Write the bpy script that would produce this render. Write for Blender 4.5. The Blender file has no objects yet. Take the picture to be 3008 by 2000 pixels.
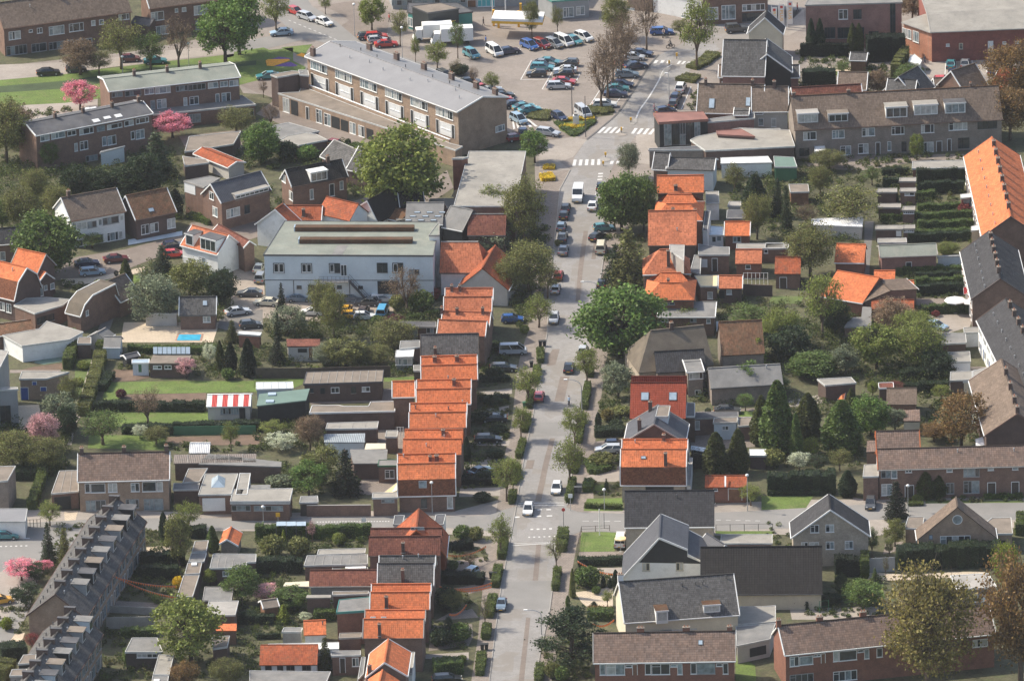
import bpy,math,random
from math import sin,cos,tan,radians as R,pi,sqrt,atan2
from mathutils import Vector as V
random.seed(7)
SC=bpy.context.scene
COL=SC.collection
PITCH,ROLL,FPX,SCALE=R(20.5),R(1.5),23000.0,17.3
DIST=FPX/SCALE
CAM=V((0,-DIST*cos(PITCH),DIST*sin(PITCH)))
FWD=V((0,cos(PITCH),-sin(PITCH)))
R0,U0=V((1,0,0)),V((0,sin(PITCH),cos(PITCH)))
UPC=U0*cos(ROLL)+R0*sin(ROLL)
RTC=R0*cos(ROLL)-U0*sin(ROLL)
cd=bpy.data.cameras.new('camera');cam=bpy.data.objects.new('camera',cd);COL.objects.link(cam)
from mathutils import Matrix
cam.matrix_world=Matrix(((RTC.x,UPC.x,-FWD.x,CAM.x),(RTC.y,UPC.y,-FWD.y,CAM.y),(RTC.z,UPC.z,-FWD.z,CAM.z),(0,0,0,1)))
cd.sensor_width=36;cd.lens=FPX/3008*36;cd.clip_start=10;cd.clip_end=20000
SC.camera=cam
SUN_EL,SUN_B=R(45),R(20)
w=bpy.data.worlds.new('World');SC.world=w;w.use_nodes=True
nt=w.node_tree;bg=nt.nodes['Background']
sky=nt.nodes.new('ShaderNodeTexSky');sky.sky_type='NISHITA';sky.sun_disc=False
sky.sun_elevation=SUN_EL;sky.sun_rotation=R(360-70);sky.air_density=1.0;sky.dust_density=2.5
nt.links.new(sky.outputs[0],bg.inputs[0]);bg.inputs[1].default_value=0.15
sl=bpy.data.lights.new('sun','SUN');sun=bpy.data.objects.new('sun',sl);COL.objects.link(sun)
sl.energy=3.9;sl.angle=R(0.6);sl.color=(1.0,0.92,0.78)
ldir=V((cos(SUN_B)*cos(SUN_EL),-sin(SUN_B)*cos(SUN_EL),-sin(SUN_EL)))
sun.rotation_euler=ldir.to_track_quat('-Z','Y').to_euler();sun.location=(-200,80,300)
SC.view_settings.view_transform='Standard';SC.view_settings.look='None'
SC.view_settings.gamma=1;SC.view_settings.exposure=0.5
SC.render.engine='CYCLES'
SC.cycles.max_bounces=5;SC.cycles.diffuse_bounces=3;SC.cycles.transparent_max_bounces=4
_o=[0.0,0.0,3.136]
def tile(c,r):_o[0],_o[1],_o[2]=752.0*c,500.0*r,3.136
def over():_o[0],_o[1],_o[2]=0.0,0.0,0.7839
def crop(x,y,k):_o[0],_o[1],_o[2]=float(x),float(y),k
def ray(p):
 u=_o[0]+p[0]/_o[2];v=_o[1]+p[1]/_o[2]
 return (FWD*FPX+RTC*(u-1504)-UPC*(v-1000)).normalized()
def G(p,z=0.0):
 d=ray(p);t=(z-CAM.z)/d.z
 return CAM+d*t
def hit(p,P,n):
 d=ray(p);t=(P-CAM).dot(n)/d.dot(n)
 return CAM+d*t
def sc_at(p):
 v=_o[1]+p[1]/_o[2]
 return SCALE*(v+7600)/8600*_o[2]
class MB:
 def __init__(s):s.v=[];s.f=[];s.uv=[];s.mi=[];s.m=0
 def face(s,pts,uv=None):
  b=len(s.v);s.v.extend([V(p) for p in pts]);s.f.append(tuple(range(b,b+len(pts))))
  s.uv.append(uv or [(0,0)]*len(pts));s.mi.append(s.m);return s
 def box6(s,c): # c:4 bottom ccw+4 top ccw
  for q in ((3,2,1,0),(4,5,6,7),(0,1,5,4),(1,2,6,5),(2,3,7,6),(3,0,4,7)):
   s.face([c[i] for i in q])
  return s
 def bar(s,O,a,b,c): # box from corner O with edge vectors
  O=V(O);c8=[O,O+a,O+a+b,O+b];c8+=[p+c for p in c8]
  return s.box6(c8)
 def box(s,cx,cy,z0,z1,hx,hy):
  return s.bar((cx-hx,cy-hy,z0),V((2*hx,0,0)),V((0,2*hy,0)),V((0,0,z1-z0)))
 def prism(s,pts,z0,z1):
  n=len(pts)
  lo=[V((p[0],p[1],z0)) for p in pts];hi=[V((p[0],p[1],z1)) for p in pts]
  s.face(hi);s.face(lo[::-1])
  for i in range(n):
   j=(i+1)%n;s.face([lo[i],lo[j],hi[j],hi[i]])
  return s
 def tube(s,pts,rad,n=6):
  rings=[]
  for i,p in enumerate(pts):
   p=V(p);d=(V(pts[min(i+1,len(pts)-1)])-V(pts[max(i-1,0)]))
   d=d.normalized() if d.length>1e-6 else V((0,0,1))
   x=d.cross(V((0.13,0.97,0.2))).normalized();y=d.cross(x)
   rings.append([p+(x*cos(2*pi*k/n)+y*sin(2*pi*k/n))*rad[i] for k in range(n)])
  b=len(s.v)
  for r in rings:s.v.extend(r)
  for i in range(len(rings)-1):
   for k in range(n):
    k2=(k+1)%n
    s.f.append((b+i*n+k,b+i*n+k2,b+(i+1)*n+k2,b+(i+1)*n+k));s.uv.append([(0,0)]*4);s.mi.append(s.m)
  s.f.append(tuple(b+(len(rings)-1)*n+k for k in range(n)));s.uv.append([(0,0)]*n);s.mi.append(s.m)
  s.f.append(tuple(b+k for k in range(n-1,-1,-1)));s.uv.append([(0,0)]*n);s.mi.append(s.m)
  return s
 def ball(s,c,rx,rz,n=8,m=5):
  c=V(c)
  pr=[]
  for i in range(m+1):
   th=pi*i/m
   pr.append([c+V((rx*sin(th)*cos(2*pi*k/n),rx*sin(th)*sin(2*pi*k/n),rz*cos(th))) for k in range(n)])
  for i in range(m):
   for k in range(n):
    k2=(k+1)%n
    if i==0:s.face([pr[0][0],pr[1][k],pr[1][k2]])
    elif i==m-1:s.face([pr[i][k],pr[m][0],pr[i][k2]])
    else:s.face([pr[i][k],pr[i+1][k],pr[i+1][k2],pr[i][k2]])
  return s
 def mesh(s,name,mats,off=V((0,0,0)),smooth=False):
  me=bpy.data.meshes.new(name)
  me.from_pydata([tuple(p-off) for p in s.v],[],s.f)
  ul=me.uv_layers.new(name='UVMap');flat=[]
  for q in s.uv:
   for a in q:flat.extend(a)
  ul.data.foreach_set('uv',flat)
  for m in (mats if isinstance(mats,(list,tuple)) else [mats]):me.materials.append(MAT(m))
  if any(s.mi):me.polygons.foreach_set('material_index',s.mi)
  if smooth:me.polygons.foreach_set('use_smooth',[True]*len(s.f))
  me.update();return me
 def build(s,name,mats,parent=None,color=None,smooth=False):
  if not s.f:return None
  off=parent_off(parent) if parent else V((0,0,0))
  return mk(name,s.mesh(name,mats,off,smooth),parent,color)
def parent_off(o):
 p=V((0,0,0))
 while o:p=p+V(o.location);o=o.parent
 return p
def mk(name,me,parent=None,color=None):
 o=bpy.data.objects.new(name,me);COL.objects.link(o)
 if parent:o.parent=parent
 if color:o.color=(*color,1)
 return o
def root(name,loc,label=None,cat=None,group=None,rz=0,sc=1):
 o=bpy.data.objects.new(name,None);COL.objects.link(o);o.location=loc;o.rotation_euler=(0,0,rz)
 o.scale=(sc,sc,sc) if not isinstance(sc,tuple) else sc
 o.empty_display_size=.3
 tag(o,label,cat,group);return o
def tag(o,label=None,cat=None,group=None,kind=None):
 if label:o['label']=label
 if cat:o['category']=cat
 if group:o['group']=group
 if kind:o['kind']=kind
 return o
_mats={}
def _new(name):
 m=bpy.data.materials.new(name);m.use_nodes=True;n=m.node_tree.nodes;l=m.node_tree.links
 return m,n,l,n['Principled BSDF']
def _noise(n,l,scale,vec=None,detail=4,rough=.6):
 t=n.new('ShaderNodeTexNoise');t.inputs['Scale'].default_value=scale;t.inputs['Detail'].default_value=detail
 t.inputs['Roughness'].default_value=rough
 if vec:l.new(vec,t.inputs['Vector'])
 return t.outputs['Fac']
def _map(n,l,val,a,b,c,d):
 m=n.new('ShaderNodeMapRange');m.inputs[1].default_value=a;m.inputs[2].default_value=b
 m.inputs[3].default_value=c;m.inputs[4].default_value=d;l.new(val,m.inputs[0]);return m.outputs[0]
def _mulc(n,l,col,fac):
 m=n.new('ShaderNodeVectorMath');m.operation='SCALE'
 if isinstance(col,tuple):m.inputs[0].default_value=col[:3]
 else:l.new(col,m.inputs[0])
 l.new(fac,m.inputs['Scale']);return m.outputs[0]
def _mix(n,l,a,b,f):
 m=n.new('ShaderNodeMix');m.data_type='RGBA'
 for s_,v_ in ((6,a),(7,b)):
  if isinstance(v_,tuple):m.inputs[s_].default_value=(*v_[:3],1)
  else:l.new(v_,m.inputs[s_])
 if isinstance(f,float):m.inputs[0].default_value=f
 else:l.new(f,m.inputs[0])
 return m.outputs[2]
def _math(n,l,op,a,b=None):
 m=n.new('ShaderNodeMath');m.operation=op
 for i,v_ in enumerate((a,b)):
  if v_ is None:continue
  if isinstance(v_,(int,float)):m.inputs[i].default_value=v_
  else:l.new(v_,m.inputs[i])
 return m.outputs[0]
def plain(name,col,rough=.8,var=.18,scale=.6,fine=9.0,fv=.12,metal=0.0,stain=None,bump=.3):
 m,n,l,p=_new(name)
 g=n.new('ShaderNodeNewGeometry').outputs['Position']
 f1=_map(n,l,_noise(n,l,scale,g),.3,.7,1-var,1+var)
 f2=_map(n,l,_noise(n,l,fine,g,3),.3,.7,1-fv,1+fv)
 c=_mulc(n,l,_mulc(n,l,(*col,1),f1),f2)
 if stain:c=_mix(n,l,c,stain,_map(n,l,_noise(n,l,scale*1.7,g,6,.7),.52,.72,0,.75))
 l.new(c,p.inputs['Base Color']);p.inputs['Roughness'].default_value=rough;p.inputs['Metallic'].default_value=metal
 if bump:
  b=n.new('ShaderNodeBump');b.inputs['Strength'].default_value=bump;b.inputs['Distance'].default_value=.03
  l.new(_noise(n,l,fine*1.4,g,2),b.inputs['Height']);l.new(b.outputs[0],p.inputs['Normal'])
 return m
def rooftile(name,col,col2,tw=.3,th=.36,jit=.25,weather=.25,moss=None,wave=.35,rough=.75):
 m,n,l,p=_new(name);p.inputs['Specular IOR Level'].default_value=.15
 uv=n.new('ShaderNodeTexCoord').outputs['UV'];g=n.new('ShaderNodeNewGeometry').outputs['Position']
 sx=n.new('ShaderNodeSeparateXYZ');l.new(uv,sx.inputs[0])
 ux=_math(n,l,'DIVIDE',sx.outputs[0],tw);uy=_math(n,l,'DIVIDE',sx.outputs[1],th)
 cb=n.new('ShaderNodeCombineXYZ');l.new(_math(n,l,'FLOOR',ux),cb.inputs[0]);l.new(_math(n,l,'FLOOR',uy),cb.inputs[1])
 wn=n.new('ShaderNodeTexWhiteNoise');wn.noise_dimensions='3D';l.new(cb.outputs[0],wn.inputs['Vector'])
 c=_mix(n,l,col,col2,_map(n,l,_noise(n,l,.9,g,5,.65),.35,.68,0,1))
 c=_mulc(n,l,c,_map(n,l,wn.outputs['Value'],0,1,1-jit,1+jit))
 fx=_math(n,l,'FRACT',ux);fy=_math(n,l,'FRACT',uy)
 tri=_math(n,l,'ABSOLUTE',_math(n,l,'SUBTRACT',fx,.5))
 c=_mulc(n,l,c,_map(n,l,tri,.30,.5,1,1-wave))
 c=_mulc(n,l,c,_map(n,l,fy,0,.22,1-wave*.8,1))
 c=_mulc(n,l,c,_map(n,l,_noise(n,l,.25,g,4),.3,.7,1-weather,1+weather*.6))
 if moss:c=_mix(n,l,c,moss,_map(n,l,_noise(n,l,1.3,g,7,.75),.5,.68,0,.8))
 l.new(c,p.inputs['Base Color']);p.inputs['Roughness'].default_value=rough
 b=n.new('ShaderNodeBump');b.inputs['Strength'].default_value=.6;b.inputs['Distance'].default_value=.05
 h=_math(n,l,'ADD',_math(n,l,'MULTIPLY',_math(n,l,'SINE',_math(n,l,'MULTIPLY',fx,2*pi)),.5),_math(n,l,'MULTIPLY',fy,-.6))
 l.new(h,b.inputs['Height']);l.new(b.outputs[0],p.inputs['Normal'])
 return m
def brick(name,col,col2,mortar=(.36,.33,.29),var=.2):
 m,n,l,p=_new(name)
 g=n.new('ShaderNodeNewGeometry').outputs['Position']
 sx=n.new('ShaderNodeSeparateXYZ');l.new(g,sx.inputs[0])
 cb=n.new('ShaderNodeCombineXYZ');l.new(_math(n,l,'ADD',sx.outputs[0],_math(n,l,'MULTIPLY',sx.outputs[1],.83)),cb.inputs[0]);l.new(sx.outputs[2],cb.inputs[1])
 b=n.new('ShaderNodeTexBrick');l.new(cb.outputs[0],b.inputs['Vector']);b.inputs['Scale'].default_value=1
 b.inputs['Brick Width'].default_value=.22;b.inputs['Row Height'].default_value=.065;b.inputs['Mortar Size'].default_value=.008
 b.inputs['Color1'].default_value=(*col,1);b.inputs['Color2'].default_value=(*col2,1);b.inputs['Mortar'].default_value=(*mortar,1)
 c=_mulc(n,l,b.outputs['Color'],_map(n,l,_noise(n,l,.7,g,5),.3,.7,1-var,1+var))
 c=_mulc(n,l,c,_map(n,l,_noise(n,l,6,g,3),.3,.7,.85,1.15))
 l.new(c,p.inputs['Base Color']);p.inputs['Roughness'].default_value=.9
 bm=n.new('ShaderNodeBump');bm.inputs['Strength'].default_value=.4;bm.inputs['Distance'].default_value=.01
 l.new(b.outputs['Fac'],bm.inputs['Height']);bm.invert=True;l.new(bm.outputs[0],p.inputs['Normal'])
 return m
def leafmat(name,mixcols=None,trans=.32):
 m,n,l,p=_new(name)
 gn=n.new('ShaderNodeNewGeometry');g=gn.outputs['Position']
 if mixcols:
  cr=n.new('ShaderNodeValToRGB');e=cr.color_ramp.elements
  for i,(pos,c) in enumerate(mixcols):
   if i<2:e[i].position=pos;e[i].color=(*c,1)
   else:
    q=e.new(pos);q.color=(*c,1)
  l.new(_noise(n,l,.33,g,3,.7),cr.inputs[0]);base=cr.outputs[0]
 else:
  base=n.new('ShaderNodeObjectInfo').outputs['Color']
 c=_mulc(n,l,base,_map(n,l,gn.outputs['Random Per Island'],0,1,.5,1.55))
 c=_mulc(n,l,c,_map(n,l,_noise(n,l,.9,g,3),.3,.7,.7,1.3))
 hs=n.new('ShaderNodeHueSaturation');l.new(c,hs.inputs['Color'])
 l.new(_map(n,l,_noise(n,l,2.1,g,2),.3,.7,.475,.52),hs.inputs['Hue'])
 l.new(hs.outputs[0],p.inputs['Base Color']);p.inputs['Roughness'].default_value=.6
 p.inputs['Specular IOR Level'].default_value=.35
 tr=n.new('ShaderNodeBsdfTranslucent');l.new(hs.outputs[0],tr.inputs[0])
 mx=n.new('ShaderNodeMixShader');mx.inputs[0].default_value=trans
 l.new(p.outputs[0],mx.inputs[1]);l.new(tr.outputs[0],mx.inputs[2]);l.new(mx.outputs[0],n['Material Output'].inputs[0])
 return m
def objcol(name,rough=.3,coat=0.6,metal=0.0,var=.04):
 m,n,l,p=_new(name)
 g=n.new('ShaderNodeNewGeometry').outputs['Position']
 c=_mulc(n,l,n.new('ShaderNodeObjectInfo').outputs['Color'],_map(n,l,_noise(n,l,1.5,g),.3,.7,1-var,1+var))
 l.new(c,p.inputs['Base Color']);p.inputs['Roughness'].default_value=rough;p.inputs['Metallic'].default_value=metal
 p.inputs['Coat Weight'].default_value=coat;p.inputs['Coat Roughness'].default_value=.1
 return m
def paving(name,col,col2,bw=.21,bh=.105,patch=.6,pc=None,wear=None):
 m,n,l,p=_new(name)
 g=n.new('ShaderNodeNewGeometry').outputs['Position']
 b=n.new('ShaderNodeTexBrick');l.new(g,b.inputs['Vector']);b.inputs['Scale'].default_value=1
 b.inputs['Brick Width'].default_value=bw;b.inputs['Row Height'].default_value=bh;b.inputs['Mortar Size'].default_value=bh*.06
 b.inputs['Color1'].default_value=(*col,1);b.inputs['Color2'].default_value=(*col2,1)
 b.inputs['Mortar'].default_value=tuple(x*.6 for x in col)+(1,)
 c=_mulc(n,l,b.outputs['Color'],_map(n,l,_noise(n,l,.12,g,5,.6),.3,.7,1-.16,1+.16))
 c=_mulc(n,l,c,_map(n,l,_noise(n,l,1.2,g,5,.7),.3,.7,.9,1.1))
 if pc:
  v=n.new('ShaderNodeTexVoronoi');v.distance='CHEBYCHEV';v.inputs['Scale'].default_value=.22
  mp=n.new('ShaderNodeMapping');mp.inputs['Scale'].default_value=(1,.6,1);mp.inputs['Rotation'].default_value=(0,0,.08);l.new(g,mp.inputs[0]);l.new(mp.outputs[0],v.inputs['Vector'])
  sp=n.new('ShaderNodeSeparateColor');l.new(v.outputs['Color'],sp.inputs[0])
  c=_mix(n,l,c,pc,_map(n,l,sp.outputs[0],.6,.64,0,.6))
 if wear:c=_mix(n,l,c,wear,_map(n,l,_noise(n,l,.35,g,6,.7),.5,.7,0,.6))
 l.new(c,p.inputs['Base Color']);p.inputs['Roughness'].default_value=.9
 return m
def corrug(name,col,pitch=.18,amp=.35,stripes=None):
 m,n,l,p=_new(name)
 uv=n.new('ShaderNodeTexCoord').outputs['UV'];g=n.new('ShaderNodeNewGeometry').outputs['Position']
 sx=n.new('ShaderNodeSeparateXYZ');l.new(uv,sx.inputs[0])
 s_=_math(n,l,'SINE',_math(n,l,'MULTIPLY',sx.outputs[0],2*pi/pitch))
 c=_mulc(n,l,(*col,1),_map(n,l,s_,-1,1,1-amp,1.05))
 c=_mulc(n,l,c,_map(n,l,_noise(n,l,.8,g,5),.3,.7,.82,1.15))
 if stripes:
  fr=_math(n,l,'FRACT',_math(n,l,'DIVIDE',sx.outputs[0],stripes[1]))
  c=_mix(n,l,c,stripes[0],_map(n,l,fr,.5,.501,0,1))
 l.new(c,p.inputs['Base Color']);p.inputs['Roughness'].default_value=.7
 b=n.new('ShaderNodeBump');b.inputs['Strength'].default_value=.7;b.inputs['Distance'].default_value=.04
 l.new(s_,b.inputs['Height']);l.new(b.outputs[0],p.inputs['Normal'])
 return m
def glassy(name,col,rough=.12,var=.5):
 m,n,l,p=_new(name)
 g=n.new('ShaderNodeNewGeometry').outputs['Position']
 c=_mulc(n,l,(*col,1),_map(n,l,_noise(n,l,1.1,g,3),.3,.7,1-var,1+var))
 l.new(c,p.inputs['Base Color']);p.inputs['Roughness'].default_value=rough;p.inputs['Specular IOR Level'].default_value=.8
 return m
DEF={
 'orange':lambda n:rooftile(n,(.67,.195,.075),(.56,.16,.065),jit=.2,weather=.16,wave=.2,moss=(.42,.15,.07)),
 'orange_old':lambda n:rooftile(n,(.44,.115,.045),(.33,.09,.045),jit=.22,weather=.22,moss=(.17,.10,.06)),
 'salmon':lambda n:rooftile(n,(.55,.185,.09),(.45,.15,.075),jit=.22,weather=.2,wave=.25),
 'redtile':lambda n:rooftile(n,(.36,.075,.04),(.31,.065,.035),tw=.36,th=.42,jit=.12,weather=.1,wave=.5),
 'redbrown':lambda n:rooftile(n,(.22,.085,.055),(.16,.06,.045),jit=.25,weather=.25),
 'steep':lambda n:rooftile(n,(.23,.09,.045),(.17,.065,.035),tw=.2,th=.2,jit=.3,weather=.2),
 'brownmix':lambda n:rooftile(n,(.245,.165,.125),(.19,.14,.115),tw=.36,th=.42,jit=.22,weather=.15,wave=.6),
 'brownroof':lambda n:rooftile(n,(.20,.15,.115),(.16,.12,.09),jit=.2,weather=.15,wave=.3),
 'oldbrown':lambda n:rooftile(n,(.24,.12,.065),(.17,.10,.06),jit=.25,weather=.3,moss=(.12,.10,.06)),
 'greytile':lambda n:rooftile(n,(.13,.125,.12),(.10,.095,.09),jit=.25,weather=.15,wave=.45),
 'darktile':lambda n:rooftile(n,(.062,.061,.064),(.048,.046,.048),tw=.36,th=.4,jit=.2,weather=.12,wave=.5),
 'blacktile':lambda n:rooftile(n,(.036,.033,.031),(.03,.027,.025),tw=.4,th=.42,jit=.15,weather=.1,wave=.6),
 'slate':lambda n:rooftile(n,(.10,.103,.115),(.078,.08,.09),tw=.35,th=.3,jit=.1,weather=.1,wave=.15,rough=.5),
 'thatch':lambda n:plain(n,(.14,.115,.085),.95,.25,.5,14,.3,bump=1),
 'corr_grey':lambda n:corrug(n,(.27,.26,.24)),
 'corr_blue':lambda n:corrug(n,(.34,.38,.40),.3),
 'corr_white':lambda n:corrug(n,(.75,.75,.74),.3,.2),
 'corr_brown':lambda n:corrug(n,(.22,.18,.15),.3),
 'striped':lambda n:corrug(n,(.8,.8,.76),.25,.08,((.5,.05,.04),1.75)),
 'felt':lambda n:plain(n,(.19,.185,.175),.9,.22,.35,6,.12,stain=(.27,.25,.22)),
 'feltgreen':lambda n:plain(n,(.205,.22,.185),.9,.18,.25,6,.12,stain=(.28,.27,.22)),
 'feltbrown':lambda n:plain(n,(.20,.165,.13),.9,.2,.4,7,.14,stain=(.28,.235,.19)),
 'feltdark':lambda n:plain(n,(.085,.085,.09),.85,.25,.4,6,.15,stain=(.15,.14,.13)),
 'gravelroof':lambda n:plain(n,(.29,.27,.235),.95,.16,.35,12,.18,stain=(.20,.19,.17)),
 'zincgrey':lambda n:plain(n,(.235,.23,.23),.55,.08,.4,5,.06),
 'greenroof':lambda n:plain(n,(.14,.21,.17),.6,.12,.4,5,.06),
 'copper':lambda n:plain(n,(.26,.12,.09),.6,.2,.4,5,.1),
 'brick_brown':lambda n:brick(n,(.21,.115,.078),(.155,.088,.062),(.20,.15,.12)),
 'brick_red':lambda n:brick(n,(.27,.10,.06),(.20,.078,.05),(.22,.14,.10)),
 'brick_dark':lambda n:brick(n,(.12,.072,.055),(.09,.058,.045),(.12,.09,.08)),
 'brick_tan':lambda n:brick(n,(.34,.235,.155),(.28,.19,.13),(.33,.26,.2)),
 'brick_grey':lambda n:brick(n,(.25,.20,.165),(.20,.165,.135),(.27,.24,.2)),
 'brick_pale':lambda n:brick(n,(.42,.345,.26),(.36,.30,.23),(.42,.37,.3)),
 'brick_orange':lambda n:brick(n,(.47,.20,.11),(.42,.17,.10),(.38,.22,.15)),
 'brick_crimson':lambda n:brick(n,(.26,.07,.05),(.21,.055,.04),(.2,.1,.08)),
 'brick_pink':lambda n:brick(n,(.29,.15,.12),(.24,.12,.095),(.28,.18,.15)),
 'white':lambda n:plain(n,(.76,.76,.73),.75,.05,.4,5,.04,bump=.1),
 'whitewall':lambda n:plain(n,(.78,.78,.75),.85,.08,.3,5,.05,stain=(.55,.55,.52)),
 'dullwhite':lambda n:plain(n,(.52,.52,.49),.8,.2,.5,6,.1,stain=(.38,.37,.34)),
 'cream':lambda n:plain(n,(.62,.56,.42),.8,.1,.4,5,.06),
 'plaster':lambda n:plain(n,(.50,.47,.42),.85,.1,.4,5,.06),
 'pale_blue':lambda n:plain(n,(.60,.66,.68),.7,.08,.4,5,.05),
 'concrete':lambda n:plain(n,(.34,.32,.29),.9,.15,.5,8,.1,stain=(.24,.22,.2)),
 'wood_dark':lambda n:plain(n,(.075,.058,.045),.85,.25,1.2,9,.2),
 'wood_black':lambda n:plain(n,(.022,.024,.024),.8,.3,1.2,9,.2),
 'wood_brown':lambda n:plain(n,(.20,.10,.055),.8,.25,1.2,9,.2),
 'teal':lambda n:plain(n,(.07,.28,.24),.6,.1,.6,6,.05),
 'turquoise':lambda n:plain(n,(.12,.47,.47),.6,.1,.6,6,.05),
 'bluedoor':lambda n:plain(n,(.03,.09,.33),.5,.1,.6,6,.05),
 'yellow':lambda n:plain(n,(.80,.44,.03),.6,.1,.6,6,.05),
 'red':lambda n:plain(n,(.55,.05,.04),.6,.1,.6,6,.05),
 'darkpaint':lambda n:plain(n,(.03,.035,.035),.5,.2,.6,6,.1),
 'greypaint':lambda n:plain(n,(.30,.31,.31),.6,.1,.6,6,.1),
 'green_paint':lambda n:plain(n,(.05,.16,.08),.6,.1,.6,6,.1),
 'metal':lambda n:plain(n,(.45,.46,.46),.45,.1,.8,6,.08,metal=.4),
 'steel_dark':lambda n:plain(n,(.09,.09,.09),.5,.1,.8,6,.08),
 'tyre':lambda n:plain(n,(.02,.02,.02),.8,.1,.8,6,.08),
 'glass':lambda n:glassy(n,(.035,.045,.05)),
 'glass_pale':lambda n:glassy(n,(.22,.27,.28),.2,.5),
 'curtain':lambda n:glassy(n,(.42,.43,.40),.35,.35),
 'skylight':lambda n:glassy(n,(.38,.46,.52),.15,.15),
 'carglass':lambda n:glassy(n,(.02,.025,.03),.06,.2),
 'paint':lambda n:objcol(n,.28,.7),
 'matte':lambda n:objcol(n,.75,0),
 'bark':lambda n:plain(n,(.075,.055,.04),.95,.3,2,12,.3),
 'twig':lambda n:plain(n,(.14,.10,.07),.95,.3,2,12,.3),
 'leaf':lambda n:leafmat(n),
 'petal':lambda n:leafmat(n,trans=.35),
 'garden':lambda n:leafmat(n,[(.30,(.025,.045,.014)),(.42,(.07,.10,.025)),(.50,(.11,.14,.03)),(.57,(.045,.07,.02)),(.64,(.17,.15,.06)),(.70,(.08,.12,.03)),(.80,(.22,.17,.12))]),
 'soil':lambda n:plain(n,(.088,.084,.042),.98,.35,.4,2.5,.4,stain=(.065,.10,.026),bump=1),
 'grass':lambda n:plain(n,(.105,.155,.03),.95,.25,.25,3.5,.35,stain=(.165,.165,.065),bump=1),
 'grassdull':lambda n:plain(n,(.10,.135,.035),.95,.25,.2,4.5,.25,stain=(.14,.14,.06),bump=1),
 'ditchgrass':lambda n:plain(n,(.05,.075,.028),.95,.25,.3,4.5,.25,bump=1),
 'plough':lambda n:plain(n,(.155,.105,.073),.98,.2,.5,5,.2,stain=(.11,.075,.05)),
 'road':lambda n:paving(n,(.285,.27,.252),(.25,.235,.22),pc=(.225,.20,.17),wear=(.32,.31,.30)),
 'asphalt':lambda n:plain(n,(.225,.215,.2),.9,.1,.15,5,.06,stain=(.27,.25,.23),bump=0),
 'darkroad':lambda n:plain(n,(.12,.115,.11),.9,.15,.3,5,.08,bump=0),
 'square':lambda n:paving(n,(.27,.232,.20),(.235,.20,.17),.21,.105,wear=(.30,.265,.235)),
 'brickroad':lambda n:paving(n,(.22,.18,.15),(.185,.15,.125),wear=(.25,.21,.18)),
 'pave':lambda n:paving(n,(.36,.315,.27),(.325,.285,.245),.3,.3,wear=(.28,.24,.20)),
 'flags':lambda n:paving(n,(.27,.225,.19),(.22,.185,.155),.5,.5,wear=(.20,.165,.13)),
 'sandpave':lambda n:paving(n,(.56,.46,.34),(.52,.43,.315),.5,.5,wear=(.48,.39,.29)),
 'yard':lambda n:paving(n,(.36,.30,.245),(.32,.27,.22),.4,.4,wear=(.27,.225,.185)),
 'path':lambda n:paving(n,(.20,.185,.165),(.17,.155,.14),.3,.3),
 'kerb':lambda n:plain(n,(.31,.29,.26),.9,.1,.5,5,.1),
 'paintline':lambda n:plain(n,(.62,.61,.58),.8,.1,.8,7,.15,stain=(.45,.43,.40)),
 'poolwater':lambda n:glassy(n,(.06,.42,.62),.1,.15),
 'tulip_orange':lambda n:plain(n,(.85,.36,.02),.8,.15,2,8,.3),
 'tulip_purple':lambda n:plain(n,(.13,.06,.24),.8,.2,2,8,.3),
 'hydrant':lambda n:plain(n,(.5,.05,.03),.5),
 'lampglobe':lambda n:plain(n,(.85,.85,.80),.25,.02,.5,3,.02,bump=0),
 'skin':lambda n:plain(n,(.5,.3,.2),.6,.05,2,9,.05,bump=0),
 'canvas_cream':lambda n:plain(n,(.80,.64,.36),.8,.05),
}
def MAT(k):
 if not isinstance(k,str):return k
 if k not in _mats:_mats[k]=DEF[k](k)
 return _mats[k]
def sheet(name,pts,mat,z=0.0,label=None):
 m=MB();m.face([G(p,z) for p in pts])
 o=m.build(name,mat);o['kind']='structure'
 if o.data.polygons[0].normal.z<0:o.data.flip_normals()
 return o
def smooth_line(pts,n=6):
 out=[]
 P=[pts[0]]+list(pts)+[pts[-1]]
 for i in range(1,len(P)-2):
  for k in range(n):
   t=k/n;a,b,c,d=P[i-1],P[i],P[i+1],P[i+2]
   out.append(tuple(.5*((2*b[j])+(-a[j]+c[j])*t+(2*a[j]-5*b[j]+4*c[j]-d[j])*t*t+(-a[j]+3*b[j]-3*c[j]+d[j])*t**3) for j in (0,1)))
 out.append(tuple(pts[-1]));return out
def strip(name,pts,wd,mat,z,h=.0,side=0,kind='structure',par=None):
 """a band of constant width along ground pixels;with h it is a raised kerb"""
 P=[G(p,0) for p in pts];L,Rr=[],[]
 for i,p in enumerate(P):
  d=(P[min(i+1,len(P)-1)]-P[max(i-1,0)]).normalized();nn=V((-d.y,d.x,0))
  L.append(p+nn*(wd*(.5+side)));Rr.append(p-nn*(wd*(.5-side)))
 m=MB()
 for i in range(len(P)-1):
  zz=V((0,0,z+h))
  m.face([Rr[i]+zz,Rr[i+1]+zz,L[i+1]+zz,L[i]+zz])
  if h:
   zb=V((0,0,z))
   m.face([Rr[i]+zb,Rr[i+1]+zb,Rr[i+1]+zz,Rr[i]+zz]);m.face([L[i+1]+zb,L[i]+zb,L[i]+zz,L[i+1]+zz])
 o=m.build(name,mat,par)
 if kind and not par:o['kind']=kind
 return o
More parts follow.
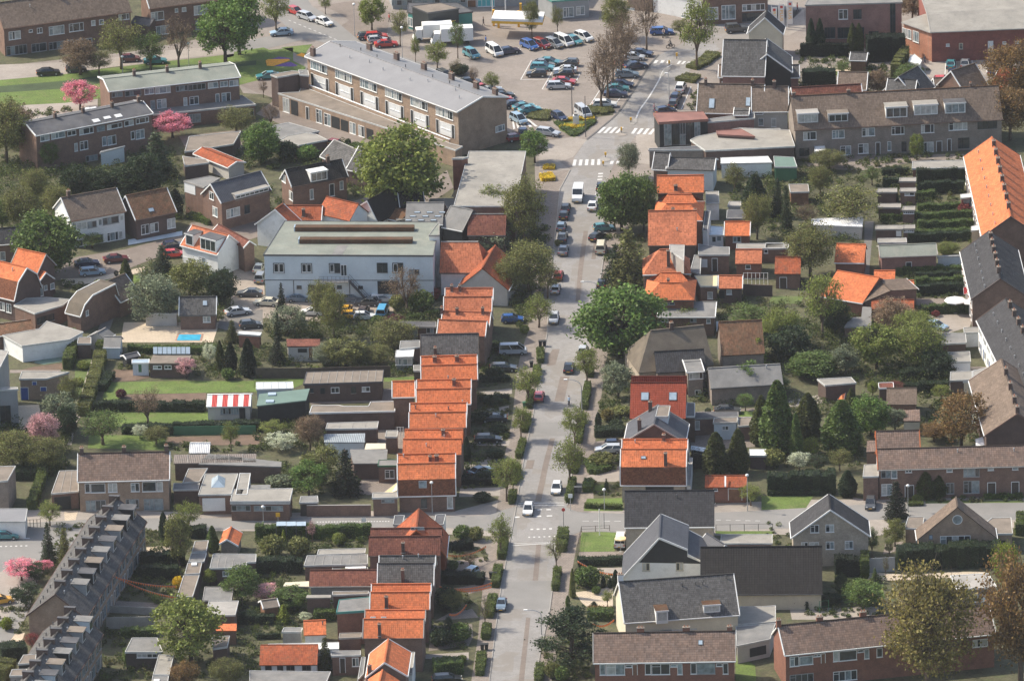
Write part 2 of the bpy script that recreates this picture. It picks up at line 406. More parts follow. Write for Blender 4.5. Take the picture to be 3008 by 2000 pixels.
STY={  # frame material,glass material choices,sill
 'w':('white',('glass','glass','glass_pale','curtain')),'W':('white',('curtain','glass_pale')),
 'k':('darkpaint',('glass',)),'g':('greypaint',('glass','glass_pale')),'t':('white',('turquoise',)),
 'D':('white',('glass',)),'s':('steel_dark',('skylight',)),'c':('cream',('glass','curtain'))}
_wr=random.Random(5)
def window(par,O,t,n,w,h,sty='w',mull=None,name='window',label=None):
 """O=lower left corner on the wall,t=horizontal unit,n=outward unit"""
 z=V((0,0,1)) if sty != 'sl' else None
 if sty in ('door','garage','bluedoor','blackdoor','whitedoor','greendoor','open','reddoor','panelw'):
  m=MB();f=.09
  fm={'open':'darkpaint','blackdoor':'white'}.get(sty,'white')
  m.bar(O-t*0,t*f,z*h,n*.07);m.bar(O+t*(w-f),t*f,z*h,n*.07);m.bar(O+z*(h-f)+t*f,t*(w-2*f),z*f,n*.07)
  nm='garage_door' if sty=='garage' or w>1.8 else 'door'
  if sty=='panelw':nm='panel'
  fo=m.build(nm+('_frame' if nm != 'panel' else '_frame'),fm,par)
  m=MB();m.bar(O+t*f+n*.01,t*(w-2*f),z*(h-f),n*.035)
  if sty=='garage':
   for k in range(1,5):m.bar(O+t*f+z*(h-f)*k/5+n*.045,t*(w-2*f),z*.04,n*.015)
  mm={'door':'wood_dark','garage':'white','bluedoor':'bluedoor','blackdoor':'wood_black','whitedoor':'white','greendoor':'green_paint','open':'wood_black','reddoor':'wood_brown','panelw':'white'}[sty]  # open: black panel stands in for the shade inside an open doorway
  m.build(nm,mm,fo);return fo
 fm,gm=STY[sty];f=.09 if w>.7 else .07
 m=MB();e=n*.07
 m.bar(O,t*f,z*h,e);m.bar(O+t*(w-f),t*f,z*h,e)
 m.bar(O+t*f,t*(w-2*f),z*f,e);m.bar(O+t*f+z*(h-f),t*(w-2*f),z*f,e)
 k=mull if mull is not None else (0 if w<1.0 else (1 if w<2.0 else (2 if w<3.2 else int(w/1.0))))
 xs=[w*(i+1)/(k+1) for i in range(k)]
 if k==2:xs=[w*.27,w*.73] if _wr.random()<.6 else [w*.3,w*.52]
 for x in xs:m.bar(O+t*(x-f/2)+z*f,t*f,z*(h-2*f),e)
 if h>1.2 and w>1.3 and k:m.bar(O+t*f+z*h*.72,t*(xs[0]-1.5*f),z*.06,n*.06)
 fo=m.build(name,fm,par)
 if label:fo['label']=label
 edges=[0]+xs+[w]
 for i in range(len(edges)-1):
  a,b=edges[i]+f*.6,edges[i+1]-f*.6
  q=MB();q.bar(O+t*a+z*f*.6+n*.012,t*(b-a),z*(h-f*1.2),n*.012);q.build('pane',_wr.choice(gm),fo)
 s=MB();s.bar(O-t*.06-z*.06,t*(w+.12),z*.06,n*.14);s.build('sill','concrete' if fm != 'white' else 'white',fo)
 return fo
ZUP=V((0,0,1))
class House:pass
def prof_gable(d,he,rise):return [(0,he),(d,he+rise),(2*d,he)]
def house(label,A,B,he,yr=None,pitch=40,prof=None,roof='orange',wall='brick_brown',cat='house',name='house',nc=0,hip=(0,0),ov=.3,side=.2,
   gutter='white',verge='white',ridge=None,chim=(),wins=(),bays=(),dorm=(),lights=(),group=None,back=False,chimmat='brick_dark',verge_n=True,pipes=(),centre=False,vents=(),panels=()):
 if nc:name=nc;cat=nc.replace('_',' ')
 h=House();P0,P1=G(A,he),G(B,he)
 a=(P1-P0);a.z=0;L=a.length;a.normalize();q=V((-a.y,a.x,0));g0=V((P0.x,P0.y,0))
 if prof is None:
  zr=sc_at(A);d=abs((A[1]+B[1])/2-yr)/zr/(sin(PITCH)*abs(q.y)+cos(PITCH)*tan(R(pitch)))
  prof=prof_gable(d,he,d*tan(R(pitch)))
 if centre:sh=-prof[-1][0]/2;g0=g0+q*sh
 Wd=lambda p,qq,z:g0+a*p+q*qq+ZUP*z
 rt=root(name,Wd(L/2,prof[-1][0]/2,0),label,cat,group)
 h.root,h.W,h.L,h.a,h.q,h.prof=rt,Wd,L,a,q,prof
 q0,q1=prof[0][0]+ov,prof[-1][0]-ov
 def hz(x):
  for i in range(len(prof)-1):
   (x0,z0),(x1,z1)=prof[i],prof[i+1]
   if x0 <= x <= x1 and x1>x0:return z0+(z1-z0)*(x-x0)/(x1-x0)
  return prof[-1][1]
 h.hz=hz;th=.14
 inner=[(q0,0)]+[(q0,hz(q0)-th)]+[(x,z-th) for x,z in prof[1:-1] if q0<x<q1]+[(q1,hz(q1)-th),(q1,0)]
 if hip[0] or hip[1]:inner=[(q0,0),(q0,prof[0][1]-.05),(q1,prof[-1][1]-.05),(q1,0)]
 m=MB();s0,s1=side,L-side
 m.face([Wd(s0,x,z) for x,z in inner][::-1]);m.face([Wd(s1,x,z) for x,z in inner])
 for i in range(len(inner)):
  (x0,z0),(x1,z1)=inner[i],inner[(i+1)%len(inner)]
  m.face([Wd(s0,x1,z1),Wd(s0,x0,z0),Wd(s1,x0,z0),Wd(s1,x1,z1)][::-1])
 m.build('wall',wall,rt)
 nseg=len(prof)-1;m=MB();steep=[]
 rid=max(range(len(prof)),key=lambda i:prof[i][1])
 def ends(i):
  if (hip[0] or hip[1]) and prof[i][1]>prof[0][1]+.01:
   fr=(prof[i][1]-prof[0][1])/(prof[rid][1]-prof[0][1]);return hip[0]*fr,L-hip[1]*fr
  return 0,L
 run=0
 for i in range(nseg):
  (x0,z0),(x1,z1)=prof[i],prof[i+1];ln=sqrt((x1-x0)**2+(z1-z0)**2)
  e0,e1=ends(i),ends(i+1);mm=m
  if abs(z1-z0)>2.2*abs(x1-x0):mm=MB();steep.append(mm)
  mm.face([Wd(e0[0],x0,z0),Wd(e0[1],x0,z0),Wd(e1[1],x1,z1),Wd(e1[0],x1,z1)],[(e0[0],run),(e0[1],run),(e1[1],run+ln),(e1[0],run+ln)])
  d=V((0,0,-th))
  if not (hip[0] or hip[1]):
   mm.face([Wd(0,x1,z1)+d,Wd(L,x1,z1)+d,Wd(L,x0,z0)+d,Wd(0,x0,z0)+d])
   mm.face([Wd(0,x0,z0)+d,Wd(0,x0,z0),Wd(0,x1,z1),Wd(0,x1,z1)+d]);mm.face([Wd(L,x0,z0),Wd(L,x0,z0)+d,Wd(L,x1,z1)+d,Wd(L,x1,z1)])
  run+=ln
 if hip[0] or hip[1]:
  xr,zr_=prof[rid];W0=prof[-1][0]
  for e,pe in ((hip[0],0),(hip[1],L)):
   pr=e if pe==0 else L-e
   if pe==0:m.face([Wd(0,W0,prof[-1][1]),Wd(0,0,prof[0][1]),Wd(pr,xr,zr_)],[(0,0),(W0,0),(W0/2,3)])
   else:m.face([Wd(L,0,prof[0][1]),Wd(L,W0,prof[-1][1]),Wd(pr,xr,zr_)],[(0,0),(W0,0),(W0/2,3)])
  m.face([Wd(0,0,prof[0][1]-.06),Wd(0,W0,prof[0][1]-.06),Wd(L,W0,prof[0][1]-.06),Wd(L,0,prof[0][1]-.06)])
 m.face([Wd(0,prof[0][0],prof[0][1]-th),Wd(L,prof[0][0],prof[0][1]-th),Wd(L,*prof[0]),Wd(0,*prof[0])])
 ro=m.build('roof',roof,rt)
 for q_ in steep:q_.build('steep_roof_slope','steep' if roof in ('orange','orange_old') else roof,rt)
 h.roof=ro
 rm=ridge or roof
 for i in range(1,len(prof)-1):
  if prof[i][1]>=prof[i-1][1] and prof[i][1]>prof[i+1][1]:
   e=ends(i);mb=MB();x,z=prof[i]
   mb.bar(Wd(e[0],x-.13,z-.03),a*(e[1]-e[0]),q*.26,ZUP*.12);mb.build('ridge_cap',rm,rt)
 if gutter:
  for x,z,s_ in ((prof[0][0],prof[0][1],-1),(prof[-1][0],prof[-1][1],1)):
   mb=MB();mb.bar(Wd(-.05,x+(-.14 if s_<0 else 0.01),z-.2),a*(L+.1),q*.13,ZUP*.16);mb.build('gutter',gutter,rt)
 if verge and not (hip[0] or hip[1]):
  for pe,o in ((-.12,0),(L-.03,0)):
   mb=MB()
   for i in range(nseg):
    (x0,z0),(x1,z1)=prof[i],prof[i+1]
    if abs(x1-x0)<1e-4:continue
    A0,A1=Wd(pe,x0,z0-.2),Wd(pe,x1,z1-.2)
    mb.box6([A0,A0+a*.15,A1+a*.15,A1]+[p+ZUP*.27 for p in (A0,A0+a*.15,A1+a*.15,A1)])
   mb.build('bargeboard',verge,rt)
 xr,zr_=prof[rid]
 for c in chim:
  fx,dq,cw,ch=(list(c)+[0,.6,1.0][len(c)-1:])[:4] if len(c)<4 else c[:4]
  p=(hit((fx,(A[1]+B[1])/2),Wd(0,xr,0),q)-g0).dot(a) if fx>1.5 or fx<0 else fx*L
  zz=hz(xr+dq)
  mb=MB();mb.bar(Wd(p-cw/2,xr+dq-.3,zz-.45),a*cw,q*.6,ZUP*(ch+.45))
  co=mb.build('chimney',chimmat,rt)
  mb=MB();mb.bar(Wd(p-cw/2-.05,xr+dq-.35,zz+ch),a*(cw+.1),q*.7,ZUP*.08);mb.build('cap','feltbrown',co)
  mb=MB()
  for k in (-.22,.22):b_=Wd(p+k*cw,xr+dq,zz+ch+.08);mb.tube([b_,b_+ZUP*.3],[.09,.07],6)
  mb.build('flue','brick_orange',co)
  mb=MB();mb.bar(Wd(p-cw/2-.14,xr+dq-.44,hz(xr+dq-.44)+.01),a*(cw+.28),q*.12,ZUP*.05);mb.build('flashing','felt',co)
 for v_ in vents:
  p=v_[0]*L;zz=hz(xr+v_[1]);b_=Wd(p,xr+v_[1],zz-.05)
  mb=MB();mb.tube([b_,b_+ZUP*.55],[.08,.08],6);mb.tube([b_+ZUP*.5,b_+ZUP*.62],[.14,.1],6);mb.build('vent_pipe','metal' if len(v_)<3 else v_[2],rt)
 def faceplane(fc):
  if fc=='F':return Wd(s0,q0,0),a,-q
  if fc=='B':return Wd(s1,q1,0),-a,q
  if fc=='N':return Wd(s0,q1,0),-q,-a
  return Wd(s1,q0,0),q,a
 for w_ in wins:
  fc='F'
  if isinstance(w_[0],str):fc,w_=w_[0],w_[1:]
  x0,y0,x1,y1=w_[:4];sty=w_[4] if len(w_)>4 else 'w';mu=w_[5] if len(w_)>5 else None
  O,t,n=faceplane(fc);ym,xm=(y0+y1)/2,(x0+x1)/2
  pa,pb=(hit((x0,ym),O,n)-O).dot(t),(hit((x1,ym),O,n)-O).dot(t)
  if pb<pa:pa,pb=pb,pa
  zb,zt=hit((xm,y1),O,n).z,hit((xm,y0),O,n).z
  zb=max(zb,.05)
  if zt-zb<.3:continue
  window(rt,O+t*pa+ZUP*zb,t,n,pb-pa,zt-zb,sty,mu)
 for b_ in bays: # (face,count,[(from,to,z0,z1,style)...],skip)
  O,t,n=faceplane(b_[0]);Lf=(s1-s0) if b_[0] in 'FB' else (q1-q0);bl=Lf/b_[1]
  for k in range(b_[1]):
   mir=len(b_)>3 and b_[3] and k%2
   for (f0,f1,z0,z1,sty) in b_[2]:
    if mir:f0,f1=1-f1,1-f0
    window(rt,O+t*(bl*(k+f0))+ZUP*z0,t,n,bl*(f1-f0),z1-z0,sty)
 for dm in dorm:
  x0,y0,x1,y1=dm[:4];ck=dm[4] if len(dm)>4 else 'white';ws=dm[5] if len(dm)>5 else 'w';rf=dm[6] if len(dm)>6 else 'feltdark'
  (xa,za),(xb,zb_)=prof[0],prof[1]
  if len(prof)>3 and za>prof[1][1]:pass
  nn=(a.cross(Wd(0,xb,zb_)-Wd(0,xa,za))).normalized();
  B0,B1=hit((x0,y1),Wd(0,xa,za),nn),hit((x1,y1),Wd(0,xa,za),nn)
  pa,pb=(B0-g0).dot(a),(B1-g0).dot(a)
  if pb<pa:pa,pb=pb,pa
  qd=((B0+B1)/2-g0).dot(q);zd=hz(qd);hh=(y1-y0)/(sc_at((0,y0))*cos(PITCH))
  dd=min(hh/max(.3,(zb_-za)/(xb-xa)),xb-qd+.2)
  dr=MB();dr.bar(Wd(pa,qd,zd-.3),a*(pb-pa),q*(dd+.1),ZUP*(hh+.2));do=dr.build('dormer',ck,rt)
  t_=MB();t_.bar(Wd(pa-.12,qd-.15,zd+hh-.1),a*(pb-pa+.24),q*(dd+.2),ZUP*.1);t_.build('dormer_roof',rf,do)
  t_=MB();t_.bar(Wd(pa-.14,qd-.2,zd+hh-.18),a*(pb-pa+.28),q*.05,ZUP*.2);t_.build('fascia','white',do)
  f=.12;wz=zd+.12;n=-q;O=Wd(pa+f,qd,wz);ww=pb-pa-2*f;wh=hh-.4
  mb=MB();e=n*.06;fr=.08
  mb.bar(O,a*fr,ZUP*wh,e);mb.bar(O+a*(ww-fr),a*fr,ZUP*wh,e);mb.bar(O+a*fr,a*(ww-2*fr),ZUP*fr,e);mb.bar(O+a*fr+ZUP*(wh-fr),a*(ww-2*fr),ZUP*fr,e)
  k=max(1,int(ww/.95))
  for i in range(1,k):mb.bar(O+a*(ww*i/k-fr/2)+ZUP*fr,a*fr,ZUP*(wh-2*fr),e)
  mb.build('window_frame','white',do)
  mb=MB();mb.bar(O+a*.04+ZUP*.04+n*.01,a*(ww-.08),ZUP*(wh-.08),n*.012);mb.build('pane',_wr.choice(STY[ws][1]),do)
 for lt in lights:
  x0,y0,x1,y1=lt[:4];mt=lt[4] if len(lt)>4 else 'skylight';seg=lt[5] if len(lt)>5 else 0
  (xa,za),(xb,zb_)=prof[seg],prof[seg+1];up=(Wd(0,xb,zb_)-Wd(0,xa,za)).normalized();nn=a.cross(up).normalized()
  if nn.z<0:nn=-nn
  P=Wd(0,xa,za);c0,c1=hit((x0,y1),P,nn),hit((x1,y0),P,nn)
  pa,pb=(c0-P).dot(a),(c1-P).dot(a);ua,ub=(c0-P).dot(up),(c1-P).dot(up)
  if pb<pa:pa,pb=pb,pa
  if ub<ua:ua,ub=ub,ua
  mb=MB();mb.bar(P+a*pa+up*ua,a*(pb-pa),up*(ub-ua),nn*.09);fo=mb.build('roof_window','steel_dark' if mt=='skylight' else 'metal',rt)
  mb=MB();mb.bar(P+a*(pa+.08)+up*(ua+.08)+nn*.085,a*(pb-pa-.16),up*(ub-ua-.16),nn*.02);mb.build('pane',mt,fo)
 return h
def flat(label,pts,z,roof='felt',wall='brick_brown',trim='dullwhite',wins=(),name='shed',cat='shed',nc=0,group=None,lights=(),panels=0,th=.22,ov=.12,front=(0,1),rise=0,bays=(),ribs=0):
 """flat roof traced as pixels at height z,first two points are the front edge left and right;the others follow round the back"""
 if nc:name=nc;cat=nc.replace('_',' ')
 Z=z if isinstance(z,(list,tuple)) else [z]*len(pts)
 T=[G(p,zz) for p,zz in zip(pts,Z)];c=sum(T,V((0,0,0)))/len(T)
 rt=root(name,(c.x,c.y,0),label,cat,group)
 def inset(p,k):d=(c-p);d.z=0;return p+d.normalized()*k
 I=[inset(p,ov*1.6) for p in T]
 m=MB();n=len(T);lo=[V((p.x,p.y,0)) for p in I];hi=[V((p.x,p.y,p.z-th)) for p in I]
 for i in range(n):j=(i+1)%n;m.face([lo[i],lo[j],hi[j],hi[i]])
 m.build('wall',wall,rt)
 a=(T[1]-T[0]).normalized();m=MB();bq=a.cross(V((0,0,1)))
 uvs=[((p-T[0]).dot(a),(p-T[0]).dot(-bq)) for p in T]
 m.face([p+ZUP*-.02 for p in T],uvs)
 m.face([p-ZUP*th for p in T][::-1])
 for i in range(n):j=(i+1)%n;m.face([T[i]-ZUP*th,T[j]-ZUP*th,T[j]-ZUP*.02,T[i]-ZUP*.02])
 ro=m.build('roof',roof,rt)
 if trim:
  for i in range(n):
   j=(i+1)%n;d=(T[j]-T[i]);nn=V((d.y,-d.x,0)).normalized()
   mb=MB();mb.box6([T[i]-ZUP*th*1.05+nn*.005,T[j]-ZUP*th*1.05+nn*.005,T[j]-ZUP*th*1.05-nn*.09,T[i]-ZUP*th*1.05-nn*.09,
      T[i]+ZUP*.06+nn*.005,T[j]+ZUP*.06+nn*.005,T[j]+ZUP*.06-nn*.09,T[i]+ZUP*.06-nn*.09])
   mb.build('roof_edge',trim,rt)
 nr=ribs
 if nr:
  k0,k1,k2,k3=T[0],T[1],T[2],T[-1]
  for i in range(1,nr):
   f=i/nr;A_,B_=k0.lerp(k1,f),k3.lerp(k2,f);dd=B_-A_
   mb=MB();mb.bar(A_+ZUP*-.015,a*.07,dd,ZUP*.05);mb.build('roof_seam','concrete',rt)
 O=I[front[0]];t=(I[front[1]]-I[front[0]]);t.z=0;Lf=t.length;t.normalize();nrm=V((t.y,-t.x,0))
 O=V((O.x,O.y,0))
 for w_ in wins:
  fr=None
  if isinstance(w_[0],str):
   fi=int(w_[0]);w_=w_[1:];O_=V((I[fi].x,I[fi].y,0));t_=I[(fi+1)%n]-I[fi];t_.z=0;t_.normalize();n_=V((t_.y,-t_.x,0))
  else:O_,t_,n_=O,t,nrm
  x0,y0,x1,y1=w_[:4];sty=w_[4] if len(w_)>4 else 'w';mu=w_[5] if len(w_)>5 else None
  ym,xm=(y0+y1)/2,(x0+x1)/2
  pa,pb=(hit((x0,ym),O_,n_)-O_).dot(t_),(hit((x1,ym),O_,n_)-O_).dot(t_)
  if pb<pa:pa,pb=pb,pa
  zb,zt=max(.05,hit((xm,y1),O_,n_).z),hit((xm,y0),O_,n_).z
  if zt-zb>.3:window(rt,O_+t_*pa+ZUP*zb,t_,n_,pb-pa,zt-zb,sty,mu)
 for lt in lights:
  x0,y0,x1,y1=lt[:4];p0,p1=G((x0,y1),Z[0]),G((x1,y0),Z[0])
  mb=MB();cx,cy=(p0.x+p1.x)/2,(p0.y+p1.y)/2;zz=sum(Z)/len(Z)
  mb.box(cx,cy,zz-.03,zz+.18,abs(p1.x-p0.x)/2,abs(p1.y-p0.y)/2);mb.build('skylight',lt[4] if len(lt)>4 else 'skylight',rt)
 h=House();h.root=rt;h.T=T;h.I=I;return h
RT=random.Random(11)
def leafquad(m,c,s,rnd):
 u=V((rnd.gauss(0,1),rnd.gauss(0,1),rnd.gauss(0,1))).normalized();w_=u.cross(V((rnd.gauss(0,1),rnd.gauss(0,1),rnd.gauss(0,1)))).normalized()
 u *= s;w_ *= s*.62
 b=len(m.v);m.v.extend([c-u,c-w_*1.0,c+u,c+w_]);m.f.append((b,b+1,b+2,b+3));m.uv.append([(0,0)]*4);m.mi.append(0)
def blob_points(rnd,n,rx,rz,surf=.55):
 out=[]
 for _ in range(n):
  d=V((rnd.gauss(0,1),rnd.gauss(0,1),rnd.gauss(0,1))).normalized();r=rnd.uniform(surf,1.0)**.7
  out.append(V((d.x*rx*r,d.y*rx*r,d.z*rz*r)))
 return out
def proto_tree(kind,seed):
 rnd=random.Random(seed);cr,tr=MB(),MB()
 if kind in ('broad','dense','sparse','twiggy','bare','blossom','willow'):
  H=10.0;zc={'dense':5.6,'broad':6.0}.get(kind,6.2);rx=4.0;rz={'dense':4.6,'broad':4.0,'blossom':3.6}.get(kind,4.0)
  ncl={'dense':150,'broad':95,'sparse':90,'twiggy':170,'bare':90,'blossom':90,'willow':80}[kind]
  per={'dense':66,'broad':62,'sparse':46,'twiggy':62,'bare':20,'blossom':60,'willow':60}[kind]
  ls={'dense':.25,'broad':.23,'sparse':.17,'twiggy':.15,'bare':.12,'blossom':.19,'willow':.2}[kind]
  pts=[]
  lob=[V((rnd.gauss(0,1),rnd.gauss(0,1),rnd.gauss(0,.8))).normalized() for _ in range(9)]
  for p in blob_points(rnd,ncl,rx,rz,.35 if kind in ('bare','sparse','twiggy') else .5):
   d=p.normalized();k=1+.16*max(0,max(d.dot(l) for l in lob)-.6)/.4-.14*rnd.random()
   p=p*k
   if kind in ('sparse','bare') and p.z<-1.5:p.z *= .6
   pts.append(p+V((0,0,zc)))
  tr.tube([(0,0,0),(rnd.uniform(-.1,.1),.05,1.6),(0,rnd.uniform(-.1,.1),3.2)],[.34,.26,.2],7)
  limbs=[V((rnd.uniform(-1.3,1.3),rnd.uniform(-1.3,1.3),rnd.uniform(3.8,6.2))) for _ in range(8)]
  for l in limbs:tr.tube([(0,0,rnd.uniform(1.7,3.0)),l*.55+V((0,0,1.2)),l],[.15,.12,.085],5)
  for p in pts:
   l=min(limbs,key=lambda q:(q-p).length);mid=l.lerp(p,.5)+V((0,0,.25));tr.tube([l,mid,p],[.07,.045,.02],3)
   if kind in ('bare','sparse','twiggy'):
    for _ in range(3 if kind != 'bare' else 5):
     e=p+V((rnd.gauss(0,.5),rnd.gauss(0,.5),rnd.gauss(.35,.4)));tr.tube([mid.lerp(p,rnd.uniform(.3,1)),e],[.03,.012],3)
   sg={'dense':.52,'broad':.5,'sparse':.55,'twiggy':.5,'bare':.5,'blossom':.45,'willow':.45}[kind]
   for _ in range(per):
    q=p+V((rnd.gauss(0,sg),rnd.gauss(0,sg),rnd.gauss(0,sg*.75)))
    if kind=='willow':q.z -= abs(rnd.gauss(0,.9))
    if q.z>.6:leafquad(cr,q,ls*rnd.uniform(.6,1.25),rnd)
 elif kind=='conifer': # H 10,base radius 2.3
  tr.tube([(0,0,0),(0,0,5),(0,0,9.9)],[.22,.14,.03],6)
  for lay in range(24):
   z=.7+9.0*lay/24;r=2.5*(1-z/10.3)**.85
   nb=max(5,int(13*(1-z/11)))
   for k in range(nb):
    an=2*pi*(k+rnd.random()*.8)/nb;rr=r*rnd.uniform(.75,1.12);e=V((cos(an)*rr,sin(an)*rr,z-rr*.28))
    tr.tube([(0,0,z),e],[.04,.015],3)
    for _ in range(int(6+22*rr/2.5)):
     f=rnd.random()**.6;q=V((0,0,z)).lerp(e,f)+V((rnd.gauss(0,.16),rnd.gauss(0,.16),rnd.gauss(-.05,.13)));leafquad(cr,q,.19*rnd.uniform(.6,1.2),rnd)
 elif kind=='column': # dense thuja,H 10,radius 1.6
  tr.tube([(0,0,0),(0,0,3),(0,0,9)],[.2,.14,.03],6)
  for _ in range(7500):
   z=rnd.uniform(.1,9.9);t=z/10;r=1.65*(min(1,t*5+.45))*(1-t**2.4)**.75*(1+.1*sin(z*2.3+1)*sin(z*1.1))
   an=rnd.uniform(0,2*pi);r *= (1+.12*sin(an*4+z*.7));rr=r*rnd.uniform(.72,1.06)
   leafquad(cr,V((cos(an)*rr,sin(an)*rr,z)),.2*rnd.uniform(.6,1.2),rnd)
 elif kind=='pine': # clumpy,H 10
  tr.tube([(0,0,0),(.3,.1,3),(-.1,.2,6),(.2,0,8.6)],[.35,.28,.2,.08],7)
  for k in range(44):
   t=rnd.random();z=2.2+7.2*t;r=4.3*(1-(t-.25)**2*1.3)*rnd.uniform(.3,1);an=rnd.uniform(0,2*pi)
   if t>.8:r *= .6
   e=V((cos(an)*r,sin(an)*r,z));tr.tube([(0,0,max(1.5,z-1.2)),e*.6+V((0,0,(z-.6)*.4)),e],[.1,.07,.04],4)
   for _ in range(150):
    q=e+V((rnd.gauss(0,.62),rnd.gauss(0,.62),rnd.gauss(.05,.26)));leafquad(cr,q,.19*rnd.uniform(.6,1.3),rnd)
 elif kind in ('bush','flowerbush','ball'):
  k={'bush':.22,'flowerbush':.16,'ball':.05}[kind];n_=1700 if kind != 'ball' else 1500
  lob=[V((rnd.gauss(0,1),rnd.gauss(0,1),abs(rnd.gauss(0,.8)))).normalized() for _ in range(7)]
  tr.tube([(0,0,0),(0,0,.7)],[.08,.05],5)
  for i in range(6):an=i*1.05;tr.tube([(0,0,.1),(cos(an)*.55,sin(an)*.55,1.0)],[.05,.02],4)
  for _ in range(n_):
   d=V((rnd.gauss(0,1),rnd.gauss(0,1),rnd.gauss(0,.9))).normalized();f=max(d.dot(l) for l in lob)
   r=(1-k+k*1.8*max(0,f-.4))*rnd.uniform(.8,1.06)**(1 if kind=='ball' else 2)
   c=V((d.x*r,d.y*r,.95+d.z*r*.95))
   if c.z>.03:leafquad(cr,c,(.12 if kind != 'ball' else .09)*rnd.uniform(.6,1.3),rnd)
 lm='petal' if kind in ('blossom','flowerbush') else 'leaf'
 return tr.mesh('trunk_'+kind,'twig' if kind in ('bare','twiggy','sparse') else 'bark',smooth=True),cr.mesh('crown_'+kind,lm)
_pt={}
NV={'broad':3,'dense':2,'sparse':3,'twiggy':3,'bare':2,'conifer':2,'column':2,'bush':3,'blossom':2}
PR={'conifer':2.4,'column':1.6,'pine':4.3,'bush':1.0,'flowerbush':1.0,'ball':1.0}
PH={'bush':1.9,'flowerbush':1.9,'ball':1.9}
LEAFC={'spring':(.20,.24,.05),'fresh':(.13,.21,.045),'mid':(.11,.165,.038),'dark':(.038,.062,.024),'olive':(.18,.19,.055),'brown':(.24,.17,.10),'rust':(.24,.15,.05),
   'gold':(.21,.18,.05),'pink':(.72,.27,.33),'palepink':(.66,.38,.38),'whitef':(.55,.58,.42),'yellowf':(.75,.55,.03),'fir':(.018,.036,.02),'thuja':(.085,.10,.025),'grey':(.19,.22,.13),
   'lime':(.22,.27,.03),'purple':(.09,.02,.03),'redleaf':(.22,.045,.04),'yew':(.016,.028,.012),'blue':(.05,.09,.085)}
def plant(label,base,top=None,wpx=None,kind='broad',col='mid',name='tree',cat='tree',group=None,h=None,r=None):
 """base=pixel of the foot;top=pixel row of the crown's top;wpx=crown width in pixels"""
 P=G(base);zr=sc_at(base)
 if h is None:h=(base[1]-top)/(zr*cos(PITCH))*.97
 if r is None:r=wpx/zr/2
 if (kind,0) not in _pt:
  for i in range(NV.get(kind,1)):_pt[(kind,i)]=proto_tree(kind,31*i+len(kind)*7+3)
 i=RT.randrange(NV.get(kind,1));tm,cm=_pt[(kind,i)]
 sx=r/PR.get(kind,3.95);sz=h/PH.get(kind,10.2)
 o=root(name,P,label,cat,group,RT.uniform(0,6.28),(sx,sx,sz))
 c=LEAFC[col] if isinstance(col,str) else col;j=RT.uniform(.88,1.12)
 mk('trunk' if kind not in ('bush','flowerbush','ball') else 'stem',tm,o)
 mk('crown' if kind not in ('bush','flowerbush','ball') else 'foliage',cm,o,tuple(x*j for x in c))
 return o
def bush(label,base,wpx,hpx=None,col='mid',kind='bush',cat='bush',name='bush',group=None):
 zr=sc_at(base);r=wpx/zr/2;h=r*1.7 if hpx is None else hpx/(zr*.95)
 return plant(label,base,kind=kind,col=col,name=name,cat=cat,group=group,h=h,r=r)
def leafcover(m,poly_or_faces,dens,s,rnd):
 for (p,e1,e2,nn) in poly_or_faces:
  ar=e1.cross(e2).length;k=int(ar*dens)
  for _ in range(k):
   c=p+e1*rnd.random()+e2*rnd.random()+nn*rnd.gauss(.02,.06);leafquad(m,c,s*rnd.uniform(.6,1.3),rnd)
def hedge(label,pts,wd=.8,h=1.2,col='mid',dens=44,group=None,cat='hedge',name='hedge'):
 """pts:ground pixels of the hedge's centre line"""
 rnd=random.Random(int(pts[0][0]*7+pts[0][1]));P=[G(p) for p in pts]
 c=sum(P,V((0,0,0)))/len(P);core,lf=MB(),MB();step=1.1
 for i in range(len(P)-1):
  A,B=P[i],P[i+1];Ls=(B-A).length;n=max(1,int(Ls/step));d=(B-A).normalized();nn=V((-d.y,d.x,0))
  for k in range(n):
   p0=A+(B-A)*k/n;p1=A+(B-A)*(k+1)/n;hw=wd/2*rnd.uniform(.8,1.12);hh=h*rnd.uniform(.86,1.08);O=p0-nn*hw
   core.bar(O+nn*.08,p1-p0,nn*(2*hw-.16),ZUP*(hh-.1))
   ex=(p1-p0)
   leafcover(lf,[(O+ZUP*hh,ex,nn*2*hw,ZUP),(O,ex,ZUP*hh,-nn),(O+nn*2*hw,ex,ZUP*hh,nn)],dens,.11,rnd)
   if k in (0,n-1):leafcover(lf,[(O if k==0 else O+ex,nn*2*hw,ZUP*hh,-d if k==0 else d)],dens,.11,rnd)
 rt=root(name,c,label,cat,group);cc=LEAFC[col]
 if col=='spring':cc=(.115,.15,.035)
 core.build('stem','leaf',rt,tuple(x*.55 for x in cc));lf.build('foliage','leaf',rt,cc);return rt  # stem here is a box core, leaf colour darkened as inner shade
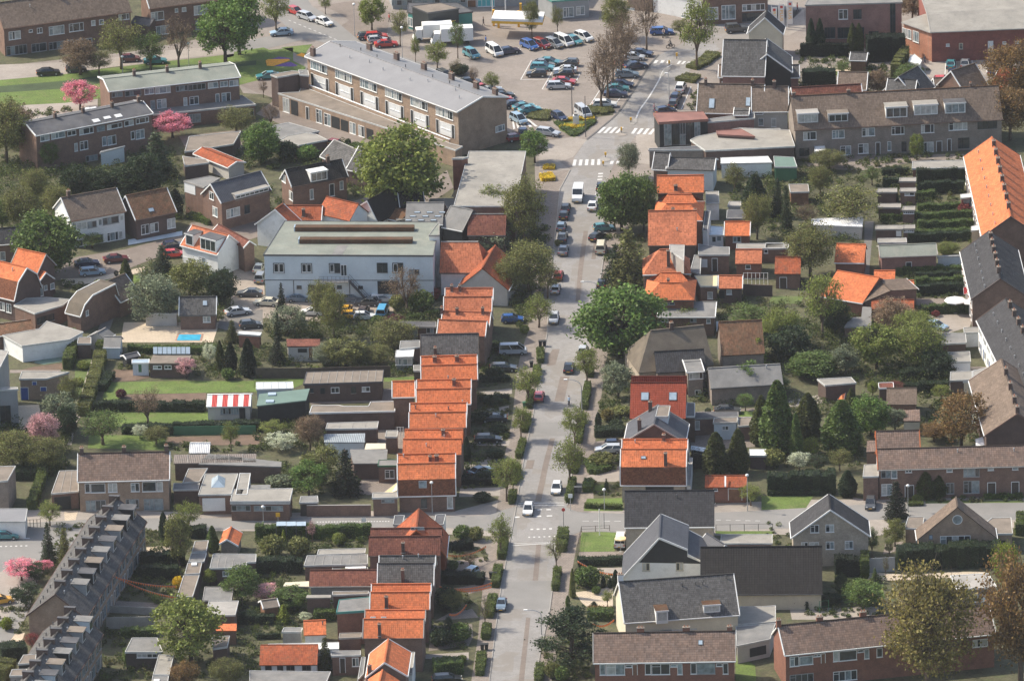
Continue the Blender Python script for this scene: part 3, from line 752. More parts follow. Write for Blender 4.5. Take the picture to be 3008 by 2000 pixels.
def thicket(pts,dens=.5,hmin=.4,hmax=1.6,name='undergrowth',mat='garden',seed=1,leaf=.15,per=70,z=0):
 """garden planting nobody could count,one object of kind stuff"""
 rnd=random.Random(seed);P=[G(p) for p in pts];n=len(P)
 xs=[p.x for p in P];ys=[p.y for p in P];m=MB();ar=abs(sum(P[i].x*P[(i+1)%n].y-P[(i+1)%n].x*P[i].y for i in range(n)))/2
 def inside(x,y):
  c=False
  for i in range(n):
   a,b=P[i],P[(i+1)%n]
   if (a.y>y) != (b.y>y) and x<(b.x-a.x)*(y-a.y)/(b.y-a.y)+a.x:c=not c
  return c
 k=0;want=int(ar*dens);tries=0
 while k<want and tries<want*20:
  tries+=1;x,y=rnd.uniform(min(xs),max(xs)),rnd.uniform(min(ys),max(ys))
  if not inside(x,y):continue
  k+=1;h=rnd.uniform(hmin,hmax)*(1 if rnd.random()<.8 else 1.4);r=h*rnd.uniform(.4,.75)+.15
  for _ in range(int(per*(.5+h*.5))):
   d=V((rnd.gauss(0,1),rnd.gauss(0,1),rnd.gauss(0,1))).normalized()*rnd.uniform(.6,1.05)
   c=V((x+d.x*r,y+d.y*r,h*.5+d.z*h*.5))
   if c.z>0:leafquad(m,c,leaf*rnd.uniform(.5,1.2),rnd)
 o=m.build(name,mat);
 if o:o['kind']='stuff'
 return o
def car_meshes(kind):
 S={'hatch':dict(L=3.9,W=.83,body=[(-1.95,.32),(-1.93,.75),(-1.86,.95),(.75,.92),(1.75,.74),(1.93,.55),(1.95,.3)],cab=[(-1.84,.93),(-1.55,1.40),(.05,1.43),(.92,.90)]),
   'sedan':dict(L=4.5,W=.87,body=[(-2.25,.32),(-2.24,.78),(-2.1,.96),(.85,.92),(2.05,.72),(2.23,.55),(2.25,.3)],cab=[(-1.75,.94),(-1.05,1.37),(.2,1.40),(1.05,.90)]),
   'estate':dict(L=4.6,W=.87,body=[(-2.3,.32),(-2.28,.78),(-2.2,.96),(.95,.93),(2.1,.73),(2.28,.55),(2.3,.3)],cab=[(-2.18,.94),(-1.85,1.42),(.3,1.45),(1.15,.91)]),
   'mpv':dict(L=4.3,W=.88,body=[(-2.15,.32),(-2.13,.85),(-2.06,1.05),(1.0,1.0),(1.85,.85),(2.12,.6),(2.15,.3)],cab=[(-2.04,1.02),(-1.75,1.62),(.35,1.65),(1.45,.93)]),
   'offroad':dict(L=4.4,W=.9,body=[(-2.2,.42),(-2.2,.95),(-2.15,1.1),(.7,1.08),(2.0,1.0),(2.18,.8),(2.2,.4)],cab=[(-2.13,1.08),(-1.98,1.75),(.15,1.78),(.85,1.05)]),
   'van':dict(L=5.2,W=.97,body=[(-2.6,.35),(-2.6,2.15),(-2.5,2.35),(.9,2.35),(1.75,1.45),(2.5,1.05),(2.6,.7),(2.6,.32)],cab=None),
   'minivan':dict(L=4.8,W=.93,body=[(-2.4,.35),(-2.38,1.1),(-2.33,1.15),(1.2,1.1),(2.2,.95),(2.38,.7),(2.4,.32)],cab=[(-2.32,1.12),(-2.2,1.88),(.9,1.9),(1.95,1.02)]),
   'beetle':dict(L=4.0,W=.76,body=[(-2.0,.38),(-1.9,.7),(-1.5,.93),(.7,.93),(1.5,.88),(1.92,.62),(2.0,.36)],cab=[(-1.6,.9),(-.9,1.38),(.05,1.44),(.75,.92)])}[kind]
 L,W=S['L'],S['W'];out={}
 def loft(m,prof,w0,w1,zsplit,close_z):
  n=len(prof);top=[]
  def wd(z,x):
   k=1-.10*max(0,abs(x)/(L/2)-.72)/.28
   return (w0 if z <= zsplit else w0+(w1-w0)*min(1,(z-zsplit)/max(.01,close_z-zsplit)))*k
  Lf=[V((x,wd(z,x),z)) for x,z in prof];Rt=[V((x,-wd(z,x),z)) for x,z in prof]
  for i in range(n-1):m.face([Lf[i],Rt[i],Rt[i+1],Lf[i+1]][::-1])
  m.face([Rt[-1],Lf[-1],Lf[0],Rt[0]][::-1])
  m.face(Lf);m.face(Rt[::-1])
 b=MB();loft(b,S['body'],W,W*.94,.75,1.1 if S['cab'] else 2.5)
 if S['cab']:
  c=S['cab'];z1=c[1][1]
  b.box6([V((c[1][0]-.03,-W*.72,z1-.03)),V((c[2][0]+.03,-W*.72,z1-.03)),V((c[2][0]+.03,W*.72,z1-.03)),V((c[1][0]-.03,W*.72,z1-.03)),
    V((c[1][0]+.1,-W*.66,z1+.03)),V((c[2][0]-.05,-W*.66,z1+.03)),V((c[2][0]-.05,W*.66,z1+.03)),V((c[1][0]+.1,W*.66,z1+.03))])
  for s_ in (-1,1):
   for (xa,za),(xb,zb) in ((c[0],c[1]),(c[3],c[2]),(((c[0][0]+c[3][0])/2-.05,c[0][1]),((c[1][0]+c[2][0])/2-.05,z1))):
    p0,p1=V((xa,s_*W*.89,za)),V((xb,s_*W*.71,zb));b.tube([p0,p1],[.055,.045],4)
  g=MB();Lf=[V((c[0][0],W*.88,c[0][1])),V((c[1][0],W*.70,z1)),V((c[2][0],W*.70,z1)),V((c[3][0],W*.88,c[3][1]))];Rt=[V((p.x,-p.y,p.z)) for p in Lf]
  for i in range(3):g.face([Lf[i],Lf[i+1],Rt[i+1],Rt[i]])
  g.face(Lf[::-1]);g.face(Rt)
 else:
  g=MB();n_=V((.9,0,.85)).normalized()*.02
  g.face([V((.98,-.82,2.28))+n_,V((1.72,-.86,1.5))+n_,V((1.72,.86,1.5))+n_,V((.98,.82,2.28))+n_][::1])
  for s_ in (-1,1):
   q=[V((.35,s_*.985,1.45)),V((1.55,s_*.985,1.42)),V((.95,s_*.955,2.1)),V((.35,s_*.955,2.1))];g.face(q if s_<0 else q[::-1])
  g.face([V((-2.62,-.75,1.5)),V((-2.62,-.75,2.0)),V((-2.62,.75,2.0)),V((-2.62,.75,1.5))])
 out['body']=b.mesh('body_'+kind,'paint');out['glass']=g.mesh('windows_'+kind,'carglass')
 wx=L*.31
 wm=MB();
 pts=[V((0.31*cos(2*pi*k/14),0,0.31*sin(2*pi*k/14))) for k in range(14)]
 wm.face([p+V((0,.1,0)) for p in pts]);wm.face([p-V((0,.1,0)) for p in pts][::-1])
 for k in range(14):wm.face([pts[k]+V((0,.1,0)),pts[k]-V((0,.1,0)),pts[(k+1)%14]-V((0,.1,0)),pts[(k+1)%14]+V((0,.1,0))])
 wm.m=1
 for s_ in (-1,1):wm.face([p*.58+V((0,s_*.106,0)) for p in pts][::s_])
 out['wheel']=wm.mesh('wheel',['tyre','metal'])
 out['wpos']=[(wx,W-.07),(wx,-W+.07),(-wx,W-.07),(-wx,-W+.07)]
 hl=MB();hl.bar((-.03,-.16,-.07),V((.05,0,0)),V((0,.32,0)),V((0,0,.14)));out['head']=hl.mesh('headlight','lampglobe');out['tail']=hl.mesh('tail_light','red')
 out['hp']=(L/2-.04 if S['cab'] else 2.58,W*.68,.66 if S['cab'] else .85);out['tp']=(-L/2+.0,W*.74,.8 if S['cab'] else 1.1)
 pl=MB();pl.bar((-.015,-.26,-.055),V((.03,0,0)),V((0,.52,0)),V((0,0,.11)));out['plate']=pl.mesh('number_plate','yellow')
 bp=MB();bp.box(0,0,-.06,.06,.06,W*.92);out['bumper']=bp.mesh('bumper','steel_dark');out['L']=L
 return out
_cars={}
CARC={'red':(.50,.035,.03),'darkred':(.22,.02,.025),'pink':(.62,.10,.11),'white':(.78,.78,.76),'silver':(.48,.50,.52),'grey':(.22,.23,.24),'darkgrey':(.07,.075,.08),'black':(.018,.018,.02),'navy':(.02,.03,.075),
  'blue':(.04,.12,.36),'lightblue':(.30,.42,.52),'skyblue':(.10,.38,.62),'teal':(.05,.22,.24),'green':(.03,.10,.07),'yellow':(.75,.40,.03),'cream':(.68,.63,.48),'maroon':(.12,.02,.025),'steel':(.16,.22,.28),'brown':(.08,.055,.045),'bluegreen':(.09,.30,.34)}
def car(label,p,heading,kind='hatch',col='silver',group=None,name='parked_car',cat='car'):
 if kind not in _cars:_cars[kind]=car_meshes(kind)
 K=_cars[kind];P=G(p,.6);P.z=.03;o=root(name if kind not in ('van','minivan') else 'van',P,label,'van' if kind in ('van','minivan') else cat,group,R(heading))
 c=CARC[col];mk('body',K['body'],o,c);mk('windows',K['glass'],o)
 for x,y in K['wpos']:q=mk('wheel',K['wheel'],o);q.location=(x,y,.31)
 for s_ in (-1,1):
  q=mk('headlight',K['head'],o);q.location=(K['hp'][0],s_*K['hp'][1],K['hp'][2])
  q=mk('tail_light',K['tail'],o);q.location=(K['tp'][0],s_*K['tp'][1],K['tp'][2])
 q=mk('number_plate',K['plate'],o);q.location=(K['L']/2+.02,0,.45);q=mk('number_plate',K['plate'],o);q.location=(-K['L']/2-.02,0,.55)
 q=mk('bumper',K['bumper'],o);q.location=(K['L']/2-.03,0,.42);q=mk('bumper',K['bumper'],o);q.location=(-K['L']/2+.03,0,.42)
 return o
def lamp_ball(label,base,top,group='street lamps with globe heads'):
 P=G(base);h=(base[1]-top)/(sc_at(base)*cos(PITCH));o=root('street_lamp',P,label,'street lamp',group)
 m=MB();m.tube([P,P+ZUP*.9,P+ZUP*.9,P+ZUP*(h-.3)],[.09,.09,.055,.045],7);m.build('post','metal',o)
 m=MB();m.ball(P+ZUP*h,.3,.24);m.build('globe','lampglobe',o,smooth=True)
 m=MB();m.tube([P+ZUP*(h-.32),P+ZUP*(h-.2)],[.12,.2],7);m.build('collar','steel_dark',o)
def lamp_arm(label,base,kneex,head,group='curved arm street lamps'):
 P=G(base);zr=sc_at(base);h=(base[1]-head[1])/(zr*cos(PITCH));dx=(head[0]-base[0])/zr
 o=root('street_lamp',P,label,'street lamp',group);pts=[P,P+ZUP*(h*.8)];rr=[.1,.07]
 for k in range(1,7):
  t=k/6*pi/2;pts.append(P+ZUP*(h*.8+(h*.2)*sin(t))+V((dx*(1-cos(t)),0,0)));rr.append(.055)
 m=MB();m.tube(pts,rr,7);m.build('post','metal',o)
 m=MB();m.bar(pts[-1]+V((-.55 if dx<0 else -.05,-.14,-.06)),V((.6,0,0)),V((0,.28,0)),ZUP*.14);m.build('lamp_head','lampglobe',o)
def post(label,base,top,kind='sign',mat='metal',cat='sign post',name='sign_post',group=None,disc='bluedoor',rad=.05):
 P=G(base);h=(base[1]-top)/(sc_at(base)*cos(PITCH));o=root(name,P,label,cat,group)
 m=MB();m.tube([P,P+ZUP*h],[rad,rad*.8],7);m.build('post',mat,o)
 if kind=='disc':
  c=P+ZUP*(h-.3);m=MB();pts=[c+V((.3*cos(2*pi*k/14),-.07,.3*sin(2*pi*k/14))) for k in range(14)]
  m.face(pts);m.face([p+V((0,.03,0)) for p in pts][::-1])
  for k in range(14):m.face([pts[k],pts[k]+V((0,.03,0)),pts[(k+1)%14]+V((0,.03,0)),pts[(k+1)%14]])
  m.build('sign_plate',disc,o)
 if kind=='plate':
  m=MB();m.bar(P+ZUP*(h-.7)+V((-.35,-.09,0)),V((.7,0,0)),V((0,.03,0)),ZUP*.7);m.build('sign_plate',disc,o)
 return o
def beacon(label,base,top,group='yellow island beacons'):
 P=G(base);h=max(.9,(base[1]-top)/(sc_at(base)*cos(PITCH)));o=root('traffic_beacon',P,label,'bollard',group)
 m=MB();m.tube([P,P+ZUP*h*.45],[.07,.07],7);m.build('post','steel_dark',o)
 m=MB();m.box(P.x,P.y,h*.45,h,.18,.1);m.build('beacon_box','yellow',o)
def wallrun(label,pts,h=1.8,th=.12,mat='wood_dark',name='fence',cat='fence',posts=0,group=None,panel=None,cap=None):
 P=[G(p) for p in pts];c=sum(P,V((0,0,0)))/len(P);o=root(name,c,label,cat,group)
 for i in range(len(P)-1):
  A,B=P[i],P[i+1];d=(B-A);Ls=d.length;d=d.normalized();nn=V((-d.y,d.x,0))*th;n=max(1,round(Ls/(panel or 1e9)))
  for k in range(n):
   s0=A+(B-A)*k/n;s1=A+(B-A)*(k+1)/n;g_=d*(.03 if panel else 0)
   m=MB();m.bar(s0+g_-nn/2,(s1-s0)-g_*2,nn,ZUP*h);m.build('panel' if panel else 'wall_body',mat,o)
   if panel:m=MB();m.box(s0.x,s0.y,0,h+.1,.06,.06);m.build('post',mat,o)
  if cap:m=MB();m.bar(A-nn*.7+ZUP*h,(B-A),nn*1.4,ZUP*.07);m.build('coping',cap,o)
 return o
def lightfence(label,pts,h=1.0,mat='metal',gap=2.2,group=None,rails=2,cat='railing',name='railing'):
 P=[G(p) for p in pts];c=sum(P,V((0,0,0)))/len(P);o=root(name,c,label,cat,group)
 for i in range(len(P)-1):
  A,B=P[i],P[i+1];n=max(1,round((B-A).length/gap))
  for k in range(n+1):
   q=A+(B-A)*k/n;m=MB();m.tube([q,q+ZUP*h],[.05,.05],5);m.build('post',mat,o)
  for r_ in range(rails):
   zz=h*(1-.45*r_)-.05;m=MB();m.tube([A+ZUP*zz,B+ZUP*zz],[.03,.03],4);m.build('rail',mat,o)
 return o
def parasol(label,p,wpx,col,z=2.3,group=None):
 P=G(p,z);r=wpx/sc_at(p)/2;o=root('parasol',(P.x,P.y,0),label,'parasol',group);b_=V((P.x,P.y,0))
 m=MB();ap=b_+ZUP*(z+r*.32);rim=[b_+V((r*cos(2*pi*k/8),r*sin(2*pi*k/8),z)) for k in range(8)]
 for k in range(8):m.face([ap,rim[k],rim[(k+1)%8]]);m.face([rim[k],rim[k]-ZUP*.18,rim[(k+1)%8]-ZUP*.18,rim[(k+1)%8]])
 m.build('canopy','matte',o,col);m=MB();m.tube([b_,ap],[.04,.03],6);m.build('pole','metal',o)
 m=MB();m.tube([b_,b_+ZUP*.1],[.35,.35],8);m.build('base','concrete',o)
def awning(label,pts4,zs,col,name='awning',cat='awning',mat='matte'):
 """tilted cloth:four pixels with heights"""
 T=[G(p,z) for p,z in zip(pts4,zs)];c=sum(T,V((0,0,0)))/4;m=MB();m.face(T);m.face([p-ZUP*.06 for p in T][::-1])
 for i in range(4):j=(i+1)%4;m.face([T[i]-ZUP*.06,T[j]-ZUP*.06,T[j],T[i]])
 o=root(name,c,label,cat);q=m.build('cloth',mat,o,col)
 m=MB();m.tube([T[0],T[1]],[.04,.04],5);m.build('front_rail','white',o);m=MB();m.tube([T[3],T[0]],[.03,.03],5);m.tube([T[2],T[1]],[.03,.03],5);m.build('arm','metal',o)
 return o
def person(label,base,col_top=(.5,.5,.5),col_leg=(.05,.05,.08),pose='stand',rz=0,hair=(.06,.04,.03),loc=None):
 P=loc if loc is not None else G(base);o=root('person',P,label,'person',None,R(rz))
 if pose=='ride':J=dict(pel=(0,0,.95),ch=(.12,0,1.35),nk=(.16,0,1.5),hd=(.18,0,1.68),sh=.19,hip=.1,kn=[(.38,.62),(.30,.82)],ft=[(.12,.22),(.2,.42)],el=(.34,1.22),ha=(.58,1.12))
 else:J=dict(pel=(0,0,.92),ch=(0,0,1.3),nk=(0,0,1.47),hd=(.02,0,1.64),sh=.2,hip=.1,kn=[(.12,.5),(-.04,.5)],ft=[(.22,.06),(-.2,.08)],el=(.0,1.12),ha=(.1,.86))
 vs=[J['pel'],J['ch'],J['nk'],J['hd'],(J['hd'][0],0,J['hd'][2]+.1)];ed=[(0,1),(1,2),(2,3),(3,4)];rad=[.15,.17,.06,.1,.085]
 for i,s_ in enumerate((1,-1)):
  b=len(vs);kx,kz=J['kn'][i];fx,fz=J['ft'][i]
  vs+=[(J['pel'][0],s_*J['hip'],J['pel'][2]-.08),(kx,s_*J['hip'],kz),(fx,s_*J['hip'],fz+.02),(fx+.16,s_*J['hip'],fz)];rad+=[.11,.07,.045,.04];ed+=[(0,b),(b,b+1),(b+1,b+2),(b+2,b+3)]
  b=len(vs);vs+=[(J['ch'][0],s_*J['sh'],J['ch'][2]+.1),(J['el'][0],s_*(J['sh']+.06),J['el'][1]),(J['ha'][0],s_*J['sh'],J['ha'][1]),(J['ha'][0]+.08,s_*J['sh'],J['ha'][1]-.02)]
  rad+=[.065,.048,.035,.03];ed+=[(1,b),(b,b+1),(b+1,b+2),(b+2,b+3)]
 me=bpy.data.meshes.new('body');me.from_pydata(vs,ed,[]);b_=mk('body',me,o)
 sk=b_.modifiers.new('s','SKIN');sv=me.skin_vertices[0].data
 for i,r_ in enumerate(rad):sv[i].radius=(r_,r_*(.8 if i<2 else 1))
 sv[0].use_root=True
 b_.modifiers.new('u','SUBSURF').levels=1
 dg=bpy.context.evaluated_depsgraph_get();m2=bpy.data.meshes.new_from_object(b_.evaluated_get(dg));b_.modifiers.clear();b_.data=m2
 m2.materials.clear()
 for nm,cc in (('cloth_top',col_top),('cloth_leg',col_leg),('face',None)):
  m2.materials.append(MAT('skin') if cc is None else colmat(cc))
 for f in m2.polygons:
  c=f.center;f.material_index=2 if c.z>J['nk'][2]+.03 or (c.x>J['ha'][0]-.03 and J['ha'][1]-.08<c.z<J['ha'][1]+.08 and abs(c.y)>.12) else (1 if c.z<J['pel'][2]+.03 else 0);f.use_smooth=True
 m=MB();hp=V(J['hd']);m.ball(hp+V((-.02,0,.075)),.112,.1,8,5);q=mk('hair',m.mesh('hair',colmat(hair),smooth=True),o)
 return o
def colmat(c,rough=.75):
 k='c_%d_%d_%d'%tuple(int(x*255) for x in c)
 if k not in _mats:_mats[k]=plain(k,c,rough,.06)
 return _mats[k]
def bike(label,P,rz,name='bicycle',cat='bicycle',motor=False,group=None,col=(.05,.05,.06)):
 o=root(name,P,label,cat,group,R(rz));fm=colmat(col)
 for x in (-.52,.52):
  m=MB();n=14;ri=.33
  pts=[V((x+ri*cos(2*pi*k/n),0,ri+.01+ri*sin(2*pi*k/n))) for k in range(n+1)]
  m.tube(pts,[.035 if not motor else .06]*(n+1),5);q=mk('wheel',m.mesh('wheel','tyre'),o)
 m=MB();
 for a_,b_ in (((-.52,0,.34),(-.12,0,.32)),((-.12,0,.32),(-.2,0,.85)),((-.12,0,.32),(.36,0,.75)),((-.18,0,.72),(.34,0,.8)),((.34,0,.95),(.52,0,.34)),((-.52,0,.34),(-.19,0,.7))):m.tube([a_,b_],[.025 if not motor else .06]*2,5)
 mk('frame',m.mesh('frame',fm),o)
 m=MB();m.tube([(.3,-.28,1.0),(.34,0,.98),(.3,.28,1.0)],[.02]*3,5);mk('handlebar',m.mesh('handlebar','metal'),o)
 m=MB();m.box(-.22,0,.86,.92,.13,.09);mk('saddle',m.mesh('saddle','wood_black'),o)
 return o
# ================= SETTING =================
m=MB();m.face([V((-2500,-1000,0)),V((2500,-1000,0)),V((2500,4000,0)),V((-2500,4000,0))]);m.build('ground','soil')['kind']='structure'
over()
sheet('square_paving',[(560,40),(620,-60),(1500,-80),(2420,-90),(2440,60),(2330,175),(2120,215),(1900,210),(1700,250),(1560,330),(1500,420),(1420,440),(1330,520),(1235,520),(1230,330),(1160,300),(700,110),(600,120)],'square',.01)
sheet('pavement',[(-60,250),(-60,160),(300,120),(620,60),(760,110),(640,220),(560,215),(540,180),(250,150),(110,175)],'square',.012)
RL=[(1118,1640),(1128,1568),(1142,1450),(1155,1351),(1172,1263),(1190,1164),(1211,1034),(1228,961),(1242,859),(1254,809),(1261,767),(1266,667),(1276,567),(1284,499),(1290,437),(1314,392),(1323,362),(1351,322),(1394,288),(1421,262),(1449,225),(1474,185),(1497,150),(1516,128),(1560,108),(1600,80),(1640,50),(1690,20),(1750,-30)]
RR=[(1228,1640),(1232,1568),(1243,1501),(1265,1401),(1275,1326),(1285,1251),(1305,1164),(1315,1094),(1328,1024),(1339,949),(1347,889),(1351,859),(1359,809),(1373,674),(1383,634),(1392,567),(1386,500),(1388,442),(1414,376),(1464,313),(1504,295),(1527,255),(1579,175),(1599,150),(1625,128),(1680,105),(1750,90),(1810,60),(1850,20),(1900,-30)]
PL=[(1075,1640),(1085,1568),(1100,1470),(1112,1351),(1127,1263),(1145,1164),(1160,1060),(1180,961),(1190,859),(1200,809),(1215,767),(1225,667),(1235,567),(1240,499),(1243,437),(1243,400)]
PR_=[(1265,1640),(1270,1568),(1285,1490),(1303,1400),(1315,1326),(1329,1251),(1367,1164),(1366,1094),(1370,1024),(1379,949),(1388,889),(1391,859),(1400,809),(1420,674),(1430,634),(1440,567),(1450,500),(1440,442),(1470,400)]
def ribbon(name,A,B,mat,z):
 m=MB();n=40
 def samp(L,t):
  s=t*(len(L)-1);i=min(int(s),len(L)-2);return (L[i][0]+(L[i+1][0]-L[i][0])*(s-i),L[i][1]+(L[i+1][1]-L[i][1])*(s-i))
 for k in range(len(A)-1):
  m.face([G(A[k],z),G(B[k],z),G(B[k+1],z),G(A[k+1],z)])
 o=m.build(name,mat);o['kind']='structure';return o
ribbon('pavement',PL,RL[:len(PL)],'flags',.02)
ribbon('pavement',RR[:len(PR_)],PR_,'flags',.02)
ribbon('road',RL,RR,'road',.03)
sheet('pavement',[(-60,1165),(120,1175),(340,1176),(560,1182),(860,1176),(1040,1178),(1150,1150),(1150,1235),(1000,1228),(560,1222),(330,1222),(180,1225),(-60,1330)],'pave',.014)
sheet('side_street',[(-60,1210),(120,1200),(250,1193),(560,1192),(900,1189),(1110,1187),(1190,1165),(1190,1238),(1165,1225),(1040,1215),(860,1217),(560,1218),(330,1219),(120,1290),(90,1330),(60,1420),(-60,1600)],'asphalt',.034)
sheet('pavement',[(1315,1160),(1440,1175),(1640,1160),(1830,1150),(2100,1148),(2430,1140),(2430,1215),(2100,1215),(1830,1230),(1640,1232),(1420,1232),(1330,1228)],'pave',.014)
sheet('side_street',[(1285,1160),(1330,1178),(1440,1182),(1640,1180),(1820,1172),(2000,1160),(2430,1156),(2430,1200),(2330,1196),(2000,1196),(1830,1215),(1640,1222),(1440,1226),(1340,1222),(1290,1244)],'asphalt',.034)
tile(2,3)
def dashes(label_name,pts,n,wd,duty=.5,z=.05):
 P=[G(p) for p in pts];A,B=P[0],P[-1];d=(B-A)/n;nn=V((-d.y,d.x,0)).normalized()*wd/2;m=MB()
 for k in range(n):
  a_=A+d*k;b_=a_+d*duty;zz=V((0,0,z));m.face([a_-nn+zz,b_-nn+zz,b_+nn+zz,a_+nn+zz])
 m.build(label_name,'paintline')['kind']='structure'
def zebra(pts,n,z=.052,name='zebra_crossing'):
 """corner pixels near-left,near-right,far-right,far-left:each bar its own piece"""
 T=[G(p) for p in pts];c=sum(T,V((0,0,0)))/4;o=bpy.data.objects.new(name,None);COL.objects.link(o);o.location=(c.x,c.y,0);o['kind']='structure'
 for k in range(n):
  f0,f1=k/(n-.5),(k+.52)/(n-.5);zz=V((0,0,z));m=MB()
  m.face([T[0].lerp(T[1],f0)+zz,T[0].lerp(T[1],f1)+zz,T[3].lerp(T[2],f1)+zz,T[3].lerp(T[2],f0)+zz]);m.build('bar','paintline',o)
dashes('road_marking',[(650,95),(1040,97)],4,.14,.6);dashes('road_marking',[(1880,85),(2330,95)],5,.14,.5)
dashes('road_marking',[(0,320),(400,298)],1,.22,1);dashes('road_marking',[(0,302),(390,290)],1,.12,1)
dashes('road_marking',[(20,60),(420,45)],4,.5,.5);dashes('road_marking',[(170,172),(400,165)],4,.5,.45)
dashes('road_marking',[(150,245),(430,235)],6,.4,.35)
tile(2,2)
dashes('road_marking',[(60,1500),(480,1495)],1,.2,1);dashes('road_marking',[(55,1523),(480,1516)],1,.2,1);dashes('road_marking',[(150,1560),(400,1558)],3,.5,.5)
tile(1,3);dashes('road_marking',[(560,104),(1240,98)],26,.3,.55);dashes('road_marking',[(680,165),(1250,160)],3,.2,.5)
tile(0,3);dashes('road_marking',[(0,260),(330,252)],3,.3,.5);dashes('road_marking',[(0,330),(280,322)],6,.35,.4)
tile(2,0)
zebra([(555,1532),(812,1522),(815,1470),(568,1475)],5);zebra([(900,1515),(1040,1512),(1050,1485),(910,1487)],3)
zebra([(785,1230),(975,1230),(1030,1175),(840,1175)],4);zebra([(1095,1235),(1280,1245),(1325,1190),(1130,1185)],4)
zebra([(1300,588),(1450,588),(1465,560),(1320,560)],3);zebra([(1515,595),(1660,598),(1690,575),(1540,565)],4)
strip('road_marking',smooth_line([(1130,1140),(1170,1030),(1260,900),(1350,750),(1400,650),(1470,600)]),.28,'paintline',.05)
sheet('traffic_island',[(960,1240),(1010,1225),(1065,1235),(1040,1252),(985,1255)],'pave',.09)
sheet('traffic_island',[(1090,1145),(1120,1100),(1150,1090),(1150,1130),(1120,1150)],'kerb',.09)
sheet('traffic_island',[(1365,705),(1410,625),(1470,620),(1440,660),(1380,712)],'kerb',.09)
sheet('traffic_island',[(805,1480),(830,1455),(905,1455),(905,1480),(870,1490)],'kerb',.09)
strip('kerb',smooth_line([(690,1290),(860,1150),(970,1050),(1080,900),(1180,740),(1270,600),(1350,510)]),.35,'darkroad',.035,.06)
tile(2,1)
m0=[(785,100),(835,100),(845,20),(795,20)]
for k in range(3):sheet('road_marking',[(785+k*4,92-k*27),(830+k*4,90-k*27),(832+k*4,80-k*27),(788+k*4,82-k*27)],'paintline',.05)
dashes('road_marking',[(768,250),(782,130)],6,.25,.45)
over()
for nm,L,s_ in (('kerb',RL[:16],.5),('kerb',RR[:5],-.5),('kerb',RR[6:17],-.5)):strip(nm,L,.16,'kerb',.012,.11,s_*1)
tile(2,0)
sheet('parking_bays',[(-30,740),(80,740),(320,300),(650,270),(720,330),(560,480),(640,600),(560,820),(280,825),(300,740),(80,738)],'square',.016)
for a_,b_ in (((80,738),(180,560)),((278,825),(385,640)),((560,820),(625,680)),((710,985),(870,740)),((950,965),(1130,720)),((1560,1010),(1650,800)),((1440,980),(1480,860))):strip('road_marking',[a_,b_],.16,'paintline',.03)
strip('road_marking',[(80,738),(300,736)],.16,'paintline',.03);strip('road_marking',[(278,825),(545,823)],.16,'paintline',.03)
sheet('car_park_lane',[(0,1110),(160,1100),(300,1130),(560,1260),(290,1300),(0,1290)],'brickroad',.022)
sheet('pavement',[(290,1300),(560,1265),(690,1290),(560,1450),(440,1490),(540,1568),(250,1568),(240,1400)],'pave',.026)
zebra([(10,1195),(110,1175),(70,1095),(0,1110)],3);zebra([(110,1175),(240,1170),(150,1100),(60,1105)],3)
sheet('planting_bed',[(400,1110),(560,1090),(770,1110),(700,1200),(570,1268),(440,1200)],'grassdull',.04)
sheet('planting_bed',[(700,990),(940,985),(930,1060),(780,1080),(700,1050)],'soil',.04)
sheet('planting_bed',[(150,1080),(200,1010),(340,1020),(390,1110),(260,1120)],'soil',.04)
sheet('pavement',[(1140,1250),(1380,1180),(1400,1360),(1270,1520),(1150,1500)],'pave',.036)
tile(1,0)
sheet('street',[(-300,420),(150,330),(300,250),(600,330),(300,400),(-50,490),(-300,540)],'asphalt',.03)
sheet('street',[(-120,-160),(360,-160),(520,60),(740,200),(980,400),(1700,640),(2358,880),(2358,1000),(1700,760),(900,480),(500,360),(280,250),(120,80)],'asphalt',.032)
sheet('pavement',[(740,270),(860,190),(720,100),(560,60),(900,10),(1250,120),(1200,330),(960,390)],'brickroad',.02)
dashes('road_marking',[(300,190),(860,420)],12,.16,.5)
dashes('road_marking',[(230,120),(120,30)],3,.16,.5)
sheet('lawn',[(230,440),(520,410),(470,470),(440,540),(380,500)],'grass',.03)
sheet('lawn',[(-200,480),(70,440),(210,500),(460,620),(440,660),(120,680),(-240,730)],'grass',.031)
sheet('tulip_bed',[(88,560),(110,548),(300,545),(315,558),(240,585),(160,612),(100,608)],'tulip_orange',.05)
sheet('tulip_bed',[(165,612),(240,588),(315,572),(385,605),(350,616)],'tulip_purple',.05)
sheet('tulip_bed',[(140,545),(210,525),(330,538),(300,548)],'tulip_purple',.048)
sheet('tulip_bed',[(370,510),(420,490),(450,500),(440,530)],'tulip_orange',.05)
tile(0,0)
sheet('street',[(-60,600),(500,580),(1000,540),(1500,470),(2000,430),(2360,320),(2360,470),(1880,520),(1500,560),(1000,625),(560,690),(-60,745)],'pave',.028)
sheet('grass_strip',[(-60,745),(560,690),(1000,630),(1500,570),(1880,530),(2360,475),(2700,440),(2700,690),(2360,745),(2150,800),(1000,900),(600,950),(-60,985)],'grass',.03)
sheet('ditch_bank',[(-60,800),(560,750),(1000,690),(1500,610),(2360,560),(2360,600),(1500,680),(1000,760),(560,820),(-60,860)],'ditchgrass',.035)
sheet('street',[(-60,985),(600,950),(900,910),(900,1060),(200,1180),(-60,1200)],'pave',.028)
sheet('pavement',[(1650,1260),(1980,1220),(2360,1180),(2360,1300),(2150,1400),(1700,1350)],'brickroad',.02)
tile(1,0)
sheet('service_yard',[(-250,740),(130,740),(200,900),(0,1050),(120,1100),(640,1330),(1030,1360),(1000,1500),(1800,1480),(1870,1380),(1100,1180),(0,850)],'brickroad',.021)
tile(0,1)
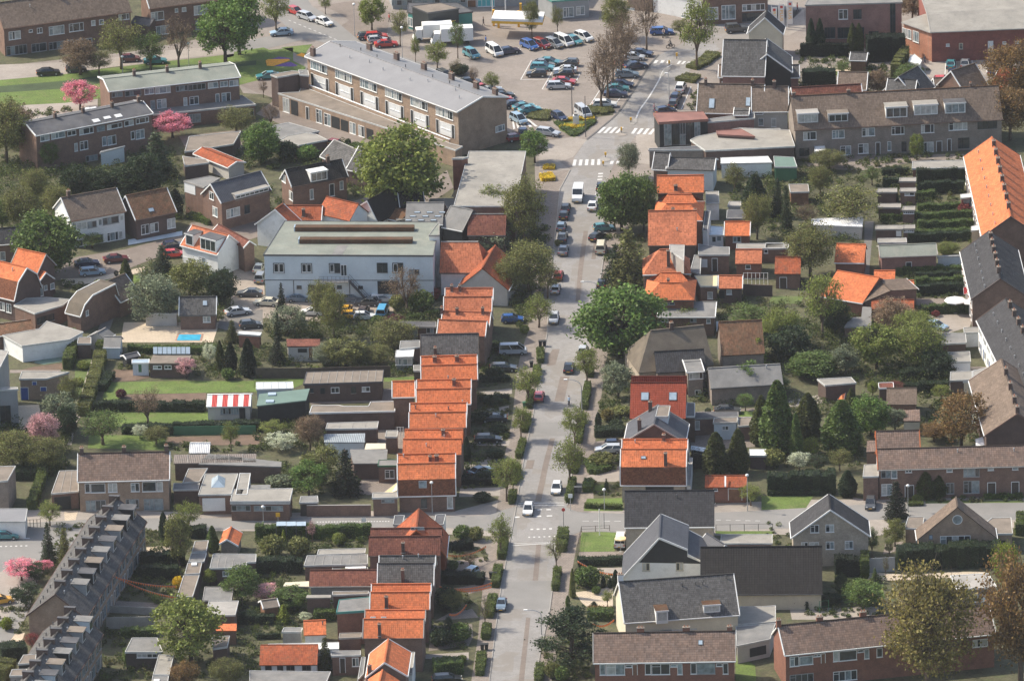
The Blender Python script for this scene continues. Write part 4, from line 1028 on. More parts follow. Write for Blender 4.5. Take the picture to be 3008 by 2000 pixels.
sheet('brick_street',[(-60,960),(560,870),(700,800),(1150,730),(1300,690),(1680,600),(1760,480),(2000,480),(2420,420),(2560,560),(2300,640),(1700,680),(1560,790),(1450,800),(1200,900),(900,1010),(560,1010),(-60,1100)],'brickroad',.02)
tile(1,1)
sheet('brick_street',[(0,520),(60,420),(220,380),(400,300),(760,330),(1050,240),(1500,200),(1760,0),(1820,160),(1560,340),(900,400),(600,470),(180,560)],'brickroad',.022)
sheet('workshop_yard',[(-200,880),(70,900),(80,1150),(1280,1150),(1260,1340),(700,1400),(0,1360),(-240,1300)],'yard',.02)
tile(0,1)
sheet('workshop_yard',[(2150,960),(2420,900),(2420,1360),(2200,1180)],'yard',.024)
sheet('parking_place',[(2030,1340),(2420,1280),(2420,1480),(2200,1500),(2000,1450)],'path',.026)
sheet('pool_terrace',[(1140,1400),(2020,1400),(2000,1470),(1960,1585),(1110,1585)],'sandpave',.026)
sheet('lawn',[(880,1030),(1100,980),(1290,960),(1290,1020),(1180,1080),(930,1080)],'grass',.03)
sheet('pavement',[(560,1000),(860,990),(1330,890),(1340,930),(900,1040),(580,1060)],'sandpave',.024)
sheet('driveway',[(920,1080),(1180,1080),(1130,1200),(1060,1340),(920,1340)],'path',.022)
sheet('alley_path',[(960,1300),(1070,1300),(1000,1500),(970,1568),(870,1568)],'path',.03)
sheet('pavement',[(1180,640),(1680,560),(1680,600),(1180,690)],'pale_blue',.03)
tile(0,2)
sheet('alley_path',[(870,0),(970,0),(920,160),(850,160)],'path',.03)
sheet('alley_path',[(850,160),(925,160),(860,340),(790,520),(730,730),(700,760),(660,960),(620,960),(680,740),(740,520),(790,340)],'pave',.031)
sheet('lawn',[(700,180),(850,165),(790,400),(740,520),(690,500),(690,300)],'grassdull',.027)
sheet('lawn',[(1000,385),(1600,372),(2400,372),(2400,472),(1900,482),(1170,492),(1050,585),(930,590),(960,470)],'grass',.028)
sheet('lawn',[(850,660),(1900,650),(2000,660),(1960,770),(1400,790),(800,800)],'grass',.028)
sheet('lawn',[(820,870),(1520,870),(1520,1010),(810,990)],'grass',.027)
sheet('vegetable_plot',[(1160,500),(1900,482),(1900,580),(1050,590)],'plough',.033)
sheet('vegetable_plot',[(1540,890),(2400,865),(2400,960),(1730,965),(1540,930)],'plough',.033)
sheet('vegetable_plot',[(1000,290),(1060,265),(1330,275),(1380,340),(1230,372),(1000,378)],'plough',.033)
sheet('vegetable_plot',[(310,240),(640,200),(640,260),(90,300)],'plough',.026)
sheet('pool_cover',[(310,205),(360,160),(640,150),(600,190),(400,220)],'greenroof',.035)
sheet('pavement',[(90,600),(360,590),(380,700),(330,830),(190,820)],'sandpave',.026)
sheet('pavement',[(90,270),(560,270),(560,290),(90,300)],'flags',.026)
sheet('path',[(-40,1380),(80,1380),(60,1568),(-40,1568)],'path',.026)
tile(1,2)
sheet('lawn',[(-20,350),(440,345),(430,400),(340,440),(-20,440)],'grass',.028)
sheet('lawn',[(1180,340),(1460,330),(1450,380),(1180,378)],'grass',.028)
sheet('courtyard',[(500,480),(1260,440),(1260,560),(500,590)],'brickroad',.02)
sheet('courtyard',[(1100,780),(1420,780),(1400,1080),(1120,1000)],'flags',.02)
sheet('courtyard',[(900,1200),(1320,1180),(1310,1420),(900,1420)],'flags',.02)
for pts in ([(2060,640),(2330,600),(2330,690),(2050,700)],[(1990,930),(2340,920),(2330,970),(1990,965)],[(1920,1110),(2260,1050),(2200,1150),(1920,1190)],[(1880,1360),(2250,1350),(2250,1430),(1870,1440)],[(2060,470),(2358,440),(2358,490),(2060,500)]):
 sheet('driveway',pts,'pave',.026)
sheet('driveway',[(2150,60),(2358,30),(2358,130),(2150,100)],'pave',.026)
tile(2,2)
sheet('driveway',[(760,930),(1030,900),(1000,1040),(770,1040)],'flags',.026)
sheet('driveway',[(690,1250),(990,1150),(990,1300),(680,1300)],'pave',.026)
sheet('lawn',[(690,1455),(1020,1450),(1020,1568),(660,1568)],'grass',.028)
sheet('lawn',[(730,1330),(850,1330),(840,1380),(720,1380)],'grass',.028)
sheet('pavement',[(1620,660),(2240,620),(2240,720),(1620,730)],'flags',.02)
sheet('lawn',[(2080,650),(2240,650),(2240,700),(2090,700)],'grass',.024)
sheet('courtyard',[(1620,840),(2200,820),(2240,980),(1660,1010)],'flags',.02)
tile(2,3)
sheet('lawn',[(640,195),(960,190),(945,372),(625,375)],'grass',.028)
sheet('driveway',[(620,378),(1030,372),(1030,430),(620,430)],'flags',.026)
sheet('driveway',[(590,530),(1020,520),(1000,640),(700,620),(590,560)],'pave',.024)
sheet('terrace',[(580,750),(930,700),(930,880),(700,890),(640,840)],'sandpave',.026)
sheet('lawn',[(1870,185),(2400,185),(2400,212),(1880,212)],'grass',.028)
sheet('lawn',[(2060,1320),(2240,1420),(2250,1568),(2060,1568)],'grass',.028)
sheet('courtyard',[(2060,850),(2400,800),(2400,1000),(2090,1000)],'pave',.02)
tile(3,2)
sheet('lawn',[(-60,1430),(420,1430),(350,1540),(-60,1560)],'grass',.028)
sheet('pavement',[(780,1440),(1050,1500),(1050,1568),(800,1568)],'pave',.03)
sheet('courtyard',[(1580,240),(2100,240),(2050,450),(1640,450)],'flags',.02)
sheet('pavement',[(1450,1470),(2358,1470),(2358,1540),(1450,1560)],'grassdull',.026)
sheet('driveway',[(560,480),(640,480),(620,560),(200,610),(190,560)],'pave',.024)
tile(3,3)
sheet('driveway',[(900,60),(1090,60),(1060,220),(920,240)],'pave',.03)
sheet('terrace',[(200,900),(1020,880),(1000,1000),(220,1000)],'pave',.024)
sheet('lawn',[(620,640),(950,620),(1050,680),(1080,820),(700,850)],'grass',.024)
sheet('terrace',[(930,560),(1300,590),(1700,560),(2000,560),(1980,600),(1200,640),(920,640)],'sandpave',.024)
sheet('terrace',[(1080,300),(1250,280),(1180,370),(1060,400)],'flags',.024)
tile(3,0)
sheet('car_park',[(1230,440),(1500,520),(2060,520),(2060,690),(1740,700),(1500,720),(1280,620)],'pave',.03)
for x0,y0,x1,y1 in ((1630,690,1640,540),(1745,700,1730,560),(1890,690,1880,560),(2015,680,2010,560)):strip('road_marking',[(x0,y0),(x1,y1)],.15,'paintline',.04)
sheet('garden_terrace',[(400,680),(480,620),(900,630),(900,690),(620,680)],'sandpave',.024)
sheet('lawn',[(440,660),(900,660),(880,700),(320,695)],'grass',.027)
sheet('terrace',[(290,1440),(1800,1420),(1850,1480),(1320,1500),(900,1568),(400,1560)],'flags',.02)
sheet('street',[(-40,340),(-40,100),(330,90),(340,250),(200,330)],'pave',.03)
tile(3,1)
sheet('alley_path',[(890,470),(975,470),(935,900),(930,1250),(870,1250),(885,800)],'path',.02)
sheet('terrace',[(1340,1180),(1900,1180),(1900,1260),(1340,1250)],'brickroad',.02)
sheet('terrace',[(1450,1330),(1900,1330),(1860,1440),(1600,1520),(1440,1440)],'pave',.02)
sheet('lawn',[(40,1160),(330,1160),(300,1230),(0,1230)],'grassdull',.02)
tile(0,3)
sheet('pavement',[(-60,620),(170,420),(330,440),(200,760),(60,1000),(-60,1000)],'pave',.036)
sheet('pavement',[(590,0),(720,0),(690,110),(600,130)],'sandpave',.03)
sheet('front_garden',[(-60,1150),(230,1120),(200,1210),(-60,1200)],'sandpave',.026)
sheet('terrace',[(1350,330),(1600,320),(1560,400),(1350,410)],'sandpave',.026)
sheet('terrace',[(1000,820),(1500,850),(1480,940),(990,930)],'flags',.024)
sheet('pavement',[(1340,120),(1500,110),(1490,160),(1345,160)],'pave',.03)
sheet('driveway',[(1960,60),(2140,50),(2130,100),(1950,110)],'flags',.03)
tile(1,3)
for pts in ([(1620,1060),(1990,1040),(2000,1160),(1960,1240),(1590,1290)],[(1700,740),(2200,640),(2120,720),(1940,770)],[(1780,940),(1990,900),(2050,980),(1650,1010)]):sheet('driveway',pts,'flags',.024)
sheet('driveway',[(1770,470),(2100,420),(2150,480),(2130,640),(2050,600),(1880,600),(1790,540)],'flags',.024)
sheet('driveway',[(1560,1320),(1960,1300),(1960,1370),(1560,1360)],'pave',.024)
sheet('driveway',[(1800,270),(2200,260),(2240,340),(2130,400),(2060,330),(1800,320)],'flags',.022)
for c_,r_,L_ in ((2,2,[([(205,760),(575,742),(585,875),(190,882)],'asphalt'),([(212,1480),(268,1480),(340,1130),(395,900),(350,900),(290,1120)],'brickroad'),([(390,560),(480,560),(530,330),(445,330)],'brickroad'),([(320,230),(400,225),(440,80),(375,80),(335,140)],'brickroad'),([(120,1180),(190,1180),(210,1100),(140,1100)],'brickroad')]),
 (2,1,[([(585,1210),(625,1210),(655,900),(700,560),(660,560),(610,900)],'brickroad'),([(460,1180),(520,1180),(540,1120),(480,1120)],'asphalt'),([(340,1500),(640,1480),(650,1380),(350,1400)],'darkroad' if 0 else 'asphalt'),([(730,820),(770,820),(800,600),(765,600)],'brickroad')]),
 (2,3,[([(-60,650),(372,640),(350,900),(-110,900)],'asphalt'),([(60,1568),(110,1568),(170,980),(130,980)],'brickroad'),([(190,640),(240,640),(270,300),(225,300)],'brickroad')])):
 tile(c_,r_)
 for p_,m_ in L_:sheet('road_patch',p_,m_,.037)
# ================= BUILDINGS,top rows =================
tile(0,0)
house('long brown terrace with small white windows at the top left corner',(30,268),(1215,108),5.6,yr=-55,pitch=38,roof='brownroof',gutter='brick_brown',verge=None,
  chim=[(520,0),(250,.5)],wins=[(80,290,190,365),(265,275,300,300),(340,258,390,308),(450,240,592,320,'W'),(635,215,770,290),(840,190,878,238),(912,182,955,228),(1090,130,1190,185),
  (60,420,250,520,'g'),(290,400,430,510,'g'),(450,385,600,480,'g'),(620,370,680,470,'door'),(700,360,850,460)],vents=[(.25,-1.5),(.6,-1.2)])
house('brown terrace with a cream gable end behind the tall fresh green tree',(1378,82),(2250,-30),5.6,yr=-150,pitch=38,roof='brownroof',gutter='brick_brown',
  wins=[(1390,110,1510,190),(1610,80,1640,115),(1675,70,1715,108),(1785,50,1920,135,'W'),(1400,240,1560,330,'W'),(1800,190,1900,300,'g')])
house('narrow garage building with a dark roof joined to the cream gable',(1195,215),(1375,245),2.6,yr=165,pitch=25,roof='feltdark',wall='brick_dark',verge=None,gutter=None,nc='garage')
house('grey roofed terrace with three chimney stacks beside the pink cherry tree',(1003,843),(2215,708),7.4,yr=655,pitch=12,roof='feltgreen',chim=[(1240,0,.5,1.0),(1545,0,.5,1.0),(1850,0,.5,1.1)],
  wins=[(1030,850,1130,895,'g'),(1150,835,1300,885,'g'),(1330,815,1420,870,'W'),(1430,800,1570,860),(1620,790,1730,840,'g'),(1735,775,1895,830,'g'),(1915,760,2010,812),(2025,750,2100,800),(2110,740,2195,795,'W'),
   (1385,925,1430,1005,'g'),(1445,915,1533,1000,'W'),(1690,900,1725,975),(1745,890,1830,965),(1985,865,2022,948),(2042,855,2125,940),(1760,1040,1850,1140,'g'),(2020,1040,2060,1130,'whitedoor'),(1420,1080,1540,1150,'g')])
house('dark roofed terrace with white roof boxes in front of the grey terrace',(330,1250),(1410,1045),7.0,yr=1030,pitch=14,roof='feltdark',chim=[(510,0,.5,.9),(770,0,.5,.9),(1040,0,.5,.9),(1285,0,.5,1.0)],
  wins=[(370,1240,455,1300,'W'),(470,1220,600,1275,'W'),(620,1205,700,1250),(730,1180,860,1235),(890,1160,965,1210,'g'),(985,1140,1125,1185),(1145,1110,1230,1160),(1250,1085,1370,1135),
   (685,1320,715,1395),(735,1300,810,1380),(940,1260,980,1345,'W'),(990,1250,1070,1335),(1205,1210,1240,1285),(1250,1195,1330,1280,'W'),(790,1430,900,1500,'g')],
  lights=[(770,990,820,1020,'white'),(835,985,880,1010,'white'),(865,1095,905,1135,'white'),(965,1070,1010,1105,'white'),(1070,1050,1110,1090,'white')])
flat('pale blue flat roofed extension behind the dark terrace',[(920,1410),(1150,1350),(1150,1345),(930,1395)],2.9,'zincgrey','pale_blue')
flat('low flat extension joined to the grey terrace right end',[(1410,1060),(2360,965),(2230,880),(1400,1000)],2.9,nc='extension',wins=[(1740,1050,1850,1130,'g'),(2130,1010,2340,1080,'g')])
flat('long flat roofed garage with brown roof behind the second pink cherry',[(1700,1400),(2150,1330),(2220,1210),(1740,1260)],2.6,'feltbrown','brick_dark',nc='garage')
flat('brown flat shed roof below the long shed',[(1700,1530),(1930,1500),(1900,1470),(1680,1440)],2.6,'feltbrown','brick_dark')
house('long shed with weathered orange sheet roof pointing down right',(1780,1415),(2100,1545),2.5,prof=[(0,2.5),(2.0,3.2),(4.0,2.6)],roof='orange_old',wall='plaster',nc='shed')
tile(1,0)
house('long grey roofed apartment block with brown brick gable and white balcony windows',(450,520),(1852,1032),8.6,prof=[(0,8.6),(6.1,10.1),(12.2,8.6)],roof='zincgrey',wall='brick_tan',nc='apartment_block',ov=.4,
  chimmat='brick_dark',chim=[(.03,-5.2,1.0,1.5),(.16,3.6,1.1,1.3),(.34,3.6,1.1,1.3),(.52,3.6,1.1,1.3),(.70,3.6,1.1,1.3),(.86,3.6,1.1,1.3),(1.02-.05,4.0,1.1,1.2)],
  vents=[(.08,-.5,'steel_dark'),(.17,1.2,'steel_dark'),(.2,-2.5),(.3,.4,'steel_dark'),(.31,-1.8),(.42,-2.5),(.48,.7,'steel_dark'),(.5,-1),(.6,-2.6),(.66,.6,'steel_dark'),(.68,-1.3),(.77,.6,'steel_dark'),(.84,.3,'steel_dark'),(.85,-1.0),(.92,-2.6)],
  bays=[('F',6,[(.13,.48,6.4,8.0,'W'),(.50,.80,6.4,8.0,'w'),(.12,.24,3.0,5.6,'blackdoor'),(.26,.72,3.0,5.5,'panelw'),(.50,.70,4.3,5.4,'w'),(.30,.47,4.3,5.4,'W'),(.73,.85,3.0,5.6,'blackdoor')])],
  wins=[('E',2205,1155,2290,1212,'W')])
H_=_last=None
flat('brown roofed row of shops and garages with white fascia along the apartment block',[(200,860),(1840,1385),(1905,1350),(1800,1325),(420,795),(395,850)],3.3,'feltbrown','brick_tan',name='shop_row',cat='shops',
  wins=[(250,905,308,1035,'W'),(325,930,385,1065,'open'),(460,985,490,1110,'blackdoor'),(555,1010,610,1150,'w'),(630,1050,690,1190,'w'),(700,1080,770,1210,'open'),(785,1110,850,1235,'open'),(865,1130,920,1270,'w'),(945,1160,1000,1300,'w'),(1020,1190,1080,1310,'open')])
flat('dark brick stair block at the left end of the apartment block',[(195,715),(395,680),(440,665),(330,655),(130,690)],6.0,'feltbrown','brick_dark',nc='stair_tower')
flat('small grey roofed store standing on the shop row roof edge',[(400,690),(490,700),(480,650),(390,645)],6.0,'felt','brick_dark')
wallrun('low brick parapet with white coping along the gallery of the apartment block',[(410,935),(1790,1475)],3.9,.25,'brick_tan',name='parapet_wall',cat='parapet',cap='white')
flat('brown flat roof with wide eave in the yard left of the big round tree',[(225,1290),(395,1340),(660,1290),(560,1240),(450,1225),(280,1255)],2.8,'gravelroof','brick_dark')
flat('grey flat roofed garage in the yard left of the shop row',[(80,1260),(240,1290),(585,1210),(300,1130),(60,1180)],2.7,'felt','brick_dark',nc='garage')
house('grey tiled small house roof with pale ridge left of the big round tree',(590,1440),(830,1545),3.2,prof=[(0,3.2),(3.2,5.6),(6.4,3.2)],roof='greytile',ridge='concrete')
house('brown tiled roof next to the big round tree trunk',(830,1560),(1010,1600),3.2,prof=[(0,3.2),(4.0,6.4),(8,3.2)],roof='greytile',wall='brick_dark',ridge='concrete')
flat('grey flat roofed modern building with curved glazed upper floor',[(1820,1480+420),(2358+30,1480+420),(2358+130,1395),(1960,1395)],7.0,'gravelroof','brick_brown',nc='office_building')
COL_TODO=1
flat('green and grey flat roofed shop hall at the top edge',[(1240,-300),(2708,-340),(2800,-480),(1180,-430)],8.5,'feltdark','greypaint',name='shop_hall',cat='shop',trim='steel_dark',
  wins=[(1250,0,1580,50,'g'),(1600,-20,1930,30,'g'),(1945,0,2030,90,'reddoor'),(2040,-20,2200,80,'t')])
flat('brown flat roofed shop with green trim behind the white lorries',[(1390,110),(1560,160),(2000,110),(1850,30),(1400,30)],3.4,'feltdark','teal',nc='shop',trim='steel_dark',wins=[(1400,170,1480,250,'W'),(1490,190,1570,280,'W')])
flat('raised brown roof box on the green trimmed shop',[(1580,122),(1875,80),(1700,28),(1430,60)],5.0,'feltbrown','darkpaint',name='roof_hall',cat='shop roof',trim='steel_dark')
tile(2,0)
flat('green roofed kiosk shop with glass front at the top of the square',[(365,15),(715,-10),(715,-80),(230,-60)],3.8,'greenroof','greypaint',nc='kiosk',trim='teal',front=(0,1),
  wins=[(470,70,570,160,'W'),(590,60,670,140,'W')])
flat('pale flat roofed shop at the top edge right of the kiosk',[(1060,-110),(1290,-90),(1300,-190),(1050,-190)],4.5,'gravelroof','brick_tan',nc='shop',wins=[(1060,75,1130,100,'W')])
flat('white canopied shop row at the top edge beyond the blue car',[(1290,-70),(1750,20),(2000,-160),(1300,-200)],4.0,'gravelroof','whitewall',nc='shop',wins=[(1560,150,1700,200,'W')])
flat('dark brick building with glazed shopfronts at the top edge',[(1750,-110),(2358,-140),(2358,-300),(1750,-280)],7.5,'feltdark','brick_brown',nc='shop',wins=[(1930,50,2060,180,'W'),(1780,70,1900,180),(2120,40,2330,100),(2120,120,2330,200,'k')])
house('grey slate steep roofed house with a gable dormer right of the road',(1930,700),(2358-30,705),5.4,prof=[(0,5.4),(5.5,10.6),(11,5.4)],roof='greytile',wall='brick_pink',ridge='greytile')
house('low tan roofed wing below the grey steep roof',(1900,712),(2310,712),5.0,prof=[(0,5.0),(3,6.4),(6,5.4)],roof='brownroof',wins=[(1930,750,1970,800),(2070,740,2110,790)])
tile(2,0)
house('grey tiled cross gable with a dark valley line right of the slate house',(2350,500),(2345,355),8.8,prof=[(-4.6,5.2),(0,8.8),(4.6,5.2)],roof='greytile',wall='greytile')
house('peaked grey roof with a cream gable beyond the slate house at the top right',(2330,165),(2350,95),7.8,prof=[(-3.4,4.6),(0,7.8),(3.4,4.6)],roof='darktile',wall='cream',name='house')
house('dark pantile house with white gable trim behind the glass building',(1700,1040),(2310,1050),4.4,prof=[(0,4.4),(4.2,8.6),(8.4,4.4)],roof='brownroof',chim=[(1790,0,.5,.8),(2220,0,.5,.8)],lights=[(1810,910,1870,1000),(2150,900,2200,980)])
house('small gabled wing with grey roof behind the glass building',(2040,1060),(2180,1060),5.2,prof=[(0,5.2),(2,5.3),(5,5.2)],roof='greytile',wall='brick_pink',wins=[])
GL=flat('dark glass fronted building with curved copper coloured roof',[(1350,1130),(1810,1100),(1760,1030),(1300,1040)],5.6,'copper','wood_black',trim='copper',name='glass_building',cat='restaurant',
  wins=[(1400,1140,1470,1340,'g'),(1480,1135,1540,1335,'k'),(1545,1130,1600,1240,'g'),(1545,1245,1600,1335,'g'),(1610,1125,1670,1330,'k'),(1680,1120,1735,1325,'g')],th=.4)
flat('brick building with flat roof behind the copper roofs',[(1780,1130),(2240,1090),(2230,1040),(1800,1100)],4.6,'felt','brick_pink',nc='building')
flat('second low curved copper roof on the flat building',[(1890,1240),(2240,1260),(2110,1190),(1880,1205)],4.2,'copper','brick_dark',trim='copper',name='restaurant_wing',cat='restaurant')
flat('wide grey gravel roof with dark brick wall right of the glass building',[(1780,1390),(2358+250,1350),(2358+200,1200),(2100,1180),(1700,1260),(1640,1290)],3.6,'gravelroof','brick_dark',nc='building')
flat('dark flat roof below the glass building',[(1255,1385),(1770,1380),(1750,1345),(1260,1370)],3.4,'feltdark','brick_grey',nc='building')
house('grey roofed low house with blue side wall below the glass building',(1420,1560),(1860,1570),4.0,prof=[(0,4.0),(3.0,5.2),(6,4.0)],roof='greytile',wall='pale_blue',gutter=None)
house('small gabled house with white verge beside the textured pavement',(1290,1560),(1430,1568),3.8,prof=[(0,3.8),(2.4,6.2),(4.8,3.8)],roof='greytile')
flat('long white flat roofed shed right of the blue house',[(1920,1510),(2400,1500),(2358,1440),(1920,1455)],2.7,'white','whitewall')
tile(3,0)
flat('green felt flat roofed shed left of the brown terrace',[(60,1540),(270,1540),(240,1450),(50,1440)],2.7,'greenroof','green_paint')
flat('pale flat roofed annex left of the brown terrace gable',[(-30,1350),(185,1350),(110,1185),(-30,1190)],3.2,'gravelroof','brick_dark',nc='extension')
house('brown terrace with five white dormers at the upper right',(243,1198),(2165,1098),5.7,prof=[(0,5.7),(5.4,10.3),(10.8,5.7)],roof='brownroof',wall='brick_grey',verge=None,gutter='brick_brown',ridge='oldbrown',name='terrace_house',
  dorm=[(272,1045,465,1135,'greypaint','w','concrete'),(555,1045,740,1125,'greypaint','w','feltbrown'),(1085,985,1285,1085,'white','w','gravelroof'),(1345,965,1565,1060,'white','W','gravelroof'),(1630,950,1820,1045,'white','w','feltdark')],
  wins=[(325,1215,445,1290),(590,1200,705,1275),(865,1180,985,1255),(1138,1165,1255,1240),(1410,1145,1530,1225),(1665,1125,1835,1200),(1930,1105,2110,1190,'k'),
   (290,1365,380,1440,'k'),(665,1345,765,1430),(830,1325,925,1415),(990,1310,1035,1440,'door'),(1100,1305,1135,1390),(1230,1305,1275,1400,'k'),(1400,1310,1525,1440),(1550,1300,1605,1440,'door'),(1650,1280,1690,1390,'door'),(1750,1270,1855,1370,'k')],
  chim=[(240,0,.6,.6),(745,0,.6,.6),(1870,.3,.4,.8)])
house('lower brown and grey roofs with white party walls behind the brown terrace',(235,985),(880,950),4.6,prof=[(0,4.6),(3.2,7.2),(6.4,4.6)],roof='redbrown',gutter=None)
house('small hipped brown roof house with white bargeboards amid the hedges',(635,765+60),(905,770+60),3.0,prof=[(0,3.0),(3.4,5.3),(6.8,3.0)],roof='brownroof',wall='brick_red')
house('peaked brown roof with twin gables behind the brown terrace',(1075,895),(1340,910),4.5,prof=[(0,4.5),(3.2,7.0),(6.4,4.5)],roof='greytile')
house('diamond shaped grey roof turned to the alley behind the brown terrace',(1360,900),(1540,800),4.2,prof=[(0,4.2),(3.6,7.6),(7.2,4.2)],roof='greytile',wins=[])
house('low brown roofed row between the diamond roof and the orange roof',(1540,830),(1745,820),3.6,prof=[(0,3.6),(2.6,5.0),(5.2,3.6)],roof='brownroof',wall='brick_dark')
house('brown peaked roof with an orange tiled rear slope near the big brown tree',(1820,870),(2040,800),4.4,prof=[(0,4.4),(3.8,8.0),(7.6,4.4)],roof='brownroof')
house('dark roof right of the peaked roof beside the big brown tree',(2030,810),(2180,850),4.0,prof=[(0,4.0),(3.6,7.4),(7.2,4.0)],roof='orange_old',wall='brick_dark')
flat('pink brick office block with flat roof and a round window',[(338,50),(1240,25),(1225,-30),(370,-10)],8.8,'felt','brick_pink',nc='office_block',trim='concrete',
  wins=[(650,90,735,180),(785,90,862,178,'k'),(1125,35,1175,380,'k'),(520,255,620,355,'k'),(640,255,750,355,'k'),(760,255,885,355,'k'),(930,290,1020,370,'k')])
hh=house('grey roofed red brick hall with crimson long wall at the top right',(1500,298),(2470,258),6.0,prof=[(0,6.0),(7.0,7.6),(26,7.6)],roof='gravelroof',wall='brick_crimson',verge='concrete',gutter='concrete',nc='hall',ov=.2,
  wins=[(1640,405,1672,430,'W'),(1760,400,1795,455,'c'),(2025,380,2075,490,'whitedoor'),(2160,385,2195,410,'W'),(2280,380,2310,402,'W')])
house('orange brick wing with white grid windows left of the crimson wall',(1232,205),(1502,300),5.9,prof=[(0,5.9),(3,6.1),(8,6.3)],roof='gravelroof',wall='brick_orange',verge=None,gutter='concrete',name='hall_wing',cat='hall',
  wins=[(1240,262,1280,340,'W',2),(1285,275,1322,360,'W',2),(1335,290,1390,390,'W',2)])
flat('white round tank covered trailer beside the dark hedge',[(1290,570),(1400,600),(1420,560),(1350,500),(1310,520)],1.8,'white','whitewall',nc='trailer')
house('orange log cabin with a pale roof in the hedged garden',(750,555),(905,560),2.4,prof=[(0,2.4),(2.0,3.3),(4.0,2.4)],roof='greytile',wall='wood_brown',nc='garden_cabin')
flat('tiny white doghouse like shed in front of the brown terrace',[(425,1400),(535,1395),(520,1335),(430,1340)],2.3,'white','whitewall')
flat('long pale flat roofed shed row left of the orange terrace top',[(1325,1555),(1885,1545),(1880,1475),(1330,1490)],2.6,'gravelroof','brick_red')
house('grey rendered house with a brown roof left of the brown terrace gable',(-150,1032),(188,1028),4.8,yr=800,pitch=42,roof='brownroof',wall='plaster',chim=[(60,0)],wins=[(30,1090,75,1170),(-90,1090,-40,1160)])
house('small steep roofed house between the slate house and the hedges',(40,720),(290,715),3.6,yr=600,pitch=38,roof='greytile',wall='brick_pink')
tile(0,1)
house('pale roofed house with white ground floor and long window band',(650,470),(1160,378),5.2,yr=205,pitch=38,roof='brownroof',wall='whitewall',gutter='brick_brown',chim=[(640,0)],
  wins=[(665,495,700,560,'g'),(705,480,800,550,'W'),(805,470,890,530,'g'),(905,450,940,510,'W'),(945,430,1095,495,'g'),(1105,415,1140,465,'W'),(690,640,790,700),(800,600,950,680,'g'),(985,570,1090,660),(1092,560,1130,640,'W')])
house('brown tiled house with white shuttered windows',(1250,460),(1628,385),3.9,yr=195,pitch=42,roof='oldbrown',wall='brick_dark',gutter='brick_dark',wins=[(1300,500,1375,590),(1385,485,1460,570),(1540,445,1615,535)],lights=[(1375,345,1410,390)])
house('dark roofed low house hidden behind the big green tree at the left edge',(-60,690),(215,670),4.2,yr=530,pitch=38,roof='darktile',verge=None,wins=[(0,750,50,830,'W'),(135,720,190,790)])
house('grey roofed brick house with a wide dormer and white gable trim',(2040,305),(2500,185),5.2,yr=65,pitch=40,roof='slate',gutter='brick_dark',dorm=[(2145,190,2500,235,'concrete','w','gravelroof')],wins=[(2085,350,2210,430,'W'),(2250,320,2300,400,'k'),('N',1930,200,1970,270),('N',1960,340,2005,425,'W')])
flat('white box extension with grey flat roof left of the dormer house',[(1690,100),(1880,160),(2030,75),(1930,55)],6.2,nc='extension',trim='concrete',wins=[(1700,115,1800,215,'panelw')])
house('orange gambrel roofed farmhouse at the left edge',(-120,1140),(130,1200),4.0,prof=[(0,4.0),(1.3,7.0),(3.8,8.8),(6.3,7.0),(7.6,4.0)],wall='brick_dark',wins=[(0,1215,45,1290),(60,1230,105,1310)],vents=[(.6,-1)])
house('orange roofed brick cottage beside the gambrel farmhouse',(205,980),(350,1040),4.0,yr=915,pitch=40,wall='brick_dark',chim=[(.1,-.8,.5,1.2)],wins=[('E',355,1060,398,1160,'W'),('E',462,1040,500,1095),('E',405,1060,435,1105)])
house('orange front slope of the cottage with the dark gable',(80,905),(340,960),5.2,prof=[(0,5.2),(2.8,8.0),(5.6,5.2)],wall='brick_dark',verge='concrete')
flat('brown flat roofed porch with white edge below the orange cottage',[(320,1320),(580,1245),(650,1190),(430,1170),(240,1180),(125,1245)],3.3,'gravelroof','brick_brown',nc='extension',wins=[(340,1340,500,1400,'k')])
house('brown curved roof barn left of the alley',(600,1310),(740,1345),3.2,prof=[(0,3.2),(1.2,4.9),(3.4,6.0),(9.5,6.2),(10.5,3.2)],roof='thatch',nc='barn',wins=[('E',790,1290,815,1340)])
house('long low brown roofs at the left edge under the farmhouse',(-40,1530),(330,1480),2.9,prof=[(0,2.9),(3,3.9),(6,2.9)],roof='oldbrown',nc='shed',verge=None)
flat('big grey roofed shed in the left corner beside the hedge',[(200,1620),(640,1560),(770,1490),(430,1390),(360,1460),(20,1520)],3.0,'gravelroof','whitewall',wins=[])
house('white house with orange roof and two white box dormers',(1660,690),(2000,780),4.3,yr=555,pitch=40,roof='salmon',wall='whitewall',dorm=[(1705,590,1790,695,'white','w','feltdark'),(1835,630,2005,745,'white','w','feltdark')],wins=[(1830,800,1895,880),(1690,800,1740,860,'panelw')],lights=[])
house('brick house with red roof behind the white dormer house',(1955,560),(2240,715),4.6,yr=575,pitch=38,roof='redbrown',gutter=None)
house('brown tiled outhouse with a roof window by the pool terrace',(1650,1335),(1990,1330),2.8,yr=1165,pitch=44,roof='greytile',gutter='steel_dark',nc='outhouse',wins=[(1870,1345,1940,1400,'W')],lights=[(1865,1200,1912,1250)])
house('narrow tiled garage with pale bargeboard half hidden by the grey green tree',(1110,1215),(1290,1135),3.0,prof=[(0,3.0),(3.2,6.0),(6.4,3.0)],roof='brownroof',nc='garage')
flat('pale shed wall behind the grey green trees of the pool terrace',[(1330,1320),(1635,1320),(1640,1290),(1335,1290)],2.3,'felt','plaster')
house('grey small shed roof at the foot of the pool terrace',(975,1560),(1060,1510),2.3,prof=[(0,2.3),(1.8,3.2),(3.6,2.3)],roof='felt',wall='plaster',nc='shed',verge=None)
tile(0,2)
